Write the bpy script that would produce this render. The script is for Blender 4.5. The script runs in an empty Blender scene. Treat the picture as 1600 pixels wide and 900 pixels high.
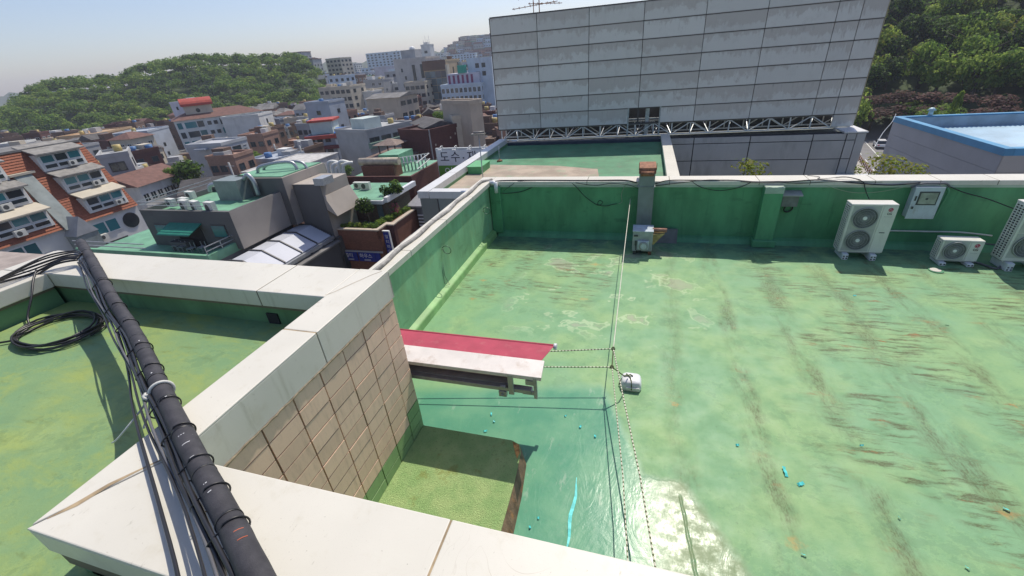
import bpy, bmesh, math, random
from mathutils import Vector, Matrix
random.seed(7)
HAZE_DENSITY = 0.0003
sc = bpy.context.scene
COL = sc.collection
rad = math.radians

# ------------------------------------------------------------------ camera
FPX, YAW, PITCH, ROLL = 657.877, -0.314470, 0.500584, 0.0865959
EYE = Vector((0.0, 0.0, 5.5))
_cy, _sy, _cp, _sp, _cr, _sr = math.cos(YAW), math.sin(YAW), math.cos(PITCH), math.sin(PITCH), math.cos(ROLL), math.sin(ROLL)
_f0 = Vector((_sy, _cy, 0)); _r0 = Vector((_cy, -_sy, 0)); _up = Vector((0, 0, 1))
FWD = _f0 * _cp - _up * _sp
_dn = -(_up * _cp + _f0 * _sp)
RIGHT = _r0 * _cr + _dn * _sr
DOWN = -_r0 * _sr + _dn * _cr
cam_d = bpy.data.cameras.new("camera")
cam_d.sensor_width = 36.0
cam_d.lens = FPX * 36.0 / 1600.0
cam_d.clip_start = 0.05
cam_d.clip_end = 20000
cam = bpy.data.objects.new("camera", cam_d)
COL.objects.link(cam)
cam.matrix_world = Matrix(((RIGHT.x, -DOWN.x, -FWD.x, EYE.x), (RIGHT.y, -DOWN.y, -FWD.y, EYE.y), (RIGHT.z, -DOWN.z, -FWD.z, EYE.z), (0, 0, 0, 1)))
sc.camera = cam

# ------------------------------------------------------------------ light
SUN_EL, SUN_AZ = rad(56.4), rad(11.8)      # azimuth measured from +Y towards +X
world = bpy.data.worlds.new("World"); sc.world = world
world.use_nodes = True
wn = world.node_tree.nodes; wl = world.node_tree.links
wn.clear()
wo = wn.new("ShaderNodeOutputWorld"); wb = wn.new("ShaderNodeBackground"); sky = wn.new("ShaderNodeTexSky")
sky.sky_type = 'NISHITA'; sky.sun_disc = False
sky.sun_elevation = SUN_EL; sky.sun_rotation = SUN_AZ
sky.air_density = 1.0; sky.dust_density = 1.1; sky.ozone_density = 4.0; sky.altitude = 60
wb.inputs[1].default_value = 0.15
tint = wn.new("ShaderNodeMix"); tint.data_type = 'RGBA'; tint.blend_type = 'MULTIPLY'; tint.inputs[0].default_value = 1.0
tint.inputs[7].default_value = (1.15, 1.03, 1.02, 1.0)      # slightly violet summer haze in the whole sky
wl.new(sky.outputs[0], tint.inputs[6]); wl.new(tint.outputs[2], wb.inputs[0]); wl.new(wb.outputs[0], wo.inputs[0])
sun_d = bpy.data.lights.new("sun", 'SUN'); sun_d.energy = 4.6; sun_d.angle = rad(0.53); sun_d.color = (1.0, 0.93, 0.80)
sun = bpy.data.objects.new("sun", sun_d); COL.objects.link(sun)
sdir = Vector((math.cos(SUN_EL) * math.sin(SUN_AZ), math.cos(SUN_EL) * math.cos(SUN_AZ), math.sin(SUN_EL)))
sun.rotation_euler = sdir.to_track_quat('Z', 'Y').to_euler()
sun.location = (0, 0, 60)
sc.view_settings.view_transform = 'Standard'; sc.view_settings.look = 'None'
sc.view_settings.exposure = -0.08; sc.view_settings.gamma = 1.0; sc.view_settings.use_curve_mapping = False
sc.cycles.max_bounces = 6; sc.cycles.volume_bounces = 0
sc.cycles.volume_step_rate = 10

# ------------------------------------------------------------------ survey helpers: photo point -> place in the world
def ray(px, py):
    return RIGHT * ((px - 800) / FPX) + DOWN * ((py - 450) / FPX) + FWD
def on_z(px, py, z):
    d = ray(px, py); return EYE + d * ((z - EYE.z) / d.z)
def on_d(px, py, D):
    d = ray(px, py); return EYE + d * (D / math.hypot(d.x, d.y))
def on_y(px, py, Y):
    d = ray(px, py); return EYE + d * (Y / d.y)
def on_x(px, py, X):
    d = ray(px, py); return EYE + d * (X / d.x)

# ------------------------------------------------------------------ object helpers
def tag(o, label=None, cat=None, group=None, kind=None):
    if label: o["label"] = label
    if cat: o["category"] = cat
    if group: o["group"] = group
    if kind: o["kind"] = kind
    return o
def thing(name, label, cat, loc=(0, 0, 0), rz=0.0, group=None):
    o = bpy.data.objects.new(name, None); COL.objects.link(o)
    o.empty_display_size = 0.2
    o.location = loc; o.rotation_euler = (0, 0, rz)
    return tag(o, label, cat, group)
def copy_tree(o, parent=None):
    c = o.copy(); COL.objects.link(c); c.parent = parent
    for ch in list(o.children): copy_tree(ch, c)
    return c

class MB:
    """collects shapes and links them as ONE mesh object"""
    def __init__(s): s.v = []; s.f = []; s.m = []; s.sm = []
    def add(s, vs, fs, m=0, smooth=False):
        b = len(s.v); s.v += [tuple(v) for v in vs]
        for f in fs: s.f.append(tuple(b + i for i in f)); s.m.append(m); s.sm.append(smooth)
        return s
    def box(s, x0, x1, y0, y1, z0, z1, m=0):
        return s.add([(x0,y0,z0),(x1,y0,z0),(x1,y1,z0),(x0,y1,z0),(x0,y0,z1),(x1,y0,z1),(x1,y1,z1),(x0,y1,z1)],
                     [(0,3,2,1),(4,5,6,7),(0,1,5,4),(1,2,6,5),(2,3,7,6),(3,0,4,7)], m)
    def prism(s, pts, z0, z1, m=0):
        n = len(pts)
        vs = [(p[0],p[1],z0) for p in pts] + [(p[0],p[1],z1) for p in pts]
        fs = [tuple(range(n-1,-1,-1)), tuple(range(n,2*n))] + [(i,(i+1)%n,n+(i+1)%n,n+i) for i in range(n)]
        return s.add(vs, fs, m)
    def hull8(s, a, b, m=0):        # two quads (bottom loop a, top loop b)
        return s.add(list(a)+list(b), [(3,2,1,0),(4,5,6,7),(0,1,5,4),(1,2,6,5),(2,3,7,6),(3,0,4,7)], m)
    def quad(s, a, b, c, d, m=0): return s.add([a,b,c,d], [(0,1,2,3)], m)
    def tube(s, pts, r, n=8, m=0, caps=True, smooth=True):
        pts = [Vector(p) for p in pts]; k = len(pts)
        rr = r if isinstance(r, (list, tuple)) else [r]*k
        b = len(s.v); t0 = (pts[1]-pts[0]).normalized()
        u = t0.cross(Vector((0,0,1)));
        if u.length < 1e-3: u = t0.cross(Vector((1,0,0)))
        u.normalize()
        for i, p in enumerate(pts):
            t = ((pts[min(i+1,k-1)]-pts[max(i-1,0)])).normalized()
            u = (u - t*u.dot(t)).normalized(); w = t.cross(u)
            for j in range(n):
                a = 2*math.pi*j/n
                s.v.append(tuple(p + (u*math.cos(a)+w*math.sin(a))*rr[i]))
        for i in range(k-1):
            for j in range(n):
                s.f.append((b+i*n+j, b+i*n+(j+1)%n, b+(i+1)*n+(j+1)%n, b+(i+1)*n+j)); s.m.append(m); s.sm.append(smooth)
        if caps:
            s.f.append(tuple(b+j for j in range(n-1,-1,-1))); s.m.append(m); s.sm.append(False)
            s.f.append(tuple(b+(k-1)*n+j for j in range(n))); s.m.append(m); s.sm.append(False)
        return s
    def bar(s, a, b, w, h=None, m=0):     # square bar between two points
        a = Vector(a); b = Vector(b); h = h or w
        t = (b-a).normalized(); u = t.cross(Vector((0,0,1)))
        if u.length < 1e-3: u = Vector((1,0,0))
        u.normalize(); q = u.cross(t)
        A = [a+u*sx*w/2+q*sy*h/2 for sx,sy in ((-1,-1),(1,-1),(1,1),(-1,1))]
        B = [p+(b-a) for p in A]
        return s.hull8(A, B, m)
    def disc(s, c, r, n=20, axis='z', m=0):
        vs = []
        for j in range(n):
            a = 2*math.pi*j/n; x, y = r*math.cos(a), r*math.sin(a)
            vs.append((c[0]+x, c[1]+y, c[2]) if axis == 'z' else (c[0]+x, c[1], c[2]+y))
        return s.add(vs, [tuple(range(n))], m)
    def mesh(s, name, mats):
        me = bpy.data.meshes.new(name)
        me.from_pydata(s.v, [], s.f)
        for m in (mats if isinstance(mats, (list, tuple)) else [mats]): me.materials.append(m)
        me.polygons.foreach_set("material_index", s.m); me.polygons.foreach_set("use_smooth", s.sm)
        me.update(); return me
    def build(s, name, mats, parent=None, world=True, bevel=0.0, fix=True, loc=None):
        """world=True: vertices are given in world coordinates"""
        if parent is not None and world and s.v:
            L = parent.location.copy()
            if parent.parent: L = L + parent.parent.location
            s.v = [(v[0]-L.x, v[1]-L.y, v[2]-L.z) for v in s.v]
        elif parent is None and loc is not None:
            s.v = [(v[0]-loc[0], v[1]-loc[1], v[2]-loc[2]) for v in s.v]
        me = s.mesh(name, mats)
        if fix:
            bm = bmesh.new(); bm.from_mesh(me); bmesh.ops.recalc_face_normals(bm, faces=bm.faces); bm.to_mesh(me); bm.free()
        o = bpy.data.objects.new(name, me); COL.objects.link(o)
        if parent is not None: o.parent = parent
        elif loc is not None: o.location = loc
        if bevel:
            md = o.modifiers.new("bevel", 'BEVEL'); md.width = bevel; md.segments = 2; md.limit_method = 'ANGLE'; md.angle_limit = rad(40)
        return o
def inst(name, me, parent, loc=(0,0,0), rz=0.0, scale=(1,1,1), rot=None):
    o = bpy.data.objects.new(name, me); COL.objects.link(o); o.parent = parent
    o.location = loc; o.rotation_euler = rot if rot else (0,0,rz); o.scale = scale
    return o
def text_mesh(body, size, depth=0.004, align='CENTER'):
    c = bpy.data.curves.new("letters", 'FONT'); c.body = body; c.size = size; c.extrude = depth; c.align_x = align; c.align_y = 'CENTER'
    o = bpy.data.objects.new("letters", c); COL.objects.link(o)
    bpy.context.view_layer.update()
    me = bpy.data.meshes.new_from_object(o.evaluated_get(bpy.context.evaluated_depsgraph_get()))
    bpy.data.objects.remove(o); bpy.data.curves.remove(c)
    return me
def text(name, body, size, loc, rot, mat, parent, depth=0.004):
    me = text_mesh(body, size, depth); me.materials.clear(); me.materials.append(mat)
    return inst(name, me, parent, loc, rot=rot)

# ------------------------------------------------------------------ material helpers
class NT:
    def __init__(s, name):
        s.mat = bpy.data.materials.new(name); s.mat.use_nodes = True
        s.n = s.mat.node_tree.nodes; s.l = s.mat.node_tree.links; s.n.clear()
        s.out = s.n.new("ShaderNodeOutputMaterial"); s.b = s.n.new("ShaderNodeBsdfPrincipled")
        s.l.new(s.b.outputs[0], s.out.inputs[0])
        s.b.inputs["Roughness"].default_value = 0.6
    def put(s, sock, val):
        if isinstance(val, bpy.types.NodeSocket): s.l.new(val, sock)
        elif isinstance(val, (tuple, list)) and len(val) == 3 and sock.type == 'RGBA': sock.default_value = (*val, 1)
        else: sock.default_value = val
    def set(s, key, val): s.put(s.b.inputs[key], val)
    def math(s, op, a, b=0.0, c=None, clamp=False):
        n = s.n.new("ShaderNodeMath"); n.operation = op; n.use_clamp = clamp
        s.put(n.inputs[0], a); s.put(n.inputs[1], b)
        if c is not None: s.put(n.inputs[2], c)
        return n.outputs[0]
    def ss(s, x, lo, hi, a=0.0, b=1.0):
        n = s.n.new("ShaderNodeMapRange"); n.interpolation_type = 'SMOOTHSTEP'
        s.put(n.inputs[0], x); s.put(n.inputs[1], lo); s.put(n.inputs[2], hi); s.put(n.inputs[3], a); s.put(n.inputs[4], b)
        return n.outputs[0]
    def mix(s, f, a, b, mode='MIX'):
        n = s.n.new("ShaderNodeMix"); n.data_type = 'RGBA'; n.blend_type = mode
        s.put(n.inputs[0], f); s.put(n.inputs[6], a); s.put(n.inputs[7], b)
        return n.outputs[2]
    def pos(s): return s.n.new("ShaderNodeNewGeometry").outputs["Position"]
    def objc(s): return s.n.new("ShaderNodeTexCoord").outputs["Object"]
    def gen(s): return s.n.new("ShaderNodeTexCoord").outputs["Generated"]
    def rnd(s): return s.n.new("ShaderNodeObjectInfo").outputs["Random"]
    def island(s): return s.n.new("ShaderNodeNewGeometry").outputs["Random Per Island"]
    def sep(s, v):
        n = s.n.new("ShaderNodeSeparateXYZ"); s.l.new(v, n.inputs[0]); return n.outputs
    def comb(s, x, y, z):
        n = s.n.new("ShaderNodeCombineXYZ"); s.put(n.inputs[0], x); s.put(n.inputs[1], y); s.put(n.inputs[2], z); return n.outputs[0]
    def map(s, v, scale=(1,1,1), loc=(0,0,0), rot=(0,0,0)):
        n = s.n.new("ShaderNodeMapping"); s.l.new(v, n.inputs[0]); n.inputs[1].default_value = loc; n.inputs[2].default_value = rot; n.inputs[3].default_value = scale
        return n.outputs[0]
    def vadd(s, a, b):
        n = s.n.new("ShaderNodeVectorMath"); n.operation = 'ADD'; s.put(n.inputs[0], a); s.put(n.inputs[1], b); return n.outputs[0]
    def noise(s, v, scale=5, detail=4, rough=0.55, dist=0.0):
        n = s.n.new("ShaderNodeTexNoise"); s.l.new(v, n.inputs["Vector"])
        n.inputs["Scale"].default_value = scale; n.inputs["Detail"].default_value = detail; n.inputs["Roughness"].default_value = rough; n.inputs["Distortion"].default_value = dist
        return n.outputs[0]
    def voro(s, v, scale=5, feature='F1'):
        n = s.n.new("ShaderNodeTexVoronoi"); n.feature = feature; s.l.new(v, n.inputs["Vector"]); n.inputs["Scale"].default_value = scale
        return n.outputs[0]
    def bump(s, h, strength=0.3, dist=0.02):
        n = s.n.new("ShaderNodeBump"); n.inputs["Strength"].default_value = strength; n.inputs["Distance"].default_value = dist
        s.l.new(h, n.inputs["Height"]); s.l.new(n.outputs[0], s.b.inputs["Normal"]); return n.outputs[0]
def sc3(c, k): return tuple(min(1.0, x*k) for x in c)
def simple(name, col, rough=0.6, var=0.12, scale=4.0, bump=0.0, metal=0.0, bscale=None, dirt=None, spec=0.5):
    t = NT(name); v = t.objc()
    off = t.math('MULTIPLY', t.rnd(), 37.0)
    v = t.vadd(v, t.comb(off, off, off))
    n = t.noise(v, scale, 5)
    c = t.mix(t.ss(n, 0.3, 0.7), sc3(col, 1-var), sc3(col, 1+var))
    if dirt:
        n2 = t.noise(t.map(v, (1,1,0.25)), scale*1.7, 6, 0.65)
        c = t.mix(t.math('MULTIPLY', t.ss(n2, 0.52, 0.72), dirt[1]), c, dirt[0])
    t.set("Base Color", c); t.set("Roughness", rough); t.set("Metallic", metal); t.set("Specular IOR Level", spec)
    if bump: t.bump(t.noise(v, bscale or scale*6, 4), bump, 0.02)
    return t.mat
# ------------------------------------------------------------------ materials
def green_floor(name, base, light, moss, seams=True):
    t = NT(name); p = t.pos(); x, y, z = t.sep(p)
    big = t.noise(p, 0.55, 4, 0.6); mid = t.noise(p, 2.3, 6, 0.62); fine = t.noise(p, 14, 5, 0.65); grain = t.noise(p, 60, 3, 0.7)
    c = t.mix(t.ss(big, 0.38, 0.64), base, light)
    c = t.mix(t.math('MULTIPLY', t.ss(mid, 0.45, 0.72), 0.55), c, sc3(base, 0.86))
    c = t.mix(t.math('MULTIPLY', t.ss(t.noise(p, 1.1, 5, 0.6, 0.4), 0.54, 0.7), 0.28), c, (0.32, 0.44, 0.20))
    if seams:
        # pale tide marks round dried puddles, with a grey-pink silt inside them, near the middle of the roof
        pud = t.noise(t.map(p, (1,1,1), (3.1,1.7,0)), 0.9, 4, 0.55, 0.3)
        zone = t.math('MULTIPLY', t.ss(y, 7.2, 8.2), t.math('MULTIPLY', t.ss(x, -3.4, -2.4), t.ss(x, 2.6, 0.8)))
        c = t.mix(t.math('MULTIPLY', t.math('MULTIPLY', t.ss(pud, 0.555, 0.575), t.ss(pud, 0.60, 0.585)), t.math('MULTIPLY', zone, 0.55)), c, (0.45, 0.56, 0.34))
        c = t.mix(t.math('MULTIPLY', t.math('MULTIPLY', t.ss(pud, 0.585, 0.63), zone), 0.6), c, (0.33, 0.32, 0.25))
        # dirt along the seams of the coating, every 1.2 m, running away from the viewer
        wob = t.math('MULTIPLY', t.math('SUBTRACT', t.noise(p, 0.8, 3), 0.5), 0.6)
        breakup = t.ss(t.noise(t.map(p, (1.2,0.35,1)), 1.8, 6, 0.7), 0.40, 0.62)
        spk = t.ss(t.noise(t.map(p, (5,1.6,1)), 7, 5, 0.75), 0.42, 0.62)
        seam = None
        for sx, wd, st in ((0.93,0.13,0.55),(2.07,0.12,0.95),(3.32,0.16,0.9),(4.7,0.17,0.95),(5.95,0.17,1.0),(7.1,0.15,0.8),(8.4,0.15,0.8)):
            d = t.math('ABSOLUTE', t.math('SUBTRACT', t.math('ADD', x, wob), sx))
            a = t.math('MULTIPLY', t.ss(d, wd*2.4, wd*0.4), st)
            seam = a if seam is None else t.math('MAXIMUM', seam, a)
        seam = t.math('MULTIPLY', seam, t.math('MULTIPLY', breakup, t.math('ADD', 0.45, t.math('MULTIPLY', spk, 0.55))))
        # sweeping strokes across, thin dark lines
        st1 = t.ss(t.noise(t.vadd(t.map(p, (0.75,5.5,1), (0,0,0), (0,0,-0.10)), t.comb(0,t.math('MULTIPLY', mid, 1.2),0)), 1.6, 6, 0.72), 0.44, 0.70)
        z1 = t.math('MULTIPLY', t.ss(t.noise(t.map(p, (1,1,1), (7,2,0)), 0.62, 3), 0.42, 0.56), t.ss(x, 2.3, 3.4))
        z2 = t.math('MULTIPLY', t.math('MULTIPLY', t.ss(y, 8.5, 9.2), t.ss(x, -0.25, -0.6)), t.ss(t.noise(p, 0.9, 3), 0.40, 0.55))
        st2 = t.ss(t.noise(t.map(p, (1.3,8.0,1), (4,0,0), (0,0,0.75)), 1.9, 6, 0.72), 0.45, 0.68)
        zl = t.ss(x, -2.3, -2.9)
        strokes = t.math('MULTIPLY', t.math('MULTIPLY', st1, t.math('SUBTRACT', 1.0, zl)), t.math('MAXIMUM', z1, t.math('MULTIPLY', z2, 0.9)))
        strokes = t.math('MAXIMUM', strokes, t.math('MULTIPLY', t.math('MULTIPLY', st2, zl), z2))
        strokes = t.math('MULTIPLY', strokes, t.ss(t.noise(t.map(p, (14,34,1)), 2.6, 5, 0.8), 0.36, 0.56, 0.4, 1.0))
        dirt = t.math('MAXIMUM', seam, t.math('MULTIPLY', strokes, 1.7, None, True))
        c = t.mix(t.math('MULTIPLY', dirt, 0.9), c, (0.075, 0.085, 0.03))
        rn = t.ss(t.noise(t.map(p, (1,2.2,1), (11,5,0)), 1.5, 5, 0.65), 0.57, 0.66)
        c = t.mix(t.math('MULTIPLY', t.math('MULTIPLY', rn, t.math('ADD', t.math('MULTIPLY', strokes, 1.4), t.math('MULTIPLY', seam, 0.6)), None, True), 0.8), c, (0.32, 0.13, 0.03))
        spots = None
        for rx, ry, rr in ((-1.05,11.28,0.22),(-4.05,9.9,0.16),(-4.0,8.86,0.14),(-1.12,9.25,0.14),(0.87,5.9,0.12),(2.13,3.75,0.17),(6.03,6.9,0.1),(4.72,4.7,0.13)):
            d = t.math('ADD', t.math('ADD', t.math('MULTIPLY', t.math('ABSOLUTE', t.math('SUBTRACT', x, rx)), 0.8), t.math('ABSOLUTE', t.math('SUBTRACT', y, ry))), t.math('MULTIPLY', t.math('SUBTRACT', fine, 0.5), 0.35))
            a = t.ss(d, rr*0.8, 0.0)
            spots = a if spots is None else t.math('MAXIMUM', spots, a)
        c = t.mix(t.math('MULTIPLY', spots, 0.5), c, (0.46, 0.24, 0.05))
        # darker, mottled strip along the back wall
        c = t.mix(t.math('MULTIPLY', t.ss(y, 12.1, 12.9), t.ss(mid, 0.3, 0.65, 0.2, 0.75)), c, (0.07, 0.16, 0.13))
    else:
        c = t.mix(t.math('MULTIPLY', t.ss(t.noise(t.map(p, (0.8,1.7,1), (0,0,0), (0,0,0.5)), 1.5, 7, 0.7, 0.5), 0.45, 0.68), 0.5), c, moss)
        c = t.mix(t.math('MULTIPLY', t.ss(t.noise(t.map(p, (0.6,2.0,1), (3,0,0), (0,0,0.4)), 3.0, 7, 0.75, 0.3), 0.55, 0.7), 0.5), c, (0.13, 0.15, 0.03))
    c = t.mix(t.math('MULTIPLY', t.ss(t.noise(p, 6.5, 7, 0.75), 0.54, 0.72), 0.38 if not seams else 0.22), c, moss if not seams else (0.13,0.21,0.11))
    c = t.mix(t.math('MULTIPLY', t.ss(fine, 0.58, 0.76), 0.34), c, sc3(base, 0.5))
    # crisp-edged older layers showing through, grit, and short pale scuffs
    lay = t.noise(p, 1.35, 9, 0.72, 0.25)
    c = t.mix(t.math('MULTIPLY', t.ss(lay, 0.555, 0.568), 0.20), c, sc3(base, 0.62))
    c = t.mix(t.math('MULTIPLY', t.math('MULTIPLY', t.ss(lay, 0.535, 0.552), t.ss(lay, 0.572, 0.556)), 0.22), c, sc3(light, 1.25))
    grit = t.math('MULTIPLY', t.ss(t.noise(p, 13, 9, 0.82), 0.595, 0.66), t.ss(t.noise(t.map(p, (1,1,1), (9,4,0)), 0.9, 4), 0.40, 0.62))
    c = t.mix(t.math('MULTIPLY', grit, 0.6), c, (0.07, 0.095, 0.045))
    scf = t.math('MULTIPLY', t.ss(t.noise(t.map(p, (3,22,1), (1,8,0), (0,0,0.6)), 1.5, 6, 0.75), 0.66, 0.72), t.ss(t.noise(p, 1.2, 2), 0.5, 0.6))
    c = t.mix(t.math('MULTIPLY', scf, 0.35), c, (0.42, 0.52, 0.40))
    c = t.mix(t.math('MULTIPLY', t.ss(grain, 0.62, 0.72), 0.2), c, sc3(base, 0.5))
    rgh = t.ss(mid, 0.3, 0.7, 0.5, 0.72)
    h = t.math('ADD', t.math('MULTIPLY', mid, 0.6), t.math('ADD', t.math('MULTIPLY', fine, 0.35), t.math('MULTIPLY', grain, 0.1)))
    if seams:
        # newer glossy coat with feathered edges, rolled on beside the tiled wall
        jit = t.math('MULTIPLY', t.math('SUBTRACT', t.noise(p, 5.0, 5, 0.65), 0.5), 0.16)
        def hp(x0, y0, x1, y1, soft):          # 1 on the right-hand side of the line seen along it
            L_ = math.hypot(x1-x0, y1-y0); nx, ny = (y1-y0)/L_, -(x1-x0)/L_
            d = t.math('ADD', t.math('ADD', t.math('MULTIPLY', x, nx), t.math('MULTIPLY', y, ny)), -(nx*x0+ny*y0))
            return t.ss(t.math('ADD', d, jit), -soft, soft)
        A = t.math('MULTIPLY', hp(-3.14,5.50,-0.36,6.12,0.22), hp(-0.36,6.10,0.36,4.33,0.09))
        B = t.math('MULTIPLY', hp(-3,4.30,0.95,4.36,0.05), hp(0.90,4.36,2.6,1.5,0.09))
        G = t.math('MAXIMUM', A, B)
        wr = t.noise(t.map(p, (1.0,0.45,1), (0,0,0), (0,0,0.4)), 3.2, 4, 0.6, 1.2); sp2 = t.noise(p, 9, 6, 0.7); blot = t.noise(p, 5.5, 6, 0.75)
        gc = t.mix(t.ss(t.noise(p, 1.6, 5), 0.35, 0.65), (0.095, 0.285, 0.18), (0.14, 0.335, 0.205))
        gc = t.mix(t.math('MULTIPLY', t.ss(sp2, 0.56, 0.72), 0.4), gc, (0.11, 0.23, 0.15))
        gc = t.mix(t.math('MULTIPLY', t.ss(blot, 0.25, 0.60, 0.45, 1.0), t.ss(x, 0.0, 0.9, 0.0, 0.8)), gc, (0.175, 0.215, 0.095))  # khaki in the base colour stands in for the sun glint's fall-off
        pale = t.ss(t.noise(t.map(p, (1.6,0.6,1), (5,1,0), (0,0,0.5)), 2.6, 5, 0.7), 0.60, 0.68)
        gc = t.mix(t.math('MULTIPLY', pale, 0.35), gc, (0.42, 0.50, 0.40))
        c = t.mix(G, c, gc)
        gr = t.math('ADD', t.ss(sp2, 0.32, 0.72, 0.185, 0.26), t.math('MULTIPLY', t.ss(blot, 0.36, 0.62), t.ss(x, 0.2, 1.15, 0.04, 0.20)))
        rgh = t.math('ADD', t.math('MULTIPLY', rgh, t.math('SUBTRACT', 1.0, G)), t.math('MULTIPLY', gr, G))
        fold = t.math('MULTIPLY', t.ss(t.math('ABSOLUTE', t.math('ADD', t.math('SUBTRACT', x, 0.90), t.math('ADD', t.math('MULTIPLY', t.math('SUBTRACT', y, 3.6), 0.11), t.math('MULTIPLY', jit, 0.4)))), 0.03, 0.0), t.ss(y, 4.15, 4.05))
        hg = t.math('ADD', t.math('MULTIPLY', wr, 0.55), t.math('ADD', t.math('MULTIPLY', sp2, 0.16), t.math('ADD', t.math('MULTIPLY', fold, 0.5), t.math('MULTIPLY', t.math('MULTIPLY', G, 0.4), 1.0))))
        h = t.math('ADD', t.math('MULTIPLY', h, t.math('SUBTRACT', 1.0, G)), t.math('MULTIPLY', hg, G))
    t.set("Base Color", c); t.set("Roughness", rgh); t.set("Specular IOR Level", t.math("SUBTRACT", 0.33, t.math("MULTIPLY", G, 0.165)) if seams else 0.33)
    t.bump(h, 0.33, 0.03)
    return t.mat
M_FLOOR = green_floor("floor_green", (0.175, 0.35, 0.18), (0.23, 0.385, 0.165), (0.30, 0.36, 0.08))
M_LFLOOR = green_floor("floor_green_mossy", (0.175, 0.30, 0.145), (0.245, 0.335, 0.12), (0.32, 0.37, 0.075), seams=False)

def wall_green(name, base, streak=0.5, wear=0.0, axis='x'):
    t = NT(name); p = t.pos(); x, y, z = t.sep(p)
    u = x if axis == 'x' else y
    v = t.comb(u, t.math('MULTIPLY', z, 0.35), 0.0)
    n1 = t.noise(v, 1.4, 5, 0.6); n2 = t.noise(p, 6, 6, 0.65); n3 = t.noise(t.comb(t.math('MULTIPLY', u, 3.0), t.math('MULTIPLY', z, 0.3), 0.0), 2.0, 5, 0.7)
    c = t.mix(t.ss(n1, 0.35, 0.65), sc3(base, 0.85), sc3(base, 1.2))
    c = t.mix(t.math('MULTIPLY', t.ss(n3, 0.55, 0.7), streak), c, sc3(base, 0.55))
    c = t.mix(t.math('MULTIPLY', t.ss(t.noise(t.comb(u, t.math('MULTIPLY', z, 2.5), 1.0), 1.1, 5, 0.65), 0.58, 0.68), 0.5), c, sc3(base, 0.6))
    if wear: c = t.mix(t.math('MULTIPLY', t.ss(t.noise(t.comb(u, z, 0.0), 1.3, 4, 0.6, 0.5), 0.56, 0.6), wear), c, (0.33, 0.44, 0.20))
    c = t.mix(t.math('MULTIPLY', t.ss(n2, 0.6, 0.75), 0.3), c, sc3(base, 0.7))
    t.set("Base Color", c); t.set("Roughness", 0.5); t.set("Specular IOR Level", 0.4)
    t.bump(t.math('ADD', n2, t.math('MULTIPLY', n1, 0.5)), 0.2, 0.02)
    return t.mat
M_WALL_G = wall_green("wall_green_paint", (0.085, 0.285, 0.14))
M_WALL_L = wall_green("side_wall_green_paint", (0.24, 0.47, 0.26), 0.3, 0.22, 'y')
M_WALL_D = wall_green("low_wall_dark_green", (0.12, 0.24, 0.12), 0.5)
M_KERB = wall_green("kerb_green_coating", (0.21, 0.40, 0.15), 0.4, 0.2, 'y')

def coping(name, col=(0.64, 0.615, 0.54)):
    t = NT(name); p = t.pos(); r = t.rnd()
    pp = t.vadd(p, t.comb(t.math('MULTIPLY', r, 9.0), 0.0, 0.0))
    n1 = t.noise(p, 0.9, 4, 0.55); n2 = t.noise(p, 5, 6, 0.7); sp = t.noise(p, 38, 3, 0.6); sc_ = t.noise(t.map(pp, (6,1.4,1), (0,0,0), (0,0,0.6)), 5, 5, 0.75)
    c = t.mix(t.ss(n1, 0.3, 0.7), sc3(col, 0.95), sc3(col, 1.04))
    c = t.mix(t.math('MULTIPLY', r, 0.10), c, sc3(col, 0.75))
    c = t.mix(t.math('MULTIPLY', t.ss(n2, 0.52, 0.74), 0.28), c, (0.44, 0.39, 0.27))
    c = t.mix(t.math('MULTIPLY', t.ss(sp, 0.69, 0.75), 0.55), c, (0.22, 0.19, 0.13))
    c = t.mix(t.math('MULTIPLY', t.ss(sc_, 0.63, 0.72), 0.5), c, (0.30, 0.28, 0.22))
    x, y, z = t.sep(p); nrm = t.sep(t.n.new("ShaderNodeNewGeometry").outputs["Normal"])
    drip = t.noise(t.comb(t.math('MULTIPLY', t.math('ADD', x, y), 7.0), 0.0, t.math('MULTIPLY', z, 0.6)), 1.0, 6, 0.75)
    c = t.mix(t.math('MULTIPLY', t.math('MULTIPLY', t.ss(drip, 0.52, 0.74), t.ss(nrm[2], 0.5, 0.2)), 0.4), c, (0.33, 0.30, 0.22))
    hair = t.noise(t.map(p, (1,1,1), (2,9,0)), 2.1, 3, 0.5, 0.8)
    c = t.mix(t.math('MULTIPLY', t.ss(t.math('ABSOLUTE', t.math('SUBTRACT', hair, 0.47)), 0.0035, 0.0), t.math('MULTIPLY', t.ss(t.noise(p, 0.8, 2), 0.5, 0.6), 0.5)), c, (0.30, 0.25, 0.17))
    t.set("Base Color", c); t.set("Roughness", 0.45); t.set("Specular IOR Level", 0.4)
    t.bump(n2, 0.06, 0.02)
    return t.mat
M_COP = coping("cream_coated_coping")
M_COP_G = simple("coping_face_pale_green", (0.36, 0.46, 0.37), 0.55, 0.12, 2.0, dirt=((0.2,0.28,0.2),0.4))
M_COP_B = coping("pale_metal_coping", (0.62, 0.62, 0.62))
M_SEAL = simple("joint_sealant_dark", (0.16, 0.14, 0.10), 0.8)
M_SEAL2 = simple("brown_crack_sealant", (0.33, 0.25, 0.15), 0.8, 0.3, 9)

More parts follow.
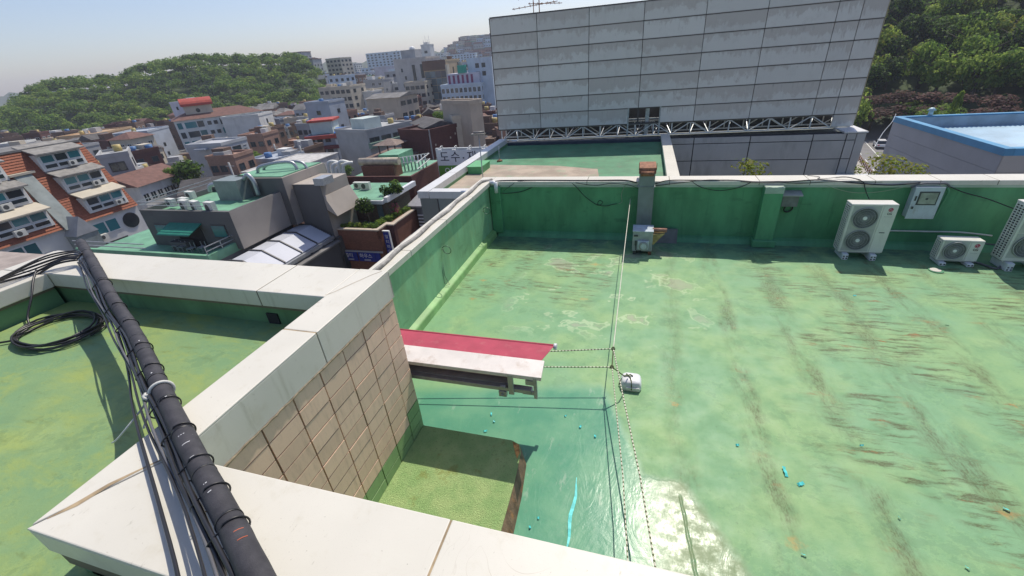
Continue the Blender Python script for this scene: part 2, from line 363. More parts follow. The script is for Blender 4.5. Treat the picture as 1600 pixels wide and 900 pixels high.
def tile_mat(name, col, green=0.0):
    t = NT(name); p = t.pos(); r = t.rnd(); x, y, z = t.sep(p)
    n1 = t.noise(t.comb(t.math('MULTIPLY', y, 6.0), t.math('MULTIPLY', z, 0.8), 0.0), 2.2, 6, 0.7); n2 = t.noise(p, 24, 5, 0.7)
    c = t.mix(r, sc3(col, 0.91), sc3(col, 1.07))
    c = t.mix(t.math('MULTIPLY', t.ss(n1, 0.45, 0.75), 0.55), c, sc3(col, 0.62))
    wsh = t.ss(t.noise(t.comb(t.math('MULTIPLY', y, 2.5), t.math('MULTIPLY', z, 1.3), 4.0), 2.0, 6, 0.75), 0.64, 0.73)
    c = t.mix(t.math('MULTIPLY', wsh, t.ss(z, 2.0, 2.6, 0.15, 0.7)), c, (0.60, 0.55, 0.49))
    c = t.mix(t.math('MULTIPLY', t.ss(n2, 0.58, 0.72), 0.25), c, sc3(col, 0.5))
    t.set("Base Color", c); t.set("Roughness", 0.55); t.bump(n2, 0.12, 0.01)
    return t.mat
M_TILE = tile_mat("beige_stone_tile", (0.78, 0.555, 0.405))
M_TILE_G = tile_mat("tile_overpainted_green", (0.25, 0.40, 0.17))
M_GROUT = simple("dark_mortar", (0.085, 0.062, 0.04), 0.9, 0.3, 8)

def plinth_mat():
    t = NT("granular_green_moss_coating"); p = t.pos()
    g = t.noise(p, 75, 5, 0.8); g2 = t.voro(p, 120); m = t.noise(p, 3, 5, 0.6)
    c = t.mix(t.ss(m, 0.35, 0.65), (0.36, 0.57, 0.21), (0.50, 0.67, 0.27))
    c = t.mix(t.ss(t.noise(p, 34, 6, 0.8), 0.54, 0.68, 0.0, 0.6), c, (0.10, 0.17, 0.06))
    c = t.mix(t.math('MULTIPLY', t.ss(t.noise(p, 2.2, 6, 0.7), 0.58, 0.68), 0.6), c, (0.33, 0.34, 0.08))
    t.set("Base Color", c); t.set("Roughness", 0.85)
    t.bump(t.math('ADD', g, t.math('MULTIPLY', g2, 0.7)), 0.9, 0.03)
    return t.mat
M_PLINTH = plinth_mat()
M_PLINTH_S = simple("bare_rusty_brown_concrete", (0.17, 0.115, 0.07), 0.85, 0.4, 6, 0.4, dirt=((0.42,0.2,0.06),0.7))

def panel_mat(name, col, stain):
    t = NT(name); g = t.gen(); gx, gy, gz = t.sep(g); r = t.rnd(); p = t.pos(); x, y, z = t.sep(p)
    off = t.math('MULTIPLY', r, 91.0)
    edge = t.noise(t.comb(t.math('ADD', t.math('MULTIPLY', gx, 3.0), off), off, t.math('MULTIPLY', gz, 0.6)), 2.2, 6, 0.68)
    streak = t.noise(t.comb(t.math('ADD', t.math('MULTIPLY', gx, 26.0), off), 0.0, t.math('MULTIPLY', gz, 0.8)), 1.0, 5, 0.7)
    lvl = t.math('ADD', t.math('ADD', gz, t.math('MULTIPLY', t.math('SUBTRACT', edge, 0.5), 2.3)), t.math('MULTIPLY', t.math('SUBTRACT', streak, 0.5), 0.30))
    r2 = t.math('FRACT', t.math('MULTIPLY', r, 7.31)); lim = t.math('ADD', 0.18, t.math('MULTIPLY', r2, 0.75))
    msk = t.ss(t.math('SUBTRACT', lvl, lim), -0.10, 0.22)
    c = t.mix(r, sc3(col, 0.93), sc3(col, 1.05))
    c = t.mix(t.math('MULTIPLY', msk, 0.75), c, stain)
    drip = t.math('MULTIPLY', t.ss(streak, 0.56, 0.70), t.ss(gz, 0.05, 0.95))
    c = t.mix(t.math('MULTIPLY', drip, t.math('ADD', 0.15, t.math('MULTIPLY', t.math('FRACT', t.math('MULTIPLY', r, 13.7)), 0.55))), c, sc3(stain, 0.55))
    rim = t.math('MAXIMUM', t.ss(gz, 0.05, 0.0), t.ss(gz, 0.94, 1.0))
    c = t.mix(t.math('MULTIPLY', rim, 0.55), c, sc3(stain, 0.45))
    c = t.mix(t.math('MULTIPLY', t.ss(t.noise(p, 1.4, 6, 0.7), 0.5, 0.75), 0.25), c, sc3(stain, 0.8))
    t.set("Base Color", c); t.set("Roughness", 0.5); t.bump(edge, 0.03, 0.02)
    return t.mat
M_PANEL = panel_mat("stained_grey_panel", (0.65, 0.63, 0.585), (0.49, 0.445, 0.40))
M_PANEL_D = simple("dark_grey_panel", (0.41, 0.40, 0.395), 0.5, 0.08, 0.6, dirt=((0.22,0.21,0.2),0.5))
M_BLACK = simple("black_gap", (0.02, 0.02, 0.022), 0.8)
M_STEEL = simple("galvanised_steel", (0.42, 0.44, 0.46), 0.45, 0.15, 8, metal=0.6)
M_STEEL_W = simple("white_painted_steel", (0.66, 0.66, 0.63), 0.45, 0.08, 6)
M_NAVY = simple("navy_shaded_parapet", (0.035, 0.05, 0.075), 0.5)  # dark navy stands in for the shade on a parapet
M_RUST = simple("rusty_steel", (0.24, 0.105, 0.055), 0.8, 0.35, 9, 0.2, dirt=((0.45,0.22,0.08),0.5))
M_DUCT = simple("grey_painted_duct", (0.20, 0.235, 0.23), 0.45, 0.1, 2.0, dirt=((0.14,0.15,0.14),0.4))
M_BLOW = simple("weathered_grey_machine", (0.33, 0.36, 0.36), 0.5, 0.15, 8, dirt=((0.3,0.17,0.08),0.45))
M_AC = simple("ivory_casing", (0.66, 0.655, 0.60), 0.4, 0.05, 3, dirt=((0.4,0.38,0.3),0.25))
M_AC_DK = simple("dark_grille", (0.06, 0.065, 0.065), 0.5)
M_AC_GR = simple("grey_fan_guard", (0.33, 0.34, 0.33), 0.45)
M_RED = simple("logo_red", (0.45, 0.02, 0.06), 0.4, 0.03)
M_WHITE = simple("white_paint", (0.78, 0.78, 0.76), 0.45, 0.05)
M_PLASTIC = simple("white_plastic", (0.72, 0.73, 0.74), 0.35, 0.06, 8, dirt=((0.4,0.38,0.3),0.3))
M_INK = simple("dark_ink", (0.03, 0.035, 0.04), 0.6, 0.0)
M_METER = simple("pale_blue_grey_enamel", (0.50, 0.56, 0.60), 0.35, 0.07, 6, dirt=((0.3,0.25,0.18),0.4))
M_AWN = simple("crimson_awning_cloth", (0.37, 0.045, 0.08), 0.75, 0.12, 2.5, 0.1, dirt=((0.42,0.13,0.14),0.5))
M_AWN_U = simple("shaded_red_cloth_roll", (0.22, 0.03, 0.03), 0.8, 0.1)  # darker copy of the awning red, with the hood's shade in the colour
M_ALU = simple("white_coated_aluminium", (0.70, 0.655, 0.61), 0.4, 0.07, 3, dirt=((0.45,0.35,0.27),0.5))
M_ALU_G = simple("grey_aluminium", (0.36, 0.36, 0.36), 0.4, 0.1, 6, metal=0.3)
M_ROPE = simple("cream_braided_rope", (0.70, 0.66, 0.55), 0.85, 0.2, 60)
M_ROPE_D = simple("olive_rope_thread", (0.13, 0.15, 0.07), 0.85, 0.2, 60)
def pipe_mat():
    t = NT("black_foam_insulation"); v = t.objc(); p = t.pos()
    n = t.noise(p, 7, 5, 0.65); f = t.noise(p, 90, 3, 0.7); sp = t.noise(p, 34, 4, 0.6)
    c = t.mix(t.ss(n, 0.35, 0.7), (0.028, 0.027, 0.033), (0.052, 0.05, 0.058))
    c = t.mix(t.math('MULTIPLY', t.ss(sp, 0.71, 0.75), 0.8), c, (0.45, 0.43, 0.40))
    c = t.mix(t.math('MULTIPLY', t.ss(t.noise(p, 3, 6, 0.7), 0.6, 0.75), 0.4), c, (0.10, 0.095, 0.09))
    t.set("Base Color", c); t.set("Roughness", 0.72); t.bump(t.math('ADD', f, t.math('MULTIPLY', n, 0.8)), 0.25, 0.01)
    return t.mat
M_PIPE = pipe_mat()
M_CABLE = simple("black_cable", (0.022, 0.022, 0.026), 0.38, 0.15, 5)
M_CABLE_G = simple("grey_cable", (0.12, 0.12, 0.13), 0.45)
M_CABLE_W = simple("white_cable", (0.6, 0.6, 0.56), 0.5)
M_CABLE_O = simple("pale_green_cable", (0.30, 0.40, 0.26), 0.5)
M_TAPE = simple("black_tape", (0.015, 0.015, 0.018), 0.45)
M_CHALK = simple("red_chalk_mark", (0.40, 0.10, 0.05), 0.9)
M_CYAN = simple("turquoise_plastic_film", (0.10, 0.62, 0.60), 0.3, 0.15, 20)
M_BRASS = simple("brown_gravelled_roof", (0.34, 0.29, 0.26), 0.85, 0.18, 3, 0.3)
M_CONC = simple("brown_worn_concrete", (0.37, 0.30, 0.235), 0.8, 0.18, 1.3, 0.2, dirt=((0.22,0.35,0.22),0.6))
M_GREEN2 = simple("terrace_green_coating", (0.065, 0.225, 0.115), 0.5, 0.2, 1.2, 0.1, dirt=((0.20,0.17,0.13),0.45))
M_GREENB = simple("bright_green_box_paint", (0.11, 0.38, 0.15), 0.5, 0.1, 3)
def glass_mat(name, col, rough=0.08):
    t = NT(name); r = t.rnd()
    t.set("Base Color", t.mix(r, sc3(col, 0.6), sc3(col, 1.4))); t.set("Roughness", rough); t.set("Specular IOR Level", 0.8); return t.mat
M_GLASS = glass_mat("window_glass_dark", (0.03, 0.045, 0.05))
M_GLASS_T = glass_mat("window_glass_teal", (0.03, 0.16, 0.18))
M_GLASS_B = glass_mat("facade_glass_grey", (0.13, 0.17, 0.18))
M_FRAME = simple("white_window_frame", (0.62, 0.64, 0.64), 0.4, 0.04)
M_FRAME_D = simple("dark_window_frame", (0.06, 0.06, 0.065), 0.5)

def leaf_mat(name, c1, c2, c3=None):
    t = NT(name); i = t.island(); r = t.rnd()
    c = t.mix(i, c1, c2)
    c = t.mix(t.math('MULTIPLY', r, 0.65), c, c3 or sc3(c1, 0.7))
    t.set("Base Color", c); t.set("Roughness", 0.6); t.set("Specular IOR Level", 0.1)
    tr = t.n.new("ShaderNodeBsdfTranslucent"); t.put(tr.inputs[0], t.mix(0.5, c, sc3(c2, 1.3)))
    mx = t.n.new("ShaderNodeMixShader"); mx.inputs[0].default_value = 0.5
    t.l.new(t.b.outputs[0], mx.inputs[1]); t.l.new(tr.outputs[0], mx.inputs[2]); t.l.new(mx.outputs[0], t.out.inputs[0])
    return t.mat
M_LEAF = leaf_mat("leaf_green", (0.050, 0.105, 0.022), (0.17, 0.27, 0.05), (0.09, 0.19, 0.034))
M_LEAF_L = leaf_mat("leaf_light_green", (0.16, 0.24, 0.04), (0.32, 0.41, 0.09), (0.15, 0.24, 0.04))
M_LEAF_D = leaf_mat("leaf_dark_pine", (0.020, 0.045, 0.018), (0.05, 0.085, 0.028))
M_LEAF_Y = leaf_mat("leaf_yellow_green", (0.17, 0.19, 0.03), (0.30, 0.29, 0.06), (0.13, 0.17, 0.03))
M_LEAF_P = leaf_mat("leaf_purple_brown", (0.10, 0.055, 0.05), (0.22, 0.13, 0.115), (0.09, 0.06, 0.045))
M_FLOWER = leaf_mat("pink_blossom", (0.30, 0.05, 0.11), (0.45, 0.14, 0.22))
M_BARK = simple("tree_bark", (0.07, 0.055, 0.04), 0.9, 0.2, 6)
# ================================================================== THE ROOF WE LOOK DOWN ON
# ---- floors (setting)
tag(MB().box(-4.9, 17, 1.2, 13.4, -0.3, 0.0).build("roof_floor", M_FLOOR), kind="structure")
lf = [(-8.66,-6),(-8.66,3.66),(-3.42,3.66),(-3.42,0.72),(8,0.72),(8,-6)]
tag(MB().prism(lf, 2.3, 2.6).build("upper_roof_floor", M_LFLOOR), kind="structure")
tag(MB().box(-30, -9.72, -8, 4.32, 2.6, 3.05).build("gravelled_roof", M_BRASS), kind="structure")
# building masses below the roof
bm_ = thing("main_building", "broad building under the green roof, mostly hidden below its parapets", "building", (0, 6, -18))
M_MASS = simple("plain_wall_grey", (0.33, 0.32, 0.30), 0.7, 0.1, 0.5)
MB().box(-5.18, 17.5, -8, 13.82, -18, -0.31).build("wall", M_MASS, bm_)
MB().box(-5.16, -4.9, 4.4, 13.8, -0.31, -0.001).build("wall_top", M_MASS, bm_)
MB().box(-9.7, -3.42, -8, 4.30, -18, 2.29).build("stair_block_wall", M_MASS, bm_)
MB().box(-3.42, 8, -8, 1.22, -0.3, 2.29).build("stair_block_wall", M_MASS, bm_)
MB().box(-30, -9.71, -8, 4.28, -18, 2.59).build("side_wing_wall", M_MASS, bm_)

def coping_run(parent, axis, a, b, c0, c1, z0, z1, n, mat=M_COP, face=None, joints=None, lip=0.012):
    """separate coping panels along an axis with a recessed sealed joint between neighbours"""
    cuts = joints or [a + (b-a)*i/n for i in range(n+1)]
    for p, q in zip(cuts[:-1], cuts[1:]):
        g = 0.006
        if axis == 'x': m = MB().box(p+g, q-g, c0, c1, z0, z1)
        else: m = MB().box(c0, c1, p+g, q-g, z0, z1)
        m.build("coping_panel", mat, parent, bevel=0.010)
    for p in cuts[1:-1]:
        j = MB()
        if axis == 'x': j.box(p-0.02, p+0.02, c0+0.006, c1-0.006, z0+0.006, z1-0.004)
        else: j.box(c0+0.006, c1-0.006, p-0.02, p+0.02, z0+0.006, z1-0.004)
        j.build("joint_sealant", M_SEAL, parent)

# ---- back parapet
bp = thing("back_parapet", "long dark green parapet wall with a cream coping behind the outdoor units", "wall", (5, 13.6, 0))
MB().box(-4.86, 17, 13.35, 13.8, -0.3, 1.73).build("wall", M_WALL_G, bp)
coping_run(bp, 'x', -4.76, 17, 13.27, 13.88, 1.78, 1.90, 0, joints=[-4.76,-1.55,0.9,3.3,4.55,6.05,7.45,8.62,10.2,12,14,17])
MB().box(-4.78, 17, 13.28, 13.36, 1.715, 1.779).build("coping_drip_edge", M_COP_G, bp)
k = MB()
k.add([(-4.62,13.35,0),(17,13.35,0),(17,13.16,0),(-4.62,13.16,0),(-4.62,13.35,0.17),(17,13.35,0.17),(17,13.25,0.12),(-4.62,13.25,0.12)], [(3,2,6,7),(7,6,5,4),(0,3,7,4),(2,1,5,6)])
k.build("kerb", M_WALL_G, bp)
pl = MB().box(3.42, 3.90, 13.04, 13.36, 0.2, 1.77)
pl.build("pillar", M_WALL_G, bp, bevel=0.015)
MB().box(3.425, 3.905, 13.03, 13.30, 1.60, 1.785).build("pillar_head", M_COP_G, bp, bevel=0.01)
MB().box(3.35, 3.97, 12.95, 13.36, 0.0, 0.22).build("pillar_base", M_WALL_G, bp, bevel=0.03)
MB().box(-4.80, -4.42, 13.2, 13.36, 0.12, 1.75).build("corner_pilaster", M_WALL_G, bp, bevel=0.02)

# ---- left parapet of the main roof
lp = thing("left_parapet", "pale green side parapet carrying a grey conduit along its cream coping", "wall", (-5, 9, 0))
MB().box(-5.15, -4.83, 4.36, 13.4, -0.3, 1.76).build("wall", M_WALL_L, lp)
coping_run(lp, 'y', 4.36, 13.88, -5.22, -4.765, 1.76, 1.90, 0, joints=[4.36, 6.2, 7.62, 9.6, 11.6, 13.88])
k = MB()
k.add([(-4.87,4.36,0),(-4.66,4.36,0),(-4.87,13.2,0),(-4.66,13.2,0),(-4.87,4.36,0.24),(-4.69,4.36,0.17),(-4.87,13.2,0.24),(-4.69,13.2,0.17)], [(1,3,7,5),(5,7,6,4),(2,6,7,3),(0,1,5,4)])
k.build("kerb", M_KERB, lp, bevel=0.03)
co = MB()
pts = [(-4.98 + 0.03*math.sin(i*1.3), 6.3+0.36*i, 1.955 + 0.012*math.sin(i*2.1)) for i in range(20)]
pts += [(-4.88,13.35,1.93),(-4.75,13.52,1.92)]
tag(MB().tube([(x-0.02,y,z-0.015) for x,y,z in pts], 0.045, 10).build("conduit", simple("weathered_grey_conduit",(0.30,0.29,0.27),0.7,0.3,6,0.3,dirt=((0.1,0.09,0.08),0.6)), None), "lumpy grey conduit lying along the left parapet coping", "conduit")
tag(MB().tube([(-4.78,13.30,1.86),(-4.62,13.22,1.88),(-4.55,13.2,1.84)], 0.07, 12).tube([(-4.55,13.2,1.90),(-4.55,13.2,1.55)], 0.065, 12).build("drain_pipe", M_PLASTIC), "stubby white plastic pipe end in the corner of the back parapet", "pipe")
def hook(y, z, label, wire):
    t = thing("wall_hook", label, "hook", (-4.86, y, z), group="steel eye hooks on the left parapet")
    pts = [(-4.87,y,z)] + [(-4.86+0.05,y,z)]
    for i in range(13):
        a = math.pi + i*2*math.pi/13
        pts.append((-4.86+0.17+0.12*math.cos(a), y+0.03*math.sin(a*0.5), z+0.12*math.sin(a)))
    MB().tube(pts, 0.011, 6).build("eye", simple("greenish_steel_wire",(0.10,0.16,0.12),0.4,0.2,9,metal=0.4), t)
    if wire: MB().tube([(-4.85,y-0.05,z-0.08),(-4.83,y-0.15,z-0.45),(-4.81,y-0.2,0.32),(-4.72,y-0.1,0.24),(-4.78,y-0.05,0.30),(-4.82,y-0.1,0.5),(-4.84,y-0.06,z-0.2)], 0.006, 5).build("wire", M_CABLE_G, t)
hook(9.2, 1.22, "steel eye hook with a long loop of wire hanging from it", True)
hook(12.45, 1.17, "bare steel eye hook nearest the back corner of the left parapet", False)

# ---- tiled parapet that steps up at the left: tiles, fascia, wide coping
tp = thing("tiled_parapet", "beige tiled wall with a deep cream coping wrapping round two sides", "wall", (-3.3, 2.4, 0))
MB().box(-3.42, -3.165, 1.30, 4.335, -0.3, 2.72).build("wall", M_GROUT, tp)
MB().box(-3.43, 8, 0.70, 1.27, -0.3, 2.72).build("wall", M_GROUT, tp)
PY, PZ = 0.405, 0.2065
tile = MB().box(-0.0125, 0.0125, -PY/2+0.009, PY/2-0.009, -PZ/2+0.0075, PZ/2-0.0075)
tmw = tile.mesh("tile", [M_TILE]); tmg = tile.mesh("tile", [M_TILE_G])
TL = tp.location
for i in range(8):
    yc = 4.335 - 0.35/2 if i == 0 else 4.335 - 0.35 - PY*(i-0.5)
    sy = 0.35/PY if i == 0 else 1.0
    if yc < 1.35: continue
    for r in range(13):
        zc = 2.725 - PZ*(r+0.5)
        lim = 0.86 if i < 1 else 0.66 + 0.05*math.sin(i*2.0)
        me = tmg if zc - PZ*0.3 < lim - 0.12 else tmw
        inst("tile", me, tp, (-3.155+random.uniform(-0.0035,0.0035)-TL.x, yc-TL.y, zc-TL.z), scale=(1,sy,1), rot=(random.uniform(-.004,.004),0,random.uniform(-.004,.004)))
# coping: run towards the viewer, then the wide run across the bottom
coping_run(tp, 'y', 2.9, 4.36, -3.56, -3.13, 3.112, 3.135, 0, joints=[2.90, 4.36])
MB().prism([(-3.56,0.685),(-3.13,1.33),(-3.13,2.892),(-3.56,2.892)], 3.112, 3.135).build('coping_panel', M_COP, tp, bevel=0.008)
MB().box(-3.554,-3.136,2.886,2.912,3.1,3.131).build('joint_sealant', M_SEAL2, tp)
MB().box(-3.145, -3.13, 1.315, 2.894, 2.725, 3.114).build("coping_fascia", M_COP, tp, bevel=0.006)
MB().box(-3.145, -3.13, 2.906, 4.36, 2.725, 3.114).build("coping_fascia", M_COP, tp, bevel=0.006)
MB().box(-3.556, -3.542, 1.3, 3.6, 2.88, 3.114).build("coping_fascia", M_COP, tp, bevel=0.004)
MB().box(-3.54, -3.147, 1.3, 4.35, 2.73, 3.114).build("wall_core", M_SEAL, tp)
MB().box(-3.55, -3.13, 4.345, 4.36, 2.725, 3.114).build("coping_fascia", M_COP, tp)
MB().prism([(-3.56,0.66),(-0.935,0.66),(-0.935,1.325),(-3.12,1.325),(-3.13,1.31)], 3.112, 3.135).build("coping_panel", M_COP, tp, bevel=0.008)
for a, b in ((-0.925, 1.75), (1.76, 4.4), (4.41, 8)):
    MB().box(a, b, 0.66, 1.325, 3.112, 3.135).build("coping_panel", M_COP, tp, bevel=0.008)
for jx in (-0.937, 1.748): MB().box(jx, jx+0.014, 0.664, 1.321, 3.1, 3.131).build("joint_sealant", M_SEAL2, tp)
MB().box(-3.55, 8, 0.66, 0.674, 2.90, 3.111).build("coping_fascia", M_COP, tp, bevel=0.004)
MB().box(-3.12, 8, 1.311, 1.325, 2.73, 3.111).build("coping_fascia", M_COP, tp, bevel=0.004)
MB().box(-3.54, 8, 0.68, 1.305, 2.72, 3.11).build("wall_core", M_SEAL, tp)
MB().box(-3.50, 8, 0.70, 0.74, 2.5, 2.899).build("inner_wall", M_WALL_D, tp)
MB().box(-3.50, -3.40, 0.74, 3.66, 2.5, 2.87).build("inner_wall", M_WALL_D, tp)
# cracked sealant where the two coping runs meet
cr = MB()
cpts = [(-3.50,0.74),(-3.42,0.86),(-3.36,1.02),(-3.27,1.16),(-3.19,1.27),(-3.135,1.312)]
for (x0,y0),(x1,y1),w0,w1 in zip(cpts[:-1],cpts[1:],(.004,.02,.016,.008,.006),(.02,.016,.008,.006,.004)):
    cr.quad((x0-w0,y0+w0*.4,3.1372),(x0+w0,y0-w0*.4,3.1372),(x1+w1,y1-w1*.4,3.1372),(x1-w1,y1+w1*.4,3.1372))
cr.build("cracked_sealant", M_SEAL2, tp)
# dried bead of sealant under the fascia
sb = MB(); yy = 1.35; pts = []
while yy < 4.33:
    pts.append((-3.128+random.uniform(0,.006), yy, 2.722+random.uniform(-.006,.006))); yy += 0.06
sb.tube(pts, [0.007+random.uniform(0,.008) for _ in pts], 5).build("sealant_bead", simple("old_brown_sealant",(0.22,0.18,0.12),0.85,0.35,20), tp)

# ---- left upper roof parapets
fp = thing("far_parapet", "low cream parapet with a square drain hole, under the far end of the black pipe", "wall", (-6, 4, 2.6))
MB().box(-9.7, -3.56, 3.66, 4.30, 2.3, 2.86).build("wall", M_WALL_D, fp)
MB().box(-9.74, -4.62, 3.60, 4.36, 2.90, 3.128).build("coping_panel", M_COP, fp, bevel=0.012)
MB().box(-4.605, -3.57, 3.60, 4.36, 2.90, 3.128).build("coping_panel", M_COP, fp, bevel=0.012)
MB().box(-4.63, -4.595, 3.606, 4.354, 2.903, 3.120).build("joint_sealant", M_SEAL, fp)
MB().box(-9.7, -3.57, 3.62, 4.34, 2.86, 2.905).build("wall_core", M_SEAL, fp)
MB().box(-4.66, -4.48, 3.64, 3.67, 2.60, 2.76).build("drain_hole", M_BLACK, fp)
cr = MB()
cpts = [(-3.57,3.62),(-3.50,3.72),(-3.40,3.95),(-3.28,4.2),(-3.2,4.32)]
for (x0,y0),(x1,y1) in zip(cpts[:-1],cpts[1:]):
    cr.quad((x0-.004,y0,3.1375),(x0+.004,y0,3.1375),(x1+.004,y1,3.1375),(x1-.004,y1,3.1375))
cr.build("cracked_sealant", M_SEAL2, tp)
sp_ = thing("side_parapet", "broad cream parapet at the far left edge of the mossy roof", "wall", (-9.2, 0, 2.6))
MB().box(-9.7, -8.72, -6, 3.6, 2.3, 2.86).build("wall", M_WALL_D, sp_)
MB().box(-9.745, -8.66, -6, 3.592, 2.90, 3.124).build("coping_panel", M_COP, sp_, bevel=0.012)
MB().box(-9.7, -8.69, -6, 3.58, 2.86, 2.9).build("wall_core", M_SEAL, sp_)

# ---- mossy plinth under the awning
pt = thing("mossy_plinth", "low green mossy concrete block against the foot of the tiled wall", "plinth", (-2.3, 3, 0))
me = MB()
top_ = [(-3.14,1.3),(-1.345,1.3),(-1.36,2.2),(-1.37,2.9),(-1.385,3.6),(-1.425,4.11),(-1.48,4.26),(-1.61,4.315),(-3.14,4.315)]
bot_ = [(-3.14,1.3),(-1.245,1.3),(-1.275,2.2),(-1.26,2.9),(-1.295,3.6),(-1.36,4.15),(-1.45,4.31),(-1.60,4.335),(-3.14,4.335)]
n_ = len(top_)
mid_ = [(b[0]*0.45+t_[0]*0.55, b[1]*0.5+t_[1]*0.5) for t_, b in zip(top_, bot_)]
me.add([(x,y,-0.02) for x,y in bot_]+[(x,y,0.17) for x,y in mid_]+[(x,y,0.285) for x,y in top_], [tuple(range(n_-1,-1,-1))]+[(k*n_+i,k*n_+(i+1)%n_,(k+1)*n_+(i+1)%n_,(k+1)*n_+i) for k in (0,1) for i in range(n_)], 1)
me.prism(top_, 0.285, 0.30, 0)
me.build("block", [M_PLINTH, M_PLINTH_S], pt, bevel=0.02)
MB().prism([(-1.60,4.29),(-1.49,4.25),(-1.44,4.12),(-1.45,4.0),(-1.50,4.08),(-1.54,4.16)], 0.299, 0.3035).build("rust_patch", simple("orange_rust_stain",(0.50,0.26,0.08),0.9,0.5,14,0.3,dirt=((0.30,0.36,0.12),0.9)), pt)

# ---- awning fixed to the end of the tiled wall
aw = thing("awning", "half rolled crimson awning with a white aluminium hood beside the tiled wall", "awning", (-2.6, 4.6, 1.3))
MB().hull8([(-4.8,4.40,1.52),(-1.12,4.40,1.52),(-1.14,4.73,1.57),(-4.8,4.73,1.57)], [(-4.8,4.40,1.555),(-1.12,4.40,1.555),(-1.14,4.73,1.60),(-4.8,4.73,1.60)]).build("hood", M_ALU, aw, bevel=0.006)
MB().box(-4.8, -1.125, 4.398, 4.415, 1.50, 1.524).build("hood_lip", M_ALU, aw)
MB().tube([(-4.8,4.58,1.43),(-1.34,4.58,1.43)], 0.075, 16).build("cloth_roll", M_AWN_U, aw)
MB().hull8([(-4.8,4.62,1.485),(-1.29,4.62,1.485),(-1.12,5.37,1.395),(-4.8,5.37,1.395)], [(-4.8,4.62,1.490),(-1.29,4.62,1.490),(-1.12,5.37,1.400),(-4.8,5.37,1.400)]).build("cloth", M_AWN, aw)
fb = MB().tube([(-4.8,5.38,1.385),(-1.12,5.38,1.385)], 0.028, 10).build("front_bar", M_AWN, aw)
MB().tube([(-1.13,5.38,1.375),(-1.08,5.38,1.375)], 0.052, 14).build("end_cap", M_PLASTIC, fb)
MB().box(-4.8, -1.28, 4.42, 4.52, 1.20, 1.27).build("torsion_bar", M_ALU_G, aw, bevel=0.008)
MB().hull8([(-4.8,4.50,1.27),(-1.6,4.50,1.27),(-1.6,4.66,1.33),(-4.8,4.66,1.33)], [(-4.8,4.50,1.285),(-1.6,4.50,1.285),(-1.6,4.66,1.345),(-4.8,4.66,1.345)]).build("arm", M_ALU_G, aw)
b1 = MB().box(-1.62, -1.54, 4.395, 4.43, 1.17, 1.525).box(-1.62,-1.54,4.43,4.66,1.46,1.50).build("bracket", M_ALU_G, aw, bevel=0.004)
MB().box(-1.78, -1.66, 4.40, 4.47, 1.10, 1.20).tube([(-1.74,4.41,1.3),(-1.66,4.41,1.3)], 0.03, 8).tube([(-1.72,4.40,1.15),(-1.72,4.37,1.15)],0.02,6).build("gear_box", M_ALU_G, aw, bevel=0.006)
MB().box(-1.24, -1.19, 4.395, 4.43, 1.15, 1.53).box(-1.36,-1.24,4.41,4.46,1.38,1.46).box(-1.42,-1.20,4.43,4.47,1.18,1.24).build("bracket", M_ALU_G, aw, bevel=0.004)

# ---- ropes stretched low across the roof
def rope(name, label, pts, r=0.010, twist=True, sag=0.0, mat=M_ROPE, grp="ropes stretched low across the roof"):
    P = [Vector(p) for p in pts]; Q = []
    for a, b in zip(P[:-1], P[1:]):
        n = max(4, int((b-a).length/0.12))
        for i in range(n):
            s = i/n; Q.append(a.lerp(b, s) - Vector((0,0,sag*4*s*(1-s))))
    Q.append(P[-1])
    t = thing(name, label, "rope", tuple(Q[0]), group=grp)
    MB().tube(Q, r, 6).build("strand", mat, t)
    if twist:
        # dark whipping threads spaced along the braid
        m = MB(); L = 0; step = 0.055
        for a, b in zip(Q[:-1], Q[1:]):
            d = (b-a); n = max(1, int(d.length/step))
            for i in range(n):
                c = a + d*((i+0.5)/n); e = d.normalized()*step*0.23
                m.tube([c-e, c+e], r*1.10, 6, caps=False)
        m.build("dark_thread", M_ROPE_D, t)["kind"] = "stuff"
    return t
K1 = (-0.235, 6.31, 0.75); K2 = (-0.228, 5.94, 0.63)
rope("guy_rope", "upper level rope running left from the upper knot under the awning", [(-4.82,5.34,0.70), K1], sag=0.02)
rope("guy_rope", "lower level rope running left from the lower knot under the awning", [(-4.82,5.2,0.62), K2], sag=0.02)
rope("guy_rope", "long taut rope from the back parapet to the knots", [(-0.2,13.33,1.34), (-0.22,10.2,1.10), K1], r=0.009, twist=False)
rope("guy_rope", "dotted rope from the upper knot towards the near coping", [K1, (0.27,3.75,0.70), (0.66,1.34,0.66)], sag=0.01)
rope("guy_rope", "thin rope from the lower knot towards the near coping", [K2, (0.06,3.82,0.57), (0.30,1.34,0.55)], r=0.008)
rope("guy_rope", "dark rope joining the two knots to the white weight", [K1, K2, (-0.02,6.02,0.40), (0.06,6.24,0.24)], r=0.011, twist=False, mat=M_ROPE_D)
for k, lb in ((K1, "upper frayed knot where the low ropes meet"), (K2, "lower frayed knot where the low ropes meet")):
    m = MB()
    for i in range(5):
        a = random.uniform(0, 6.28); pts = []
        for j in range(9):
            b = a + j*0.8; pts.append((k[0]+0.028*math.cos(b), k[1]+0.028*math.sin(b)*math.cos(i), k[2]+0.028*math.sin(b)*math.sin(i+1)))
        m.tube(pts, 0.008, 5)
    for i in range(4): m.tube([k, (k[0]+random.uniform(-.06,.06), k[1]+random.uniform(-.06,.06), k[2]+random.uniform(-.06,.0))], 0.005, 4)
    tag(m.build("rope_knot", M_ROPE_D, None, loc=k), lb, "knot", "knots of the low ropes")
wt = thing("weight", "white plastic tub tied with rope, standing upside down on the roof", "weight", (0.11, 6.25, 0))
m = MB(); n = 28; prof = [(0.215,0.0),(0.225,0.03),(0.215,0.10),(0.19,0.16),(0.165,0.185),(0.02,0.19)]
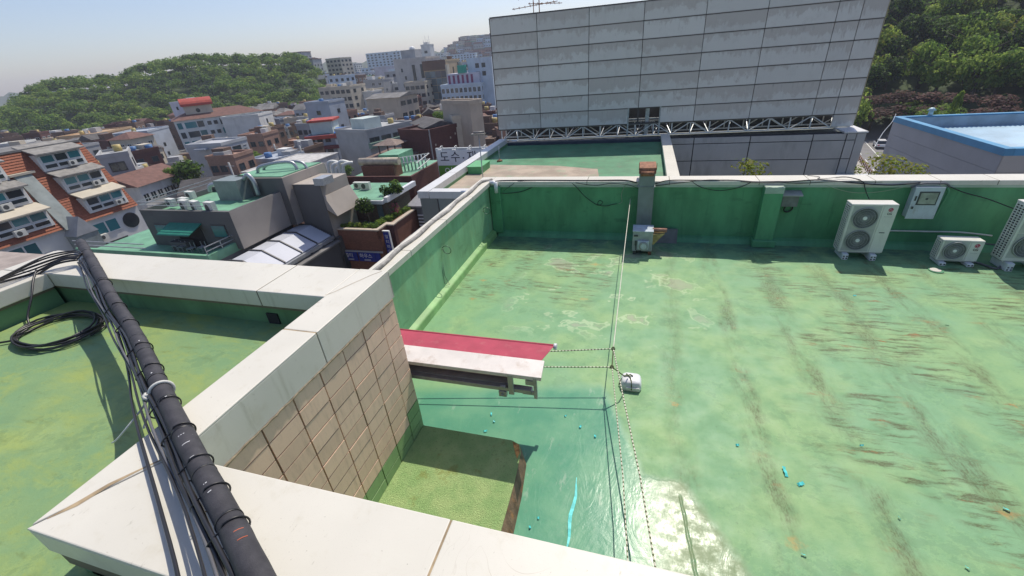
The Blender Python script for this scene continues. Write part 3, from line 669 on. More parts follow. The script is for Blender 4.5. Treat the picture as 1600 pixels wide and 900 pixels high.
vs = []; fs = []
for r, z in prof:
    for j in range(n):
        a = 2*math.pi*j/n; e = 0.42
        cx = abs(math.cos(a))**e*math.copysign(1,math.cos(a)); cy = abs(math.sin(a))**e*math.copysign(1,math.sin(a))
        vs.append((0.11 + r*0.86*cx + 0.04*(z), 6.25 + r*0.78*cy, z))
for i in range(len(prof)-1):
    for j in range(n): fs.append((i*n+j, i*n+(j+1)%n, (i+1)*n+(j+1)%n, (i+1)*n+j))
fs.append(tuple((len(prof)-1)*n+j for j in range(n)))
m.add(vs, fs, 0, True).build("tub", M_PLASTIC, wt)
MB().box(0.03,0.27,6.06,6.075,0.03,0.10).build("label_panel", M_WHITE, wt, bevel=0.006)
MB().tube([(-0.10,6.20,0.02),(-0.07,6.23,0.12),(0.0,6.26,0.2),(0.06,6.28,0.205),(0.10,6.22,0.205),(0.12,6.12,0.18),(0.13,6.05,0.06)], 0.011, 6).tube([(0.0,6.36,0.10),(0.03,6.32,0.2),(0.06,6.27,0.21),(0.09,6.3,0.21),(0.14,6.27,0.205)], 0.012, 6).build("tie_rope", M_ROPE_D, wt)

# ---- black insulated pipe lying across both copings
pp = thing("insulated_pipe", "thick black foam wrapped pipe lying across the cream copings", "pipe", (-3.5, 1.65, 3.14))
ax = [Vector(v) for v in ((-9.25,4.48,3.235),(-8.0,3.87,3.225),(-7.1,3.42,3.20),(-6.25,3.0,3.165),(-5.4,2.60,3.17),(-4.6,2.2,3.20),(-3.8,1.78,3.235),(-2.85,1.295,3.275),(-2.1,0.925,3.33),(-1.7,0.72,3.37),(-0.9,0.30,3.44),(0.2,-0.3,3.5))]
def smooth(P, k=4):
    Q = []
    for i in range(len(P)-1):
        p0 = P[max(i-1,0)]; p1 = P[i]; p2 = P[i+1]; p3 = P[min(i+2,len(P)-1)]
        for j in range(k):
            t = j/k; Q.append(0.5*((2*p1)+(p2-p0)*t+(2*p0-5*p1+4*p2-p3)*t*t+(3*p1-p0-3*p2+p3)*t**3))
    return Q+[P[-1]]
axs = smooth(ax, 5)
R_ = 0.070
MB().tube(axs, [R_*(1+0.02*math.sin(i*1.7)) for i in range(len(axs))], 28).build("foam_sleeve", M_PIPE, pp)
MB().tube([axs[0]+(axs[0]-axs[1]).normalized()*0.04, axs[0]+(axs[0]-axs[1]).normalized()*0.001], [0.07,R_], 20).build("pipe_end", M_TAPE, pp)
def along(P, s):
    L = [0]
    for a, b in zip(P[:-1], P[1:]): L.append(L[-1]+(b-a).length)
    s *= L[-1]
    for i in range(len(P)-1):
        if L[i+1] >= s:
            f = (s-L[i])/(L[i+1]-L[i]); return P[i].lerp(P[i+1], f), (P[i+1]-P[i]).normalized()
    return P[-1], (P[-1]-P[-2]).normalized()
for i in range(17):
    c, d = along(axs, 0.02+0.9*i/17+random.uniform(-.008,.008))
    ti = d.cross(Vector((0,0,1))).normalized()*random.uniform(-.1,.1)
    e = (d+ti).normalized()*random.choice((0.006,0.008,0.02))
    MB().tube([c-e, c+e], R_*random.uniform(1.02,1.05), 24).build("tape_band", M_TAPE, pp)
side = lambda d: Vector((d.y, -d.x, 0)).normalized()*-1
# chalk writing on the foam, small dashes and rings wrapped on the surface
mk = MB(); mk2 = MB()
def arc_mark(m, s, a0, a1, w, r=R_*1.012):
    c, d = along(axs, s); u = side(d); v = u.cross(d).normalized()
    if v.z < 0: v = -v
    for i in range(6):
        p = []
        for aa in (a0+(a1-a0)*i/6, a0+(a1-a0)*(i+1)/6):
            o = (u*math.cos(aa)+v*math.sin(aa))*r
            p += [c+o-d*w, c+o+d*w]
        m.quad(p[0], p[1], p[3], p[2])
for s in (0.772, 0.779):
    mk = MB(); arc_mark(mk, s, 0.9, 1.6, 0.003); mk.build('red_chalk_mark', M_CHALK, pp, fix=False)
for s, a0, a1, w in ((0.66,1.4,2.0,.003),(0.672,1.3,2.0,.003),(0.69,1.5,1.9,.002),(0.722,1.6,1.9,.003),(0.726,1.75,1.85,.008),(0.731,1.6,1.9,.003),(0.60,1.3,1.5,.006),(0.55,1.6,1.75,.008),(0.47,1.4,1.5,.01)):
    mk2 = MB(); arc_mark(mk2, s, a0, a1, w); mk2.build('white_chalk_mark', M_PLASTIC, pp, fix=False)

# cables strapped under the pipe's left flank
cb = thing("cable_bundle", "bundle of black cables strapped along the thick black pipe", "cables", (-4, 1.9, 3.1))
offs = [(-0.083,0.012,0.013),(-0.110,-0.015,0.012),(-0.092,-0.05,0.013),(-0.138,-0.035,0.010),(-0.165,-0.05,0.009)]
for q, (a, b, r) in enumerate(offs):
    pts = []
    for i in range(40):
        s = 0.10+0.84*i/39
        c, d = along(axs, s); u = -side(d)
        lo = 3.15 if (s < 0.2 or 0.62 < s < 0.80) else 0
        z = c.z + b*0.8 + 0.012*math.sin(i*0.9+q*2)
        w_ = abs(a) + 0.012*math.sin(i*0.7+q)
        if s > 0.72: w_ += (s-0.72)*0.45*(q % 3)*0.5
        p = c - side(d)*-1*0 + Vector((-d.y, d.x, 0)).normalized()*0
        n = Vector((d.y, -d.x, 0)).normalized()
        if n.y > 0: n = -n            # towards the viewer / left flank
        p = c + n*w_; p.z = max(z, lo + r) if lo else z
        pts.append(p)
    MB().tube(pts, r, 8).build("cable", M_CABLE if q != 3 else M_CABLE_G, cb)
for s in (0.24,0.335,0.40,0.475,0.53,0.60,0.645,0.69,0.725,0.76):
    c, d = along(axs, s); n = Vector((d.y,-d.x,0)).normalized()
    if n.y > 0: n = -n
    pts = []
    for j in range(25):
        a = 2*math.pi*j/24
        rx = 0.080 + (0.055 if math.cos(a) > 0 else 0)*abs(math.cos(a)); rz_ = 0.078
        pts.append(c + n*(rx*math.cos(a)) + Vector((0,0,1))*(rz_*math.sin(a) - (0.03 if math.cos(a) > 0.3 else 0)) + d*0.03*math.sin(a*0.5))
    MB().tube(pts, 0.006, 5).build("cable_tie", M_TAPE, cb)
# one grey cable that hangs free of the bundle, and the white rope loop
c, d = along(axs, 0.42)
tag(MB().tube(smooth([along(axs, s_)[0] + Vector((-0.459,-0.888,0))*o_ + Vector((0,0,z_)) for s_, o_, z_ in ((.40,.12,-.03),(.45,.15,-.08),(.50,.19,-.12),(.55,.22,-.10),(.60,.235,-.075),(.65,.25,-.085),(.70,.27,-.11),(.76,.30,-.13),(.83,.34,-.1),(.92,.4,-.05))], 4), 0.011, 8).build("loose_cable", M_CABLE), "single grey cable drooping loose beside the black pipe", "cable")
c, d = along(axs, 0.575); n = Vector((d.y,-d.x,0)).normalized()
if n.y > 0: n = -n
wr = thing("white_tie", "white cord tied in a knot round the black pipe", "cord", tuple(c))
pts = [c + n*(0.083*math.cos(2*math.pi*j/24)) + Vector((0,0,1))*(0.083*math.sin(2*math.pi*j/24)) for j in range(25)]
MB().tube(pts, 0.013, 7).build("loop", M_CABLE_W, wr)
kn = c + n*0.094 + Vector((0,0,-0.01))
MB().tube(smooth([kn+Vector(v) for v in ((0.02,0,0.03),(-0.03,-0.02,0.02),(-0.02,0.02,-0.02),(0.03,0,-0.01),(0,-0.03,0.02),(-0.03,0.01,0.03))], 4), 0.014, 7).build("knot", M_CABLE_W, wr)
MB().tube(smooth([kn, kn+Vector((-0.02,-0.08,-0.06)), kn+Vector((-0.06,-0.2,-0.14)), kn+Vector((-0.16,-0.27,-0.24)), kn+Vector((-0.26,-0.27,-0.3))], 4), 0.008, 6).tube(smooth([kn, kn+Vector((0.05,-0.06,-0.05)), kn+Vector((0.10,-0.15,-0.10)), kn+Vector((0.13,-0.2,-0.12))], 4), 0.009, 6).build("tail", M_CABLE_W, wr)

# cables leaving the pipe's far end over the side parapet, and the coil on the mossy floor
lc = thing("slack_cables", "sheaf of black cables sagging from the pipe's far end across the left corner", "cables", (-8.8, 3.2, 3.1))
for q in range(6):
    o = q*0.045
    o = [0.0,0.10,0.04,0.22,0.16,0.31][q]
    P = [(-8.35,3.98-o*.3,3.30-o*.2),(-8.55,4.0-o,3.33-o*.3),(-8.85-.5*(o-.15),3.75-o,3.34-o*.9),(-8.9-(o-.12),3.3-o*.8,3.28-o*.6),(-8.8,2.9-o,3.2-o*.4),(-8.62,2.5-o*.6,3.10-o*.5),(-8.4,2.05-o,3.0-o*.8),(-8.1,1.5,2.9-o)]
    MB().tube(smooth([Vector(p) for p in P], 5), 0.013+0.003*(q % 2), 7).build("cable", M_CABLE, lc)
cc = thing("cable_coil", "flat coil of black cable lying on the mossy green roof", "cable coil", (-7.6, 2.95, 2.6))
pts = []
for i in range(150):
    a = i*2*math.pi/24; k_ = i/150
    pts.append((-7.62 + (0.62+0.05*math.sin(i*0.37)-0.06*k_)*math.cos(a)*1.0 + 0.04*math.sin(i*.21), 2.92 + (0.42+0.04*math.cos(i*.53))*math.sin(a) + 0.03*math.sin(i*.17), 2.625 + 0.012*(i//24) + 0.012*math.sin(i*0.9)+0.006))
MB().tube(pts, 0.014, 7).build("loop", M_CABLE, cc)
MB().tube(smooth([Vector(p) for p in ((-8.2,2.9,2.65),(-8.35,3.0,2.75),(-8.45,3.2,2.95),(-8.62,3.4,3.12),(-8.75,3.55,3.2))], 4), 0.014, 7).tube(smooth([Vector(p) for p in ((-8.0,2.65,2.63),(-8.25,2.5,2.64),(-8.5,2.4,2.65),(-8.6,2.0,2.62))],4), 0.014, 7).build("tail", M_CABLE, cc)

# ---- grey ventilation duct and blower
dv = thing("vent_duct", "tall grey square duct with a rusted hood climbing the back parapet", "duct", (0.25, 13.1, 0))
MB().box(0.02, 0.47, 12.98, 13.255, 0.42, 2.20).build("duct", M_DUCT, dv, bevel=0.012)
MB().box(-0.005, 0.495, 12.96, 13.265, 1.80, 1.815).build("strap", M_DUCT, dv)
MB().hull8([(0.0,12.94,2.2),(0.49,12.94,2.2),(0.49,13.9,2.2),(0.0,13.9,2.2)], [(0.0,13.04,2.36),(0.49,13.04,2.36),(0.49,13.85,2.36),(0.0,13.85,2.36)]).build("hood", M_RUST, dv, bevel=0.02)
MB().tube([(0.06,12.97,2.20),(0.43,12.97,2.20)], 0.07, 14).build("rolled_lip", M_RUST, dv)
MB().tube([(0.0,13.0,2.3),(0.0,13.0,2.52)],0.008,5).tube([(0.49,13.0,2.3),(0.49,13.0,2.5)],0.008,5).build("bolt", M_RUST, dv)
bl = thing("blower", "weathered grey blower box with a rusty outlet pipe at the duct's foot", "blower", (0.27, 12.3, 0))
MB().box(-0.05, 0.52, 12.12, 12.62, 0.10, 0.72).build("casing", M_BLOW, bl, bevel=0.012)
MB().box(-0.06, 0.53, 12.10, 12.64, 0.72, 0.745).build("lid", simple("bluish_worn_lid",(0.45,0.52,0.58),0.4,0.15,4,dirt=((0.3,0.15,0.08),0.4)), bl)
MB().box(0.10, 0.42, 12.05, 12.12, 0.18, 0.46).build("motor_plate", M_METER, bl, bevel=0.015)
mo = MB().tube([(0.27,12.06,0.31),(0.27,11.99,0.31)], 0.13, 20).build("motor", M_BLOW, bl, bevel=0.01)
MB().tube([(0.27,12.0,0.31),(0.27,11.975,0.31)], 0.085, 18).build("motor_cap", M_METER, mo)
MB().box(0.02,0.07,12.09,12.12,0.30,0.44).tube([(0.045,12.09,0.3),(0.05,12.05,0.18),(0.1,12.05,0.14),(0.22,12.05,0.15)],0.012,6).build("switch", M_AC_DK, bl)
MB().box(-0.02,0.10,12.09,12.13,0.58,0.62).build("handle", M_AC_DK, bl)
for fx in (-0.02, 0.42):
    MB().box(fx, fx+0.09, 12.10, 12.60, 0.0, 0.10).build("foot", M_RUST if fx > 0 else M_AC_DK, bl)
MB().tube([(0.50,12.35,0.70),(0.90,12.35,0.70)], 0.062, 16).build("outlet_pipe", simple("red_oxide_pipe",(0.32,0.16,0.11),0.7,0.25,8), bl)
MB().hull8([(0.52,12.2,0.30),(0.56,12.2,0.30),(0.56,12.55,0.30),(0.52,12.55,0.30)], [(0.52,12.2,0.62),(0.85,12.28,0.62),(0.85,12.45,0.62),(0.52,12.55,0.62)]).build("outlet_cone", simple("rust_yellow_sheet",(0.40,0.30,0.12),0.7,0.4,7,dirt=((0.25,0.1,0.03),0.6)), bl)
tag(MB().hull8([(0.56,13.05,0.0),(1.28,13.05,0.0),(1.28,13.12,0.0),(0.56,13.12,0.0)], [(0.56,13.19,0.42),(1.28,13.19,0.42),(1.28,13.245,0.42),(0.56,13.245,0.42)]).build("leaning_board", simple("grey_board",(0.16,0.17,0.17),0.7,0.15,4), None), "dark grey board leaning against the wall right of the duct", "board")

# ---- junction box, meter box
jb = thing("junction_box", "small grey box with a sloping lid fixed right of the green pillar", "electrical box", (4.12, 13.2, 1.2))
MB().box(3.93, 4.34, 13.14, 13.35, 1.20, 1.52).build("box", simple("dull_grey_box",(0.17,0.18,0.17),0.6,0.15,5), jb, bevel=0.01)
MB().hull8([(3.90,13.06,1.52),(4.40,13.06,1.52),(4.40,13.36,1.56),(3.90,13.36,1.56)], [(3.90,13.06,1.545),(4.40,13.06,1.545),(4.40,13.36,1.62),(3.90,13.36,1.62)]).build("lid", simple("grey_lid",(0.33,0.34,0.31),0.6,0.1,5), jb)
MB().tube(smooth([Vector(p) for p in ((4.1,13.25,1.2),(4.06,13.25,1.1),(4.1,13.27,1.02),(4.2,13.3,1.0),(4.28,13.3,1.08),(4.26,13.28,1.2))],3), 0.02, 7).build("wire", M_CABLE, jb)
mb = thing("meter_box", "pale enamel meter box with a dark framed window on the back parapet", "meter box", (7.2, 13.2, 0.95))
MB().box(6.92, 7.50, 13.12, 13.35, 0.94, 1.75).build("box", M_METER, mb, bevel=0.02)
dr = MB().box(6.90, 7.52, 13.10, 13.12, 0.92, 1.77).build("door", M_METER, mb, bevel=0.012)
MB().box(7.01, 7.44, 13.090, 13.105, 1.30, 1.66).build("window_gasket", M_AC_DK, dr, bevel=0.02)
MB().box(7.045, 7.405, 13.082, 13.092, 1.335, 1.625).build("window", simple("cloudy_window",(0.30,0.33,0.27),0.3,0.25,5), dr)
MB().tube([(7.2,13.083,1.47),(7.2,13.079,1.47)],0.03,12).build("dial", M_AC_DK, dr)
MB().box(6.95,6.98,13.08,13.1,1.42,1.54).box(6.945,6.985,13.075,13.1,1.20,1.26).build("latch", M_AC_DK, dr)
MB().tube(smooth([Vector(p) for p in ((7.62,13.25,1.72),(7.68,13.24,1.6),(7.66,13.26,1.3),(7.64,13.28,1.0),(7.6,13.3,0.92),(7.45,13.3,0.9))],4), 0.03, 8).build("conduit", M_WALL_G, mb)
MB().tube(smooth([Vector(p) for p in ((6.85,13.24,1.72),(7.0,13.2,1.83),(7.3,13.2,1.84),(7.55,13.22,1.83),(7.66,13.24,1.74))],4), 0.022, 8).build("conduit", M_CABLE_G, mb)

# ---- outdoor units
def fan(parent, cx, cz, y, R, L):
    g = thing("fan", None, None, (cx-L[0], y-L[1], cz-L[2])); g.parent = parent
    dk = MB().tube([(0,0.0,0),(0,-0.012,0)], R, 36).mesh("fan_opening", [M_AC_DK]); inst("fan_opening", dk, g)
    m = MB()
    for i in range(44):
        a = 2*math.pi*i/44; pts = []
        for j in range(7):
            r = R*(0.18+0.80*j/6); b = a + 0.75*(1-j/6)
            pts.append((r*math.cos(b), -0.022, r*math.sin(b)))
        m.tube(pts, 0.0042, 4, caps=False)
    for k_ in (0.35,0.55,0.78,0.99):
        m.tube([(R*k_*math.cos(2*math.pi*j/36), -0.024, R*k_*math.sin(2*math.pi*j/36)) for j in range(37)], 0.005 if k_ < .9 else .012, 5, caps=False)
    inst("guard", m.mesh("guard", [M_AC_GR]), g)
    inst("hub", MB().tube([(0,-0.014,0),(0,-0.034,0)], R*0.17, 20).mesh("hub", [M_WHITE]), g)
    # three blades behind the guard
    bl_ = MB()
    for i in range(3):
        a = i*2*math.pi/3 + 0.4
        P = [(R*r*math.cos(a+t), -0.013, R*r*math.sin(a+t)) for r, t in ((0.15,0),(0.55,-0.25),(0.9,-0.15),(0.92,0.5),(0.5,0.6))]
        bl_.add(P, [tuple(range(5))])
    inst("blades", bl_.mesh("blades", [simple("fan_blade_grey",(0.14,0.145,0.145),0.5)]), g)
def logo(parent, x, z, y, L, r):
    g = thing("brand_mark", None, None, (x-L[0], y-L[1], z-L[2])); g.parent = parent
    inst("roundel", MB().tube([(0,0,0),(0,-0.004,0)], r, 24).mesh("roundel", [M_RED]), g)
    m = MB()
    m.tube([(r*0.72*math.cos(a), -0.006, r*0.72*math.sin(a)) for a in [math.pi*0.5+i*1.55*math.pi/20 for i in range(21)]], r*0.055, 5)
    m.tube([(r*0.72,-0.006,0),(r*0.25,-0.006,0)], r*0.055, 5).tube([(-0.02*r,-0.006,r*0.42),(-0.02*r,-0.006,-r*0.35),(r*0.25,-0.006,-r*0.35)], r*0.06, 5).tube([(-r*0.32,-0.005,r*0.3),(-r*0.32,-0.008,r*0.3)], r*0.1, 8)
    inst("face_lines", m.mesh("face_lines", [M_PLASTIC]), g)
    text("letters", "LG", r*1.55, (0.0,-0.004,-r*2.0), (rad(90),0,0), M_INK, g)
def outdoor_unit(label, x0, x1, y0, y1, z0, z1, fans, feet, rz=0.0):
    L = (0.5*(x0+x1), y0, 0)
    t = thing("outdoor_unit", label, "air conditioner", L, rz, "air conditioner outdoor units along the back parapet")
    w = x1-x0; lx = x0-L[0]
    c = inst("casing", MB().box(lx, -lx, 0.012, y1-y0, z0, z1-0.03).mesh("casing", [M_AC]), t)
    inst("top_cover", MB().box(lx-0.008, -lx+0.008, 0.0, y1-y0+0.01, z1-0.045, z1).mesh("top_cover", [M_AC]), t).modifiers.new("bevel",'BEVEL').width = 0.01
    inst("front_panel", MB().box(-lx-w*0.30, -lx+0.004, 0.0, 0.03, z0+0.01, z1-0.047).mesh("front_panel", [M_AC]), t)
    inst("front_panel", MB().box(lx-0.004, -lx-w*0.305, 0.004, 0.03, z0+0.01, z1-0.047).mesh("front_panel", [M_AC]), t)
    # side grille: rows of bars over a dark opening
    inst("coil", MB().box(lx-0.004, lx+0.01, 0.05, y1-y0-0.03, z0+0.05, z1-0.07).mesh("coil", [M_BLACK]), t)
    m = MB(); n = max(5, int((z1-z0)/0.062))
    for i in range(n+1):
        z = z0+0.05+(z1-z0-0.12)*i/n; m.box(lx-0.016, lx-0.004, 0.045, y1-y0-0.025, z-0.011, z+0.011)
    for k_ in range(4):
        yy = 0.05+(y1-y0-0.09)*k_/3; m.box(lx-0.018, lx-0.003, yy-0.012, yy+0.012, z0+0.04, z1-0.06)
    inst("side_grille", m.mesh("side_grille", [M_AC]), t)
    for cz, R in fans:
        inst("fan_frame", MB().box(lx+w*0.045, lx+w*0.66, -0.002, 0.006, cz-w*0.315, cz+w*0.315).mesh("fan_frame", [simple("fan_frame_grey",(0.44,0.45,0.42),0.45,0.06)]), t).modifiers.new("bevel",'BEVEL').width = 0.002
        fan(t, L[0]+lx+w*0.352, cz, y0-0.004, R, L)
    logo(t, L[0]-lx-w*0.14, z1-0.14 if len(fans) > 1 else z1-0.13, y0-0.001, L, 0.052)
    if len(fans) > 1:
        inst("badge", MB().box(-lx-w*0.22,-lx-w*0.10,-0.003,0.0,z0+(z1-z0)*0.42,z0+(z1-z0)*0.435).mesh("badge",[M_INK]), t)
    inst("badge", MB().box(-lx-w*0.24,-lx-w*0.06,-0.002,0.0,z1-0.33,z1-0.324).mesh("badge",[M_AC_GR]), t)
    for fx in feet:
        f = inst("foot", MB().box(fx-0.07, fx+0.07, -0.10, y1-y0+0.06, 0.0, z0-0.03).mesh("foot", [M_PLASTIC]), t)
        md = f.modifiers.new("bevel",'BEVEL'); md.width = 0.012
        hm = MB().box(-0.018,0.018,-0.103,-0.098,-0.018,0.018).mesh("foot_hole", [M_AC_DK])
        for hx in (-0.035, 0.035):
            for hz in (0.045, 0.105):
                if hz < z0-0.05: inst("foot_hole", hm, f, (fx+hx, 0, hz))
    inst("base_rail", MB().box(lx+0.02,-lx-0.02,0.02,y1-y0-0.02,z0-0.03,z0).mesh("base_rail",[M_AC_GR]), t)
    return t
outdoor_unit("tall ivory outdoor unit with two fans standing in full view", 5.34, 6.33, 12.42, 12.78, 0.20, 1.525, [(1.16,0.275),(0.545,0.275)], (-0.33,0.30))
outdoor_unit("small low ivory outdoor unit with a single fan", 7.46, 8.27, 12.28, 12.58, 0.12, 0.67, [(0.395,0.225)], (-0.28,0.28), rz=rad(-1.5))
outdoor_unit("tall ivory outdoor unit with two fans cut by the frame's right edge", 8.64, 9.63, 12.12, 12.50, 0.24, 1.66, [(1.28,0.275),(0.63,0.275)], (-0.33,0.30), rz=rad(1.0))
tag(MB().tube(smooth([Vector(p) for p in ((6.2,12.85,0.62),(6.5,13.2,0.52),(6.9,13.3,0.50),(7.6,13.3,0.50),(8.3,13.25,0.52),(8.9,13.1,0.5))],4), 0.022, 8).build("refrigerant_line", M_CABLE_W), "white lagged pipe running along the wall between the outdoor units", "pipe")
tag(MB().tube(smooth([Vector(p) for p in ((8.3,12.9,0.45),(8.5,13.0,0.38),(8.7,12.9,0.36),(8.9,12.7,0.4))],4), 0.02, 8).tube(smooth([Vector(p) for p in ((8.25,12.55,0.03),(8.45,12.35,0.03),(8.6,12.1,0.03),(8.75,12.2,0.05))],4), 0.025, 8).build("refrigerant_line", M_CABLE_G), "grey lagged pipe curling on the floor beside the low outdoor unit", "pipe")
ld = thing("round_lid", "small pale round lid lying in the shade line by the outdoor units", "lid", (7.32,11.88,0))
MB().tube([(7.32,11.88,0.001),(7.32,11.88,0.02)], 0.15, 24).build("ring", M_WALL_G, ld)
MB().tube([(7.30,11.88,0.02),(7.30,11.88,0.03)], 0.11, 24).build("lid", M_COP, ld)

# ---- cables on the back coping
def cable(label, pts, r=0.012, mat=M_CABLE, k=5):
    return tag(MB().tube(smooth([Vector(p) for p in pts], k), r, 6).build("cable", mat), label, "cable", "cables along the back coping")
zc = 1.915
cable("thick black cable along the front of the back coping left of the duct", [(-4.6,13.3,1.9),(-4.3,13.36,zc),(-3.2,13.38,zc),(-2,13.34,zc),(-1.2,13.33,zc),(-0.4,13.32,1.92),(-0.05,13.2,1.88)], 0.022)
cable("black cable sagging over the pillar right of the duct", [(0.5,13.2,1.85),(0.9,13.3,1.92),(1.8,13.32,zc),(2.6,13.31,zc),(3.3,13.22,1.88),(3.65,13.1,1.93),(4.0,13.2,1.9),(4.8,13.3,1.92),(5.6,13.26,1.84),(6.4,13.24,1.79),(7.0,13.22,1.86)], 0.016)
cable("second black cable tangled with the one over the pillar", [(0.5,13.22,1.78),(1.2,13.25,1.86),(2.0,13.3,1.93),(2.8,13.28,1.88),(3.5,13.08,1.9),(3.7,13.06,1.92),(4.3,13.25,1.84),(5.2,13.27,1.88),(6.2,13.28,1.85)], 0.012)
cable("black cable hanging in a deep loop to a curl on the dark green wall", [(-2.1,13.3,1.9),(-1.9,13.26,1.75),(-1.6,13.3,1.4),(-1.2,13.32,1.12),(-1.05,13.3,1.22),(-1.15,13.3,1.28),(-1.2,13.3,1.15),(-0.95,13.3,1.1),(-0.75,13.3,1.15),(-0.6,13.3,1.18)], 0.010)
cable("pale green cable hanging beside the duct", [(-0.3,13.28,1.86),(-0.42,13.26,1.7),(-0.48,13.3,1.45),(-0.45,13.3,1.25),(-0.55,13.3,1.18)], 0.010, M_CABLE_O)
cable("black cable draped low in the left back corner", [(-4.5,13.2,1.55),(-4.2,13.3,1.5),(-3.7,13.32,1.56),(-3.3,13.3,1.72),(-3.0,13.3,1.88)], 0.011)
cable("thin black cable crossing the pale coping face", [(-4.3,13.25,1.6),(-4.0,13.26,1.8),(-3.8,13.3,1.9),(-3.2,13.32,1.92)], 0.008)
cable("thin black cable in a shallow loop left of the duct", [(-1.9,13.26,1.86),(-1.3,13.26,1.78),(-0.8,13.26,1.84),(-0.3,13.26,1.8),(0.0,13.15,1.72)], 0.008)
cable("black cable sagging in a loop midway to the green pillar", [(1.5,13.28,1.9),(1.8,13.26,1.72),(2.3,13.27,1.62),(2.8,13.26,1.72),(3.1,13.25,1.88)], 0.010)
cable("pale green wire swagged between pillar and meter box", [(4.6,13.3,1.9),(5.0,13.28,1.75),(5.6,13.27,1.58),(6.2,13.27,1.6),(6.8,13.2,1.78)], 0.008, M_CABLE_O)
cable("black cable dropping behind the tall outdoor unit", [(5.2,13.5,1.93),(5.45,13.35,1.97),(5.75,13.24,1.88),(5.85,13.25,1.7),(5.95,13.2,1.5),(6.0,12.85,1.3)], 0.012)
cable("thin black cable lying across the top of the coping above the tall unit", [(4.6,13.78,1.92),(4.85,13.6,1.92),(4.75,13.4,1.92),(5.0,13.35,1.95),(5.4,13.45,1.96),(5.7,13.3,1.92)], 0.008)
cable("black cable from the meter box to the right hand outdoor unit", [(7.6,13.24,1.78),(8.0,13.24,1.6),(8.5,13.22,1.45),(8.9,13.0,1.3),(9.2,12.6,1.2)], 0.014)

# ---- scraps of film left on the roof
scr = [(2.29,4.81,.16,.05,.6,"largest turquoise film strip lying curled on the green roof"),(2.44,4.64,.09,.05,-.5,"crumpled turquoise film scrap just right of the largest strip")]
others = [(1.73,5.17,"nearest the second dirty seam, left of the largest strip"),(4.75,4.78,"in the brown stain at lower right"),(3.46,4.37,"alone below the crumpled scrap, towards lower right"),(2.2,3.61,"beside the orange rust stain at the bottom"),(3.89,3.86,"at the bottom right of the roof"),(5.03,10.27,"nearest the tall outdoor unit"),(6.29,9.26,"far right, nearest the low outdoor unit"),(3.47,5.53,"in the middle of the right half of the roof"),(-2.22,5.03,"highest of three below the awning"),(-2.12,4.87,"middle of three below the awning"),(-2.2,4.64,"lowest of three, at the mossy plinth's far edge"),(-0.94,5.24,"on the glossy coating left of the rope shadows"),(-0.66,5.05,"on the glossy coating nearest the rope shadows"),(-1.08,3.2,"beside the mossy plinth's rusty flank"),(-1.0,3.35,"just above the one at the plinth's flank"),(-0.4,4.9,"faint one under the two thin ropes")]
def scrap(x, y, a, b, rot, label, grp=None):
    m = MB(); n = 5; vs = []
    for i in range(n):
        t = i/(n-1)-0.5; z = 0.012+0.018*abs(math.sin(i*1.9))
        for s_ in (-1, 1):
            lx, ly = t*a*2, s_*b*(1-0.3*(i % 2))
            vs.append((x+lx*math.cos(rot)-ly*math.sin(rot), y+lx*math.sin(rot)+ly*math.cos(rot), z+0.006*s_))
    m.add(vs, [(2*i,2*i+1,2*i+3,2*i+2) for i in range(n-1)])
    tag(m.build("film_scrap", M_CYAN, None, loc=(x,y,0), fix=False), label, "plastic scrap", grp)
for a in scr: scrap(a[0], a[1], a[2]*0.5, a[3]*0.5, a[4]+1.0, a[5])
for i, (x, y, w_) in enumerate(others): scrap(x, y, random.uniform(.015,.035), random.uniform(.008,.02), random.uniform(0,3), "small turquoise film scrap "+w_, "small film scraps on the roof")
m = MB(); vs = []
for i in range(12):
    t = i/11; w_ = 0.004+0.020*math.sin(math.pi*min(1,t*0.95+0.05))
    for s_ in (-1,1): vs.append((-0.57+s_*w_+0.015*math.sin(i), 3.0+1.08*t, 0.012+0.012*(i%2)))
m.add(vs, [(2*i,2*i+1,2*i+3,2*i+2) for i in range(11)])
tag(m.build("film_strip", M_CYAN, None, loc=(-0.57,3.5,0), fix=False), "long pointed turquoise film strip on the glossy coating", "plastic scrap")
# ================================================================== BEYOND THE ROOF
GZ = -18.0
# ---- ground, road
def terrain_z(x, y):
    D = math.hypot(x, y); az = math.degrees(math.atan2(x, y))
    z = GZ
    def s(t): t = max(0.0, min(1.0, t)); return t*t*(3-2*t)
    # wooded hill on the left
    ridge = [(-95,-13),(-72,-13),(-67,-10),(-64.5,-6),(-63.2,0.5),(-62,6.5),(-60.5,10.5),(-58.5,11.5),(-56.5,11),(-55.2,10.5),(-54.2,15.5),(-52,18),(-49,20.5),(-46,19),(-43,17.5),(-40.5,17),(-38.9,14),(-38.0,2),(-36.5,-18),(-30,-18)]
    if -95 < az < -36.5 and D > 250:
        for (a0,z0),(a1,z1) in zip(ridge[:-1], ridge[1:]):
            if a0 <= az <= a1:
                r = z0+(z1-z0)*(az-a0)/(a1-a0); break
        z = max(z, GZ + (r-3.0-GZ)*s((D-292)/118.0)*(1-s((D-470)/200)))
    # wooded hill on the right
    if az > 14 and D > 118:
        k = s((az-15)/6.0)
        z = max(z, GZ + k*(0.36*(D-134) if D > 134 else 0)*(1 if D < 300 else 1))
        z = min(z, 60)
    # far hillside covered with houses
    if -30 < az < 14 and D > 560:
        k = s((az+27.5)/7.0)
        z = max(z, GZ + k*56*s((D-560)/420.0))
    return z
NA, ND = 90, 70
vs = []; fs = []
dists = [0] + [22*1.075**i for i in range(ND)]
for j, D in enumerate(dists):
    for i in range(NA+1):
        a = rad(-105 + 165*i/NA); x, y = D*math.sin(a), D*math.cos(a)
        vs.append((x, y, terrain_z(x, y)))
for j in range(len(dists)-1):
    for i in range(NA):
        b = j*(NA+1)+i; fs.append((b, b+1, b+NA+2, b+NA+1))
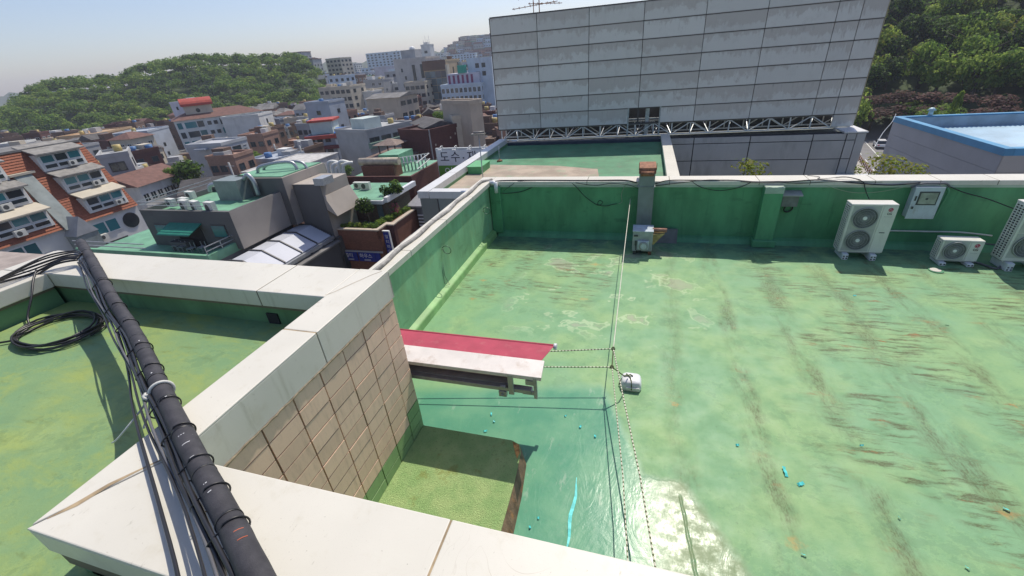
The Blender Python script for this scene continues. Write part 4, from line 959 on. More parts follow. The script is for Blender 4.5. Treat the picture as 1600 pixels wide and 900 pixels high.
M_GROUND = simple("city_ground", (0.15, 0.145, 0.135), 0.9, 0.25, 0.05)
def ground_mat():
    t = NT("street_and_hill_ground"); p = t.pos(); x, y, z = t.sep(p)
    n = t.noise(p, 0.09, 5, 0.6)
    c = t.mix(t.ss(n, 0.4, 0.6), (0.12,0.118,0.112), (0.20,0.19,0.175))
    c = t.mix(t.ss(z, GZ+0.5, GZ+3.0), c, t.mix(t.ss(t.noise(p, 0.3, 5), 0.4, 0.6), (0.028,0.05,0.016), (0.05,0.08,0.025)))
    t.set("Base Color", c); t.set("Roughness", 0.95); return t.mat
g = MB().add(vs, fs, 0, True).build("ground", ground_mat()); tag(g, kind="structure")
big = 9000
tag(MB().quad((-big,-big,GZ-0.4),(big,-big,GZ-0.4),(big,big,GZ-0.4),(-big,big,GZ-0.4)).build("plain", M_GROUND), kind="structure")
# distant blue ridges on the horizon
for nm, D, a0, a1, zs in (("far_ridge", 1900, -80, -58, [20,26,32,25,34,28,20,26,18]), ("far_ridge", 1500, -42, -20, [14,20,34,24,30,44,36,42,48])):
    vs = []; n = 48
    for i in range(n+1):
        t = i/n; a = rad(a0+(a1-a0)*t); k = t*(len(zs)-1); q = min(int(k), len(zs)-2)
        h = zs[q]+(zs[q+1]-zs[q])*(k-q) + 3*math.sin(i*1.9)+2*math.sin(i*4.3)
        vs += [((D-200)*math.sin(a),(D-200)*math.cos(a),GZ), (D*math.sin(a),D*math.cos(a),h), ((D+400)*math.sin(a),(D+400)*math.cos(a),GZ)]
    m = MB().add(vs, [f for i in range(n) for f in ((3*i,3*i+3,3*i+4,3*i+1),(3*i+1,3*i+4,3*i+5,3*i+2))], 0, True)
    tag(m.build(nm, simple("far_wood", (0.045,0.07,0.03), 0.9, 0.3, 0.02)), kind="structure")

rdir = Vector((0.205, 0.979, 0)).normalized(); rn = Vector((rdir.y, -rdir.x, 0))
def rpt(s, o, z): return (42.0 + rdir.x*s + rn.x*o, 93.0 + rdir.y*s + rn.y*o, z)
M_ASPH = simple("worn_asphalt", (0.19, 0.185, 0.18), 0.9, 0.12, 0.6)
M_PAVE = simple("pale_pavement", (0.40, 0.37, 0.33), 0.9, 0.12, 0.8)
M_LINE = simple("road_paint", (0.7, 0.7, 0.66), 0.7)
def strip(m, s0, s1, o0, o1, z, mi=0): m.quad(rpt(s0,o0,z), rpt(s0,o1,z), rpt(s1,o1,z), rpt(s1,o0,z), mi)
m = MB(); strip(m, -90, 160, -1.5, 9.0, GZ+0.03); tag(m.build("road", M_ASPH), kind="structure")
m = MB(); strip(m, -90, 160, 2.2, 2.36, GZ+0.036)
for i in range(30): strip(m, -90+i*8, -86.5+i*8, 5.6, 5.75, GZ+0.036); strip(m, -90+i*8, -86.5+i*8, -0.4, -0.27, GZ+0.036)
tag(m.build("lane_markings", M_LINE), kind="structure")
for o0, o1 in ((9.0, 13.5), (-6.0, -1.5)):
    m = MB(); a = [rpt(-90,o0,GZ), rpt(-90,o1,GZ), rpt(160,o1,GZ), rpt(160,o0,GZ)]; b = [(p[0],p[1],GZ+0.16) for p in a]
    tag(m.hull8(a, b).build("pavement", M_PAVE), kind="structure")
fn = thing("roadside_railing", "brown roadside railing seen between the panel building and the grey shed", "railing", rpt(0,-1.7,GZ+.16))
m = MB()
for i in range(24):
    p = rpt(-24+i*1.5, -1.7, GZ+0.16)
    MB().bar(p, (p[0],p[1],GZ+1.2), 0.12).build("post", M_RUST, fn)
for z in (GZ+0.6, GZ+1.1): MB().bar(rpt(-24,-1.7,z), rpt(12,-1.7,z), 0.08).build("rail", M_RUST, fn)

# ---- lower terrace roof between the green roof and the screen
tag(MB().prism([(-8.3,15.95),(-5.3,15.95),(-5.3,13.85),(1.12,13.85),(1.12,27.0),(-8.3,27.0)], -0.2, 0.5).build("terrace_floor", M_GREEN2), kind="structure")
m = MB().prism([(-8.28,15.9),(-8.28,21.9),(-4.0,21.4),(-1.9,20.6),(-1.6,18.4),(1.1,19.2),(1.1,15.9)], 0.49, 0.504)
tag(m.build("terrace_worn_floor", M_CONC), kind="structure")
te = thing("terrace_building", "lower building with a glazed end and pale metal copings beyond the green roof", "building", (-3.5, 21, GZ))
MB().box(-8.6, 1.45, 15.92, 27.2, GZ, -0.21).build("wall", M_MASS, te)
MB().box(-8.7, -8.3, 15.9, 27.2, -0.2, 0.62).build("parapet", M_WALL_D, te)
MB().box(1.13, 1.5, 13.9, 27.2, -0.2, 0.62).build("parapet", M_WALL_D, te)
MB().box(-8.28, -5.3, 15.9, 16.2, -0.2, 0.62).build("parapet", M_WALL_D, te)
coping_run(te, 'y', 15.5, 27.2, -8.82, -8.32, 0.60, 0.90, 0, mat=M_COP_B, joints=[15.5,18.6,21.6,24.6,27.2])
coping_run(te, 'x', -8.30, -5.3, 15.5, 15.98, 0.60, 0.895, 0, mat=M_COP_B, joints=[-8.30,-5.3])
coping_run(te, 'y', 13.9, 27.2, 1.08, 1.56, 0.70, 0.90, 0, mat=M_COP, joints=[13.9,17.6,20.4,23.6,27.2])
for i in range(4):
    MB().box(-8.75+i*0.82, -8.75+i*0.82+0.78, 15.52, 15.6, -3.4, 0.59).build("glass_panel", M_GLASS_B, te)
    MB().box(-8.75+i*0.82+0.78, -8.75+i*0.82+0.82, 15.5, 15.62, -3.4, 0.59).build("mullion", M_FRAME_D, te)
MB().box(-8.8, -5.3, 15.5, 15.9, -8, -3.42).build("end_wall", M_FRAME_D, te)
tag(MB().box(-8.24, -7.52, 19.86, 21.2, 0.5, 0.84).box(-8.28,-7.48,19.82,21.24,0.84,0.87).build("green_box", M_GREENB), "bright green low box beside the terrace's left coping", "box")
def mast(x, y, h, label, head):
    t = thing("mast", label, "mast", (x, y, 0.505))
    MB().tube([(x,y,0.5),(x,y,0.56),(x,y,0.60)], [0.17,0.15,0.05], 12).build("base", M_RUST, t)
    MB().tube([(x,y,0.55),(x+0.02,y,0.5+h)], 0.022, 8).build("pole", M_STEEL, t)
    if head:
        MB().box(x-0.28,x+0.28,y-0.12,y+0.12,0.5+h,0.55+h).tube([(x-0.2,y,0.58+h),(x+0.24,y+0.1,0.58+h)],0.05,8).build("head", simple("dull_metal_head",(0.22,0.2,0.18),0.5), t)
mast(-6.33, 16.8, 2.35, "slim steel mast with a flat head standing on the worn terrace floor", True)
mast(-7.43, 22.6, 0.8, "short stubby post near the terrace's far left corner", False)

# ---- big panel screen on the next building
SC = thing("panel_screen", "huge screen of stained grey panels on a steel truss above the terrace", "screen", (-1.465, 27.96, 0.7))
ang = rad(3.0); su = Vector((math.cos(ang), math.sin(ang), 0)); sn = Vector((math.sin(ang), -math.cos(ang), 0))
SC.rotation_euler = (0, 0, ang)
cols = [-7.47,-4.70,-1.75,1.19,4.33,7.28,10.46,11.52,12.60]
z0 = 1.395; rh = 0.879; M_JOINT = simple("dusty_brown_steel", (0.085,0.078,0.072), 0.7)
def panel(c0, c1, za, zb, mat=M_PANEL):
    bmv = MB().hull8([(c0,-0.03,za),(c1,-0.03,za),(c1,0.03,za),(c0,0.03,za)], [(c0,-0.03,zb),(c1,-0.03,zb),(c1,0.03,zb),(c0,0.03,zb)])
    cx, cz = (c0+c1)/2, (za+zb)/2
    bmv.v = [(v[0]-cx, v[1], v[2]-cz) for v in bmv.v]
    me = bmv.mesh("panel", [mat])
    return inst("panel", me, SC, (cx, random.uniform(-.008,.008), cz-SC.location.z), rot=(random.uniform(-.006,.006),0,random.uniform(-.002,.002)))
gp = 0.017
for r in range(8):
    za, zb = z0+r*rh+gp, z0+(r+1)*rh-gp
    if r == 7: zb = z0+7.0*rh+0.02; continue
    for c in range(8):
        a, b = cols[c]+gp, cols[c+1]-gp
        if r == 0 and c == 2: b = 0.58
        if r == 0 and c == 3: a = 2.47
        panel(a, b, za, zb)
panel(cols[7]+gp, cols[8]-gp, z0-rh+0.25, z0-gp)
# steel behind: posts, rails, dark sheet so the joints read dark
for c in cols: 
    o = MB().box(c-0.05, c+0.05, 0.04, 0.14, z0-0.02, z0+7*rh); o.v = [(v[0],v[1],v[2]-SC.location.z) for v in o.v]; o.build("post", M_JOINT, SC, world=False)
for r in range(8):
    o = MB().box(cols[0], cols[-1], 0.045, 0.10, z0+r*rh-0.05, z0+r*rh+0.05); o.v = [(v[0],v[1],v[2]-SC.location.z) for v in o.v]; o.build("rail", M_JOINT, SC, world=False)
o = MB().box(cols[0]+.02, cols[-1]-.02, 0.9, 0.95, z0+rh+0.02, z0+7*rh); o.v = [(v[0],v[1],v[2]-SC.location.z) for v in o.v]; o.build("back_sheet", M_PANEL_D, SC, world=False)
o = MB().box(cols[-1]+0.0, cols[-1]+0.03, -0.03, 0.95, z0-0.3, z0+7*rh); o.v = [(v[0],v[1],v[2]-SC.location.z) for v in o.v]; o.build("edge_trim", simple("faded_yellow_edge",(0.42,0.36,0.22),0.6,0.2,3), SC, world=False)
def strut(a, b, w, mat=M_STEEL_W):
    z = SC.location.z
    MB().bar((a[0],a[1],a[2]-z), (b[0],b[1],b[2]-z), w).build("strut", mat, SC, world=False)
zt, zb_ = 1.37, 0.70
for depth, off in ((0.10, 0), (1.3, 0.6)):
    x = cols[0]+0.15; i = 0
    while x < 12.3:
        nx = x+1.05
        strut((x,depth,zb_),(x,depth,zt),0.06)
        strut((x,depth,zb_ if i % 2 == 0 else zt),(nx,depth,zt if i % 2 == 0 else zb_),0.05)
        if depth < 1: strut((x,depth,zb_),(x+random.uniform(-.4,.6),depth+1.2,zt),0.035, M_STEEL)
        x = nx; i += 1
    strut((cols[0],depth,zb_+0.02),(12.5,depth,zb_+0.02),0.07)
    strut((cols[0],depth,zt),(12.5,depth,zt),0.07)
strut((1.75,0.5,0.7),(1.75,0.5,2.5),0.22, M_STEEL); strut((0.62,0.08,0.7),(0.62,0.08,2.3),0.09, M_STEEL); strut((2.45,0.08,0.7),(2.45,0.08,2.3),0.09, M_STEEL)
for zz in (1.0,1.25,1.55): strut((0.6,0.85,zz),(2.5,0.85,zz),0.07, M_STEEL)
strut((1.3,0.5,0.75),(1.75,0.5,1.4),0.08,M_FRAME_D); strut((2.2,0.5,0.75),(1.75,0.5,1.4),0.08,M_FRAME_D)
o = MB().box(cols[0]+.1, cols[-1]-.1, 1.75, 1.8, 0.42, z0+rh+0.3); o.v = [(v[0],v[1],v[2]-SC.location.z) for v in o.v]; o.build("lower_shade_sheet", M_FRAME_D, SC, world=False)  # added dark sheet, stands in for the shade behind the truss
# roof clutter seen through the truss
lb = thing("panel_building", "grey panel clad building that carries the big screen", "building", (2, 33, GZ))
MB().box(-8.4, 11.3, 27.95, 40, GZ, 0.30).build("wall", M_PANEL_D, lb)
MB().box(-8.4, 1.6, 27.22, 27.94, GZ, 0.62).build("shaded_parapet", M_NAVY, lb)  # parapet facing away from the sun, its shade painted into the colour
MB().box(-8.2, 11.2, 28.0, 39.5, 0.30, 0.36).build("roof", simple("dark_stained_roof",(0.10,0.115,0.10),0.8,0.4,0.8,dirt=((0.3,0.33,0.25),0.5)), lb)
xs = [1.58, 2.94, 5.87, 8.91, 10.45, 10.9]; zs = [0.62, 0.27, -0.70, -1.62, -2.56, -3.5]
for a, b in zip(xs[:-1], xs[1:]):
    for u, v in zip(zs[:-1], zs[1:]):
        MB().box(a+0.025, b-0.025, 27.26, 27.32, v+0.02, u-0.02).build("panel", M_PANEL_D, lb)
MB().box(1.58, 10.88, 27.33, 27.94, -6, 0.585).build("wall_core", M_BLACK, lb)
MB().box(10.91, 11.3, 27.25, 27.94, -6, 0.60).build("corner_panel", M_PANEL_D, lb)
MB().box(10.3, 11.36, 27.22, 29.5, 0.625, 0.70).build("ledge", M_COP_B, lb)
MB().box(10.4, 12.2, 26.6, 27.2, -1.62, -1.5).build("canopy", M_COP_B, lb)
for (x, y, w, d, h) in ((-5,31,2,1,.4),(-1,31.5,3,1,.35),(4,31,2.4,.8,.5),(7.5,31.4,1.5,1,.45)):
    MB().box(x,x+w,y,y+d,0.36,0.36+h).build("roof_plant", random.choice([M_AC,M_DUCT,M_GREEN2]), lb)
# antenna over the screen
an = thing("tv_antenna", "rusty many armed aerial sticking up behind the grey screen", "antenna", (-6.3, 29.2, 0.36))
MB().tube([(-6.3,29.2,0.36),(-6.3,29.2,9.2)], 0.03, 6).tube([(-6.65,29.2,0.36),(-6.65,29.2,9.0)],0.025,6).build("pole", M_RUST, an)
for (xa, xb, za, zb2, yy) in ((-7.95,-5.2,7.98,8.14,29.2),(-7.6,-5.9,8.45,8.55,29.2),(-6.9,-4.9,8.15,8.0,29.0)):
    bo = MB().tube([(xa,yy,za),(xb,yy,zb2)], 0.018, 5).build("boom", M_RUST, an)
    for i in range(8):
        t = (i+0.3)/8; x = xa+(xb-xa)*t; z = za+(zb2-za)*t; l = 0.28-0.012*i
        MB().tube([(x,yy-l,z+0.02),(x,yy+l,z+0.02)], 0.010, 4).tube([(x,yy,z-0.06),(x,yy,z+0.07)],0.012,4).build("element", M_RUST, bo)

# ---- grey shed with blue roof on the right
M_SIDING = simple("grey_metal_siding", (0.36, 0.365, 0.385), 0.45, 0.06, 0.5, dirt=((0.3,0.28,0.25),0.3))
M_BLUE = simple("blue_roof_trim", (0.08, 0.29, 0.49), 0.4, 0.1, 0.8)
M_BLUE_R = simple("faded_blue_roof_sheet", (0.27, 0.43, 0.55), 0.4, 0.15, 0.5, dirt=((0.3,0.42,0.5),0.5))
sh = thing("blue_roof_shed", "grey clad hall with a bright blue parapet trim and blue corrugated roof", "building", (27, 40, GZ))
X0, X1, Y0, Y1, ZT = 20.9, 40.0, 32.8, 46.3, -1.5
MB().box(X0+0.06, X1, Y0+0.06, Y0+0.3, GZ, ZT-0.42).box(X0+0.06, X0+0.3, Y0+0.3, Y1, GZ, ZT-0.42).box(X0+0.3,X1,Y1-0.3,Y1,GZ,ZT-0.42).build("wall", M_BLACK, sh)
for i in range(9):
    zt_ = ZT-0.42-i*1.0
    MB().box(X0, X0+0.06, Y0+0.01, Y1, zt_-0.985, zt_).build("siding_panel", M_SIDING, sh)
    for j in range(4): MB().box(X0+0.02+j*4.7, X0+0.02+j*4.7+4.68, Y0-0.05, Y0+0.01, zt_-0.985, zt_).build("siding_panel", simple("tan_grey_siding",(0.44,0.40,0.37),0.5,0.06,0.5) if i == 0 and j == 0 else bpy.data.materials["tan_grey_siding"], sh)
MB().box(X0-0.06, X0+0.42, Y0-0.06, Y1+0.06, ZT-0.42, ZT).build("trim", M_BLUE, sh)
MB().box(X0+0.43, X1, Y0-0.062, Y0+0.42, ZT-0.42, ZT).build("trim", M_BLUE, sh)
MB().box(X0+0.43, X1, Y1-0.36, Y1+0.06, ZT-0.42, ZT).build("trim", M_BLUE, sh)
MB().box(X0+0.43, X1, Y1-0.42, Y1-0.37, ZT-1.5, ZT-0.1).build("inner_wall", simple("pale_blue_lining",(0.30,0.38,0.46),0.5,0.15,1.0), sh)
m = MB(); n = 60
vs = []
for i in range(n*2+1):
    x = X0+0.43+(X1-X0-0.5)*i/(n*2); z = ZT-1.05+(0.07 if i % 2 else 0.0)
    vs += [(x, Y0+0.43, z-0.1), (x, Y1-0.42, z+0.1)]
m.add(vs, [(2*i,2*i+2,2*i+3,2*i+1) for i in range(n*2)])
m.build("corrugated_roof", M_BLUE_R, sh, fix=False)
tag(MB().tube([(23.3,46.2,-1.5),(23.3,46.2,-1.1)],0.16,10).tube([(23.3,46.2,-1.1),(23.3,46.2,-0.9)],[0.32,0.1],12).build("roof_vent", simple("pale_blue_vent",(0.45,0.6,0.65),0.4)), "small pale blue vent on the far corner of the blue roof", "vent")
tag(MB().tube(smooth([Vector(p) for p in ((12,27.6,-0.2),(15,34,-0.6),(18,40,-0.9),(20.9,46.3,-1.3))],4), 0.02, 5).build("overhead_wire", M_STEEL), "thin wire strung from the panel building to the blue roofed hall", "wire")

# ---- white car on the road
def car(label, s, o, paint, heading):
    p = rpt(s, o, GZ+0.04)
    t = thing("parked_car" if False else "car", label, "car", p, heading)
    L, W = 4.6, 1.85
    prof_low = [(-2.3,0.45),(-2.32,0.75),(-2.2,0.98),(-1.2,1.02),(1.2,1.02),(2.15,0.92),(2.3,0.7),(2.28,0.4)]
    def loft(pr, w0, w1, m):
        n = len(pr); vs = []
        zmin, zmax = min(z for _, z in pr), max(z for _, z in pr)
        for sx in (-1, 1):
            for (yy, z) in pr:
                w = w0+(w1-w0)*(z-zmin)/(zmax-zmin); vs.append((sx*w, yy, z))
        return MB().add(vs, [tuple(range(n-1,-1,-1)), tuple(range(n,2*n))]+[(i,(i+1)%n,n+(i+1)%n,n+i) for i in range(n)], m)
    b = loft(prof_low, W/2, W/2-0.04, 0).build("body", paint, t, world=False, bevel=0.08)
    loft([(-2.1,1.0),(-1.75,1.52),(-1.2,1.62),(0.4,1.62),(0.75,1.52),(1.35,1.02)], W/2-0.07, W/2-0.22, 0).build("cabin", M_GLASS, t, world=False, bevel=0.05)
    MB().box(-0.66,0.66,-1.6,0.35,1.58,1.655).build("roof", paint, t, world=False, bevel=0.03)
    for sx in (-1,1):
        for yy in (-1.35,1.4):
            w = MB().tube([(sx*0.78,yy,0.33),(sx*0.95,yy,0.33)], 0.33, 18).build("wheel", M_TAPE, t, world=False)
            MB().tube([(sx*0.94,yy,0.33),(sx*0.96,yy,0.33)], 0.2, 12).build("rim", M_STEEL, w, world=False)
        MB().box(sx*0.70-0.16, sx*0.70+0.16, -2.35,-2.25,0.72,0.92).build("tail_light", M_RED, t, world=False)
    MB().box(-0.3,0.3,-2.36,-2.3,0.55,0.68).build("number_plate", M_WHITE, t, world=False)
    return t
car("white estate car driving away along the road", 22, 3.9, simple("white_car_paint",(0.72,0.72,0.72),0.25,0.02), math.atan2(-rdir.x, rdir.y))
car("black car half hidden behind the grey hall's corner", 1.0, 6.8, simple("black_car_paint",(0.02,0.02,0.022),0.25,0.02), math.atan2(-rdir.x, rdir.y))

# ---- trees
def crown_data(name, nl, rx, rz, leaf, seed, nb, mats, shape='round', mix=0.3):
    R = random.Random(seed); bl = []
    for i in range(nb):
        while True:
            x, y, z = R.uniform(-1,1), R.uniform(-1,1), R.uniform(-1,1)
            if x*x+y*y+z*z < 1: break
        if shape == 'cone':
            k = (1-(z+1)/2)*0.9+0.08; bl.append((x*rx*k, y*rx*k, z*rz, rx*0.34*(k+0.25)))
        else: bl.append((x*rx*0.72, y*rx*0.72, z*rz*0.66, rx*R.uniform(0.26,0.46)))
    m = MB()
    for i in range(nl):
        b = bl[R.randrange(nb)]
        a = R.uniform(0, 6.283); u = R.uniform(-0.55, 1); s_ = math.sqrt(1-u*u)
        d = Vector((s_*math.cos(a), s_*math.sin(a), u)); q = b[3]*R.uniform(0.72,1.08)
        c = Vector((b[0]+d.x*q, b[1]+d.y*q, b[2]+d.z*q*0.85))
        nrm = (d + Vector((R.uniform(-.7,.7),R.uniform(-.7,.7),R.uniform(-.3,.8)))).normalized()
        t1 = nrm.cross(Vector((R.uniform(-1,1),R.uniform(-1,1),R.uniform(-1,1))));
        if t1.length < 1e-3: continue
        t1.normalize(); t2 = nrm.cross(t1); l = leaf*R.uniform(0.6,1.35)
        mi = 1 if (len(mats) > 1 and R.random() < mix) else 0
        m.quad(c-t1*l-t2*l*.3, c-t1*l*.1-t2*l*.62, c+t1*l+t2*l*.2, c+t2*l*.66, mi)
    return m.mesh(name, mats)
def trunk_data(name, h, r, spread, seed, top):
    R = random.Random(seed); m = MB()
    m.tube([(0,0,-0.5),(0.02*h,0,h*0.4),(0.0,0.02*h,h)], [r,r*0.75,r*0.45], 7)
    for i in range(5):
        a = i*1.26+R.uniform(-.3,.3); s_ = h*R.uniform(0.55,0.95)
        m.tube([(0,0,s_),(spread*0.45*math.cos(a),spread*0.45*math.sin(a),s_+top*0.25),(spread*0.8*math.cos(a),spread*0.8*math.sin(a),s_+top*0.55)], [r*0.4,r*0.25,r*0.08], 5)
    return m.mesh(name, [M_BARK])
far_crowns = [crown_data("crown", 520, 1.0, 0.8, 0.10, 100+i, 16, mats, mix=0.35) for i, mats in enumerate(([M_LEAF,M_LEAF_L],[M_LEAF,M_LEAF_L],[M_LEAF,M_LEAF_D],[M_LEAF_L,M_LEAF],[M_LEAF_D,M_LEAF],[M_LEAF,M_LEAF_L]))]
mid_crowns = [crown_data("crown", 2000, 1.0, 0.85, 0.075, 200+i, 26, mats, mix=0.3) for i, mats in enumerate(([M_LEAF,M_LEAF_L],[M_LEAF,M_LEAF_D],[M_LEAF_L,M_LEAF],[M_LEAF_L,M_LEAF_Y],[M_LEAF_D,M_LEAF]))]
pur_crowns = [crown_data("crown", 1100, 1.0, 0.6, 0.08, 300+i, 20, [M_LEAF_P,M_LEAF_D], mix=0.15) for i in range(2)]
cone_crown = crown_data("crown", 2200, 1.0, 1.0, 0.085, 400, 40, [M_LEAF_L,M_LEAF], 'cone', 0.5)
pine_crown = crown_data("crown", 900, 1.0, 0.5, 0.10, 410, 12, [M_LEAF_D,M_LEAF], mix=0.3)
shrub_crowns = [crown_data("crown", 700, 1.0, 0.85, 0.10, 420+i, 12, mats, mix=0.4) for i, mats in enumerate(([M_LEAF_L,M_LEAF],[M_LEAF_Y,M_LEAF_L],[M_LEAF,M_LEAF_D]))]
pink_crown = crown_data("crown", 500, 1.0, 0.8, 0.09, 430, 12, [M_FLOWER,M_LEAF], mix=0.35)
twig_crown = crown_data("crown", 420, 1.0, 1.1, 0.075, 440, 16, [M_LEAF_Y,M_LEAF_L], mix=0.2)
trunks = [trunk_data("trunk", 1.0, 0.06, 0.9, 50+i, 0.8) for i in range(3)]
def tree(name, label, cat, x, y, z, h, r, crown, group=None, cz=0.62, rzs=None):
    t = thing(name, label, cat, (x,y,z), random.uniform(0,6.28), group)
    inst("trunk", random.choice(trunks), t, (0,0,0), scale=(h*0.7,h*0.7,h*0.55))
    inst("crown", crown, t, (0,0,h*cz), scale=(r,r*random.uniform(.85,1.1),rzs or h*0.42), rz=random.uniform(0,6.28))
    return t
# wood on the left hill
n = 0
R = random.Random(5); cand = []
D = 296.0
while D < 440:
    a = -92.0
    while a < -36.8:
        aa = a+R.uniform(-.35,.35); dd = D+R.uniform(-3,3)
        x, y = dd*math.sin(rad(aa)), dd*math.cos(rad(aa)); cand.append((dd, aa, x, y)); a += math.degrees(8.2/D)
    D += 10.5
vis = [c for c in cand if -69 < c[1] and terrain_z(c[2],c[3]) > GZ+0.4 and c[0] < 425]
R.shuffle(vis); vis = sorted(vis[:296], key=lambda c: c[0])
for dd, aa, x, y in vis:
    r = R.uniform(4.2,7.4); h = R.uniform(6,10)
    ci = R.randrange(6); tn = ("green","green","dark mottled","light green","very dark","green")[ci]
    o = inst("forest_tree", far_crowns[ci], None, (x,y,terrain_z(x,y)+h*0.45), scale=(r,r,h*0.6), rz=R.uniform(0,6.28))
    tag(o, tn+" broadleaf tree in the dense wood on the hill at left", "tree", tn+" trees of the wooded hill at left")
rest = [c for c in cand if c not in set(vis) and terrain_z(c[2],c[3]) > GZ+0.3]
m = MB(); src = far_crowns[0]
sv = [v.co.copy() for v in src.vertices]; sf = [tuple(p.vertices) for p in src.polygons]
rest.sort(key=lambda c: (c[1] < -69, -c[0] if c[1] > -69 else c[0]))
for dd, aa, x, y in rest[:430]:
    r = R.uniform(5,7); z = terrain_z(x,y)+4.5; ca, sa = math.cos(aa*9), math.sin(aa*9)
    step = sf[::2]
    m.add([(x+(v.x*ca-v.y*sa)*r, y+(v.x*sa+v.y*ca)*r, z+v.z*6) for v in sv], step)
tag(m.build("forest_canopy", M_LEAF, fix=False), kind="stuff")
# wood on the right hill
n = 0; D = 131.0
while D < 262:
    a = 17.5
    while a < 39:
        aa = a+R.uniform(-.8,.8); dd = D+R.uniform(-2.5,2.5); x, y = dd*math.sin(rad(aa)), dd*math.cos(rad(aa)); z = terrain_z(x,y)
        a += math.degrees(5.7/D)
        if aa < 19.5 and D > 150: continue
        if D < 137.5 and 22.3 < aa < 33.5: continue
        if 137.5 < D < 152 and 21 < aa < 33.5:
            tree("purple_leaf_tree", "low purple brown leaved tree in the band below the right hill", "tree", x, y, z, R.uniform(5,7), R.uniform(3.8,5.0), R.choice(pur_crowns), "purple leaved trees at the foot of the right hill", rzs=2.2)
        elif R.random() < 0.93:
            h = R.uniform(8,13)
            ci = R.randrange(5); tn = ("leafy mid green","mottled dark green","light green leafy","bright yellowish green","very dark")[ci]; tree("hillside_tree", tn+" tree on the steep wooded hill at right", "tree", x, y, z, h, R.uniform(3.8,5.4), mid_crowns[ci], tn+" trees of the wooded hill at right", cz=0.5, rzs=h*0.5)
    D += 7.0 + (D-131)*0.02
p = on_d(1487,185,118); tree("conical_tree", "bright green cone shaped tree standing behind the blue roof", "tree", p.x, p.y, GZ, 11.5, 3.0, cone_crown, cz=0.5, rzs=6.0)
for (s, o) in ((28,12.2),(36,12.0),(44,12.5),(52,12.1),(60,12.4),(33,16),(41,16.4),(50,16.2)):
    p = rpt(s, o, GZ+0.16); tree("street_tree", "dense green street tree shading the pavement across the road", "tree", p[0], p[1], p[2], R.uniform(7,9), R.uniform(3.2,4.2), R.choice(mid_crowns[:2]), "street trees across the road", rzs=2.8)
# yellow green tops peeping over the back parapet
for (px, py, D, r, lb_) in ((1180,262,22,0.75,"small yellow green treetop peeping over the coping before the panel building"),(1395,255,25,0.8,"yellow green treetop over the coping by the road"),(1436,262,26,0.6,"lowest yellow green treetop, right of the one by the road"),(1338,263,30,0.6,"wispy yellow green treetop below the panel building's corner")):
    p = on_d(px, py, D)
    t = thing("young_tree", lb_, "tree", (p.x,p.y,GZ), 0)
    MB().tube([(p.x,p.y,GZ),(p.x+0.3,p.y,GZ+9),(p.x,p.y,p.z-0.2)], [0.16,0.11,0.03], 6).build("trunk", M_BARK, t)
    inst("crown", twig_crown, t, (0,0,p.z-GZ-0.25), scale=(r*1.5,r*1.4,r*1.0))
    inst("crown", twig_crown, t, (0.15,0.2,p.z-GZ-1.7), scale=(r*1.5,r*1.5,r*1.5), rz=2)
# ================================================================== THE TOWN BELOW
FOOT = []            # circles already built on
def wallm(name, col, v=0.1): return simple(name, col, 0.75, v, 0.35, dirt=(sc3(col,0.62),0.45))
W_CREAM = wallm("cream_render", (0.50,0.45,0.36)); W_WHITE = wallm("white_render", (0.60,0.60,0.58)); W_GREY = wallm("grey_render", (0.36,0.365,0.37))
W_BLUEG = wallm("blue_grey_render", (0.33,0.37,0.43)); W_LILAC = wallm("lilac_render", (0.50,0.50,0.58)); W_BEIGE = wallm("beige_render", (0.46,0.39,0.31))
W_ORANGE = wallm("ochre_render", (0.45,0.31,0.18)); W_DARK = wallm("charcoal_render", (0.105,0.105,0.105)); W_LBLUE = wallm("pale_blue_render", (0.50,0.58,0.66))
W_PALEG = wallm("pale_green_render", (0.48,0.55,0.52))
def brick(name, col):
    t = NT(name); v = t.objc()
    x, y, z = t.sep(v)
    n = t.n.new("ShaderNodeTexBrick"); t.l.new(t.comb(t.math('ADD', x, y), z, 0.0), n.inputs["Vector"])
    n.inputs["Scale"].default_value = 3.2; n.inputs["Color1"].default_value = (*sc3(col,0.85),1); n.inputs["Color2"].default_value = (*sc3(col,1.2),1); n.inputs["Mortar"].default_value = (*sc3(col,0.6),1)
    n.inputs["Mortar Size"].default_value = 0.012
    c = t.mix(t.math('MULTIPLY', t.ss(t.noise(v, 0.7, 5), 0.4, 0.7), 0.4), n.outputs[0], sc3(col,0.6))
    t.set("Base Color", c); t.set("Roughness", 0.85); return t.mat
W_BRICK = brick("red_brick", (0.20,0.085,0.055)); W_BRICK_D = brick("dark_red_brick", (0.105,0.042,0.036)); W_BRICK_B = brick("brown_brick", (0.155,0.10,0.075)); W_BRICK_P = brick("pinkish_brick", (0.33,0.20,0.15))
R_GREY = simple("grey_roof", (0.17,0.165,0.16), 0.85, 0.25, 0.5); R_GREEN = simple("green_painted_roof", (0.145,0.33,0.21), 0.6, 0.2, 0.6); R_BROWN = simple("brown_shingle_roof", (0.15,0.075,0.06), 0.85, 0.2, 1.2)
R_RED = simple("red_roof", (0.38,0.05,0.03), 0.6, 0.15, 1.0); R_DARK = simple("dark_slate_roof", (0.085,0.08,0.08), 0.85, 0.25, 0.8); R_LGREEN = simple("light_green_roof", (0.27,0.43,0.22), 0.6, 0.1, 0.5); R_BLUE = simple("bright_blue_awning_sheet",(0.04,0.17,0.50),0.5)
TANK_Y = simple("yellow_tank", (0.45,0.35,0.12), 0.5); TANK_B = simple("blue_tank", (0.06,0.16,0.35), 0.5)
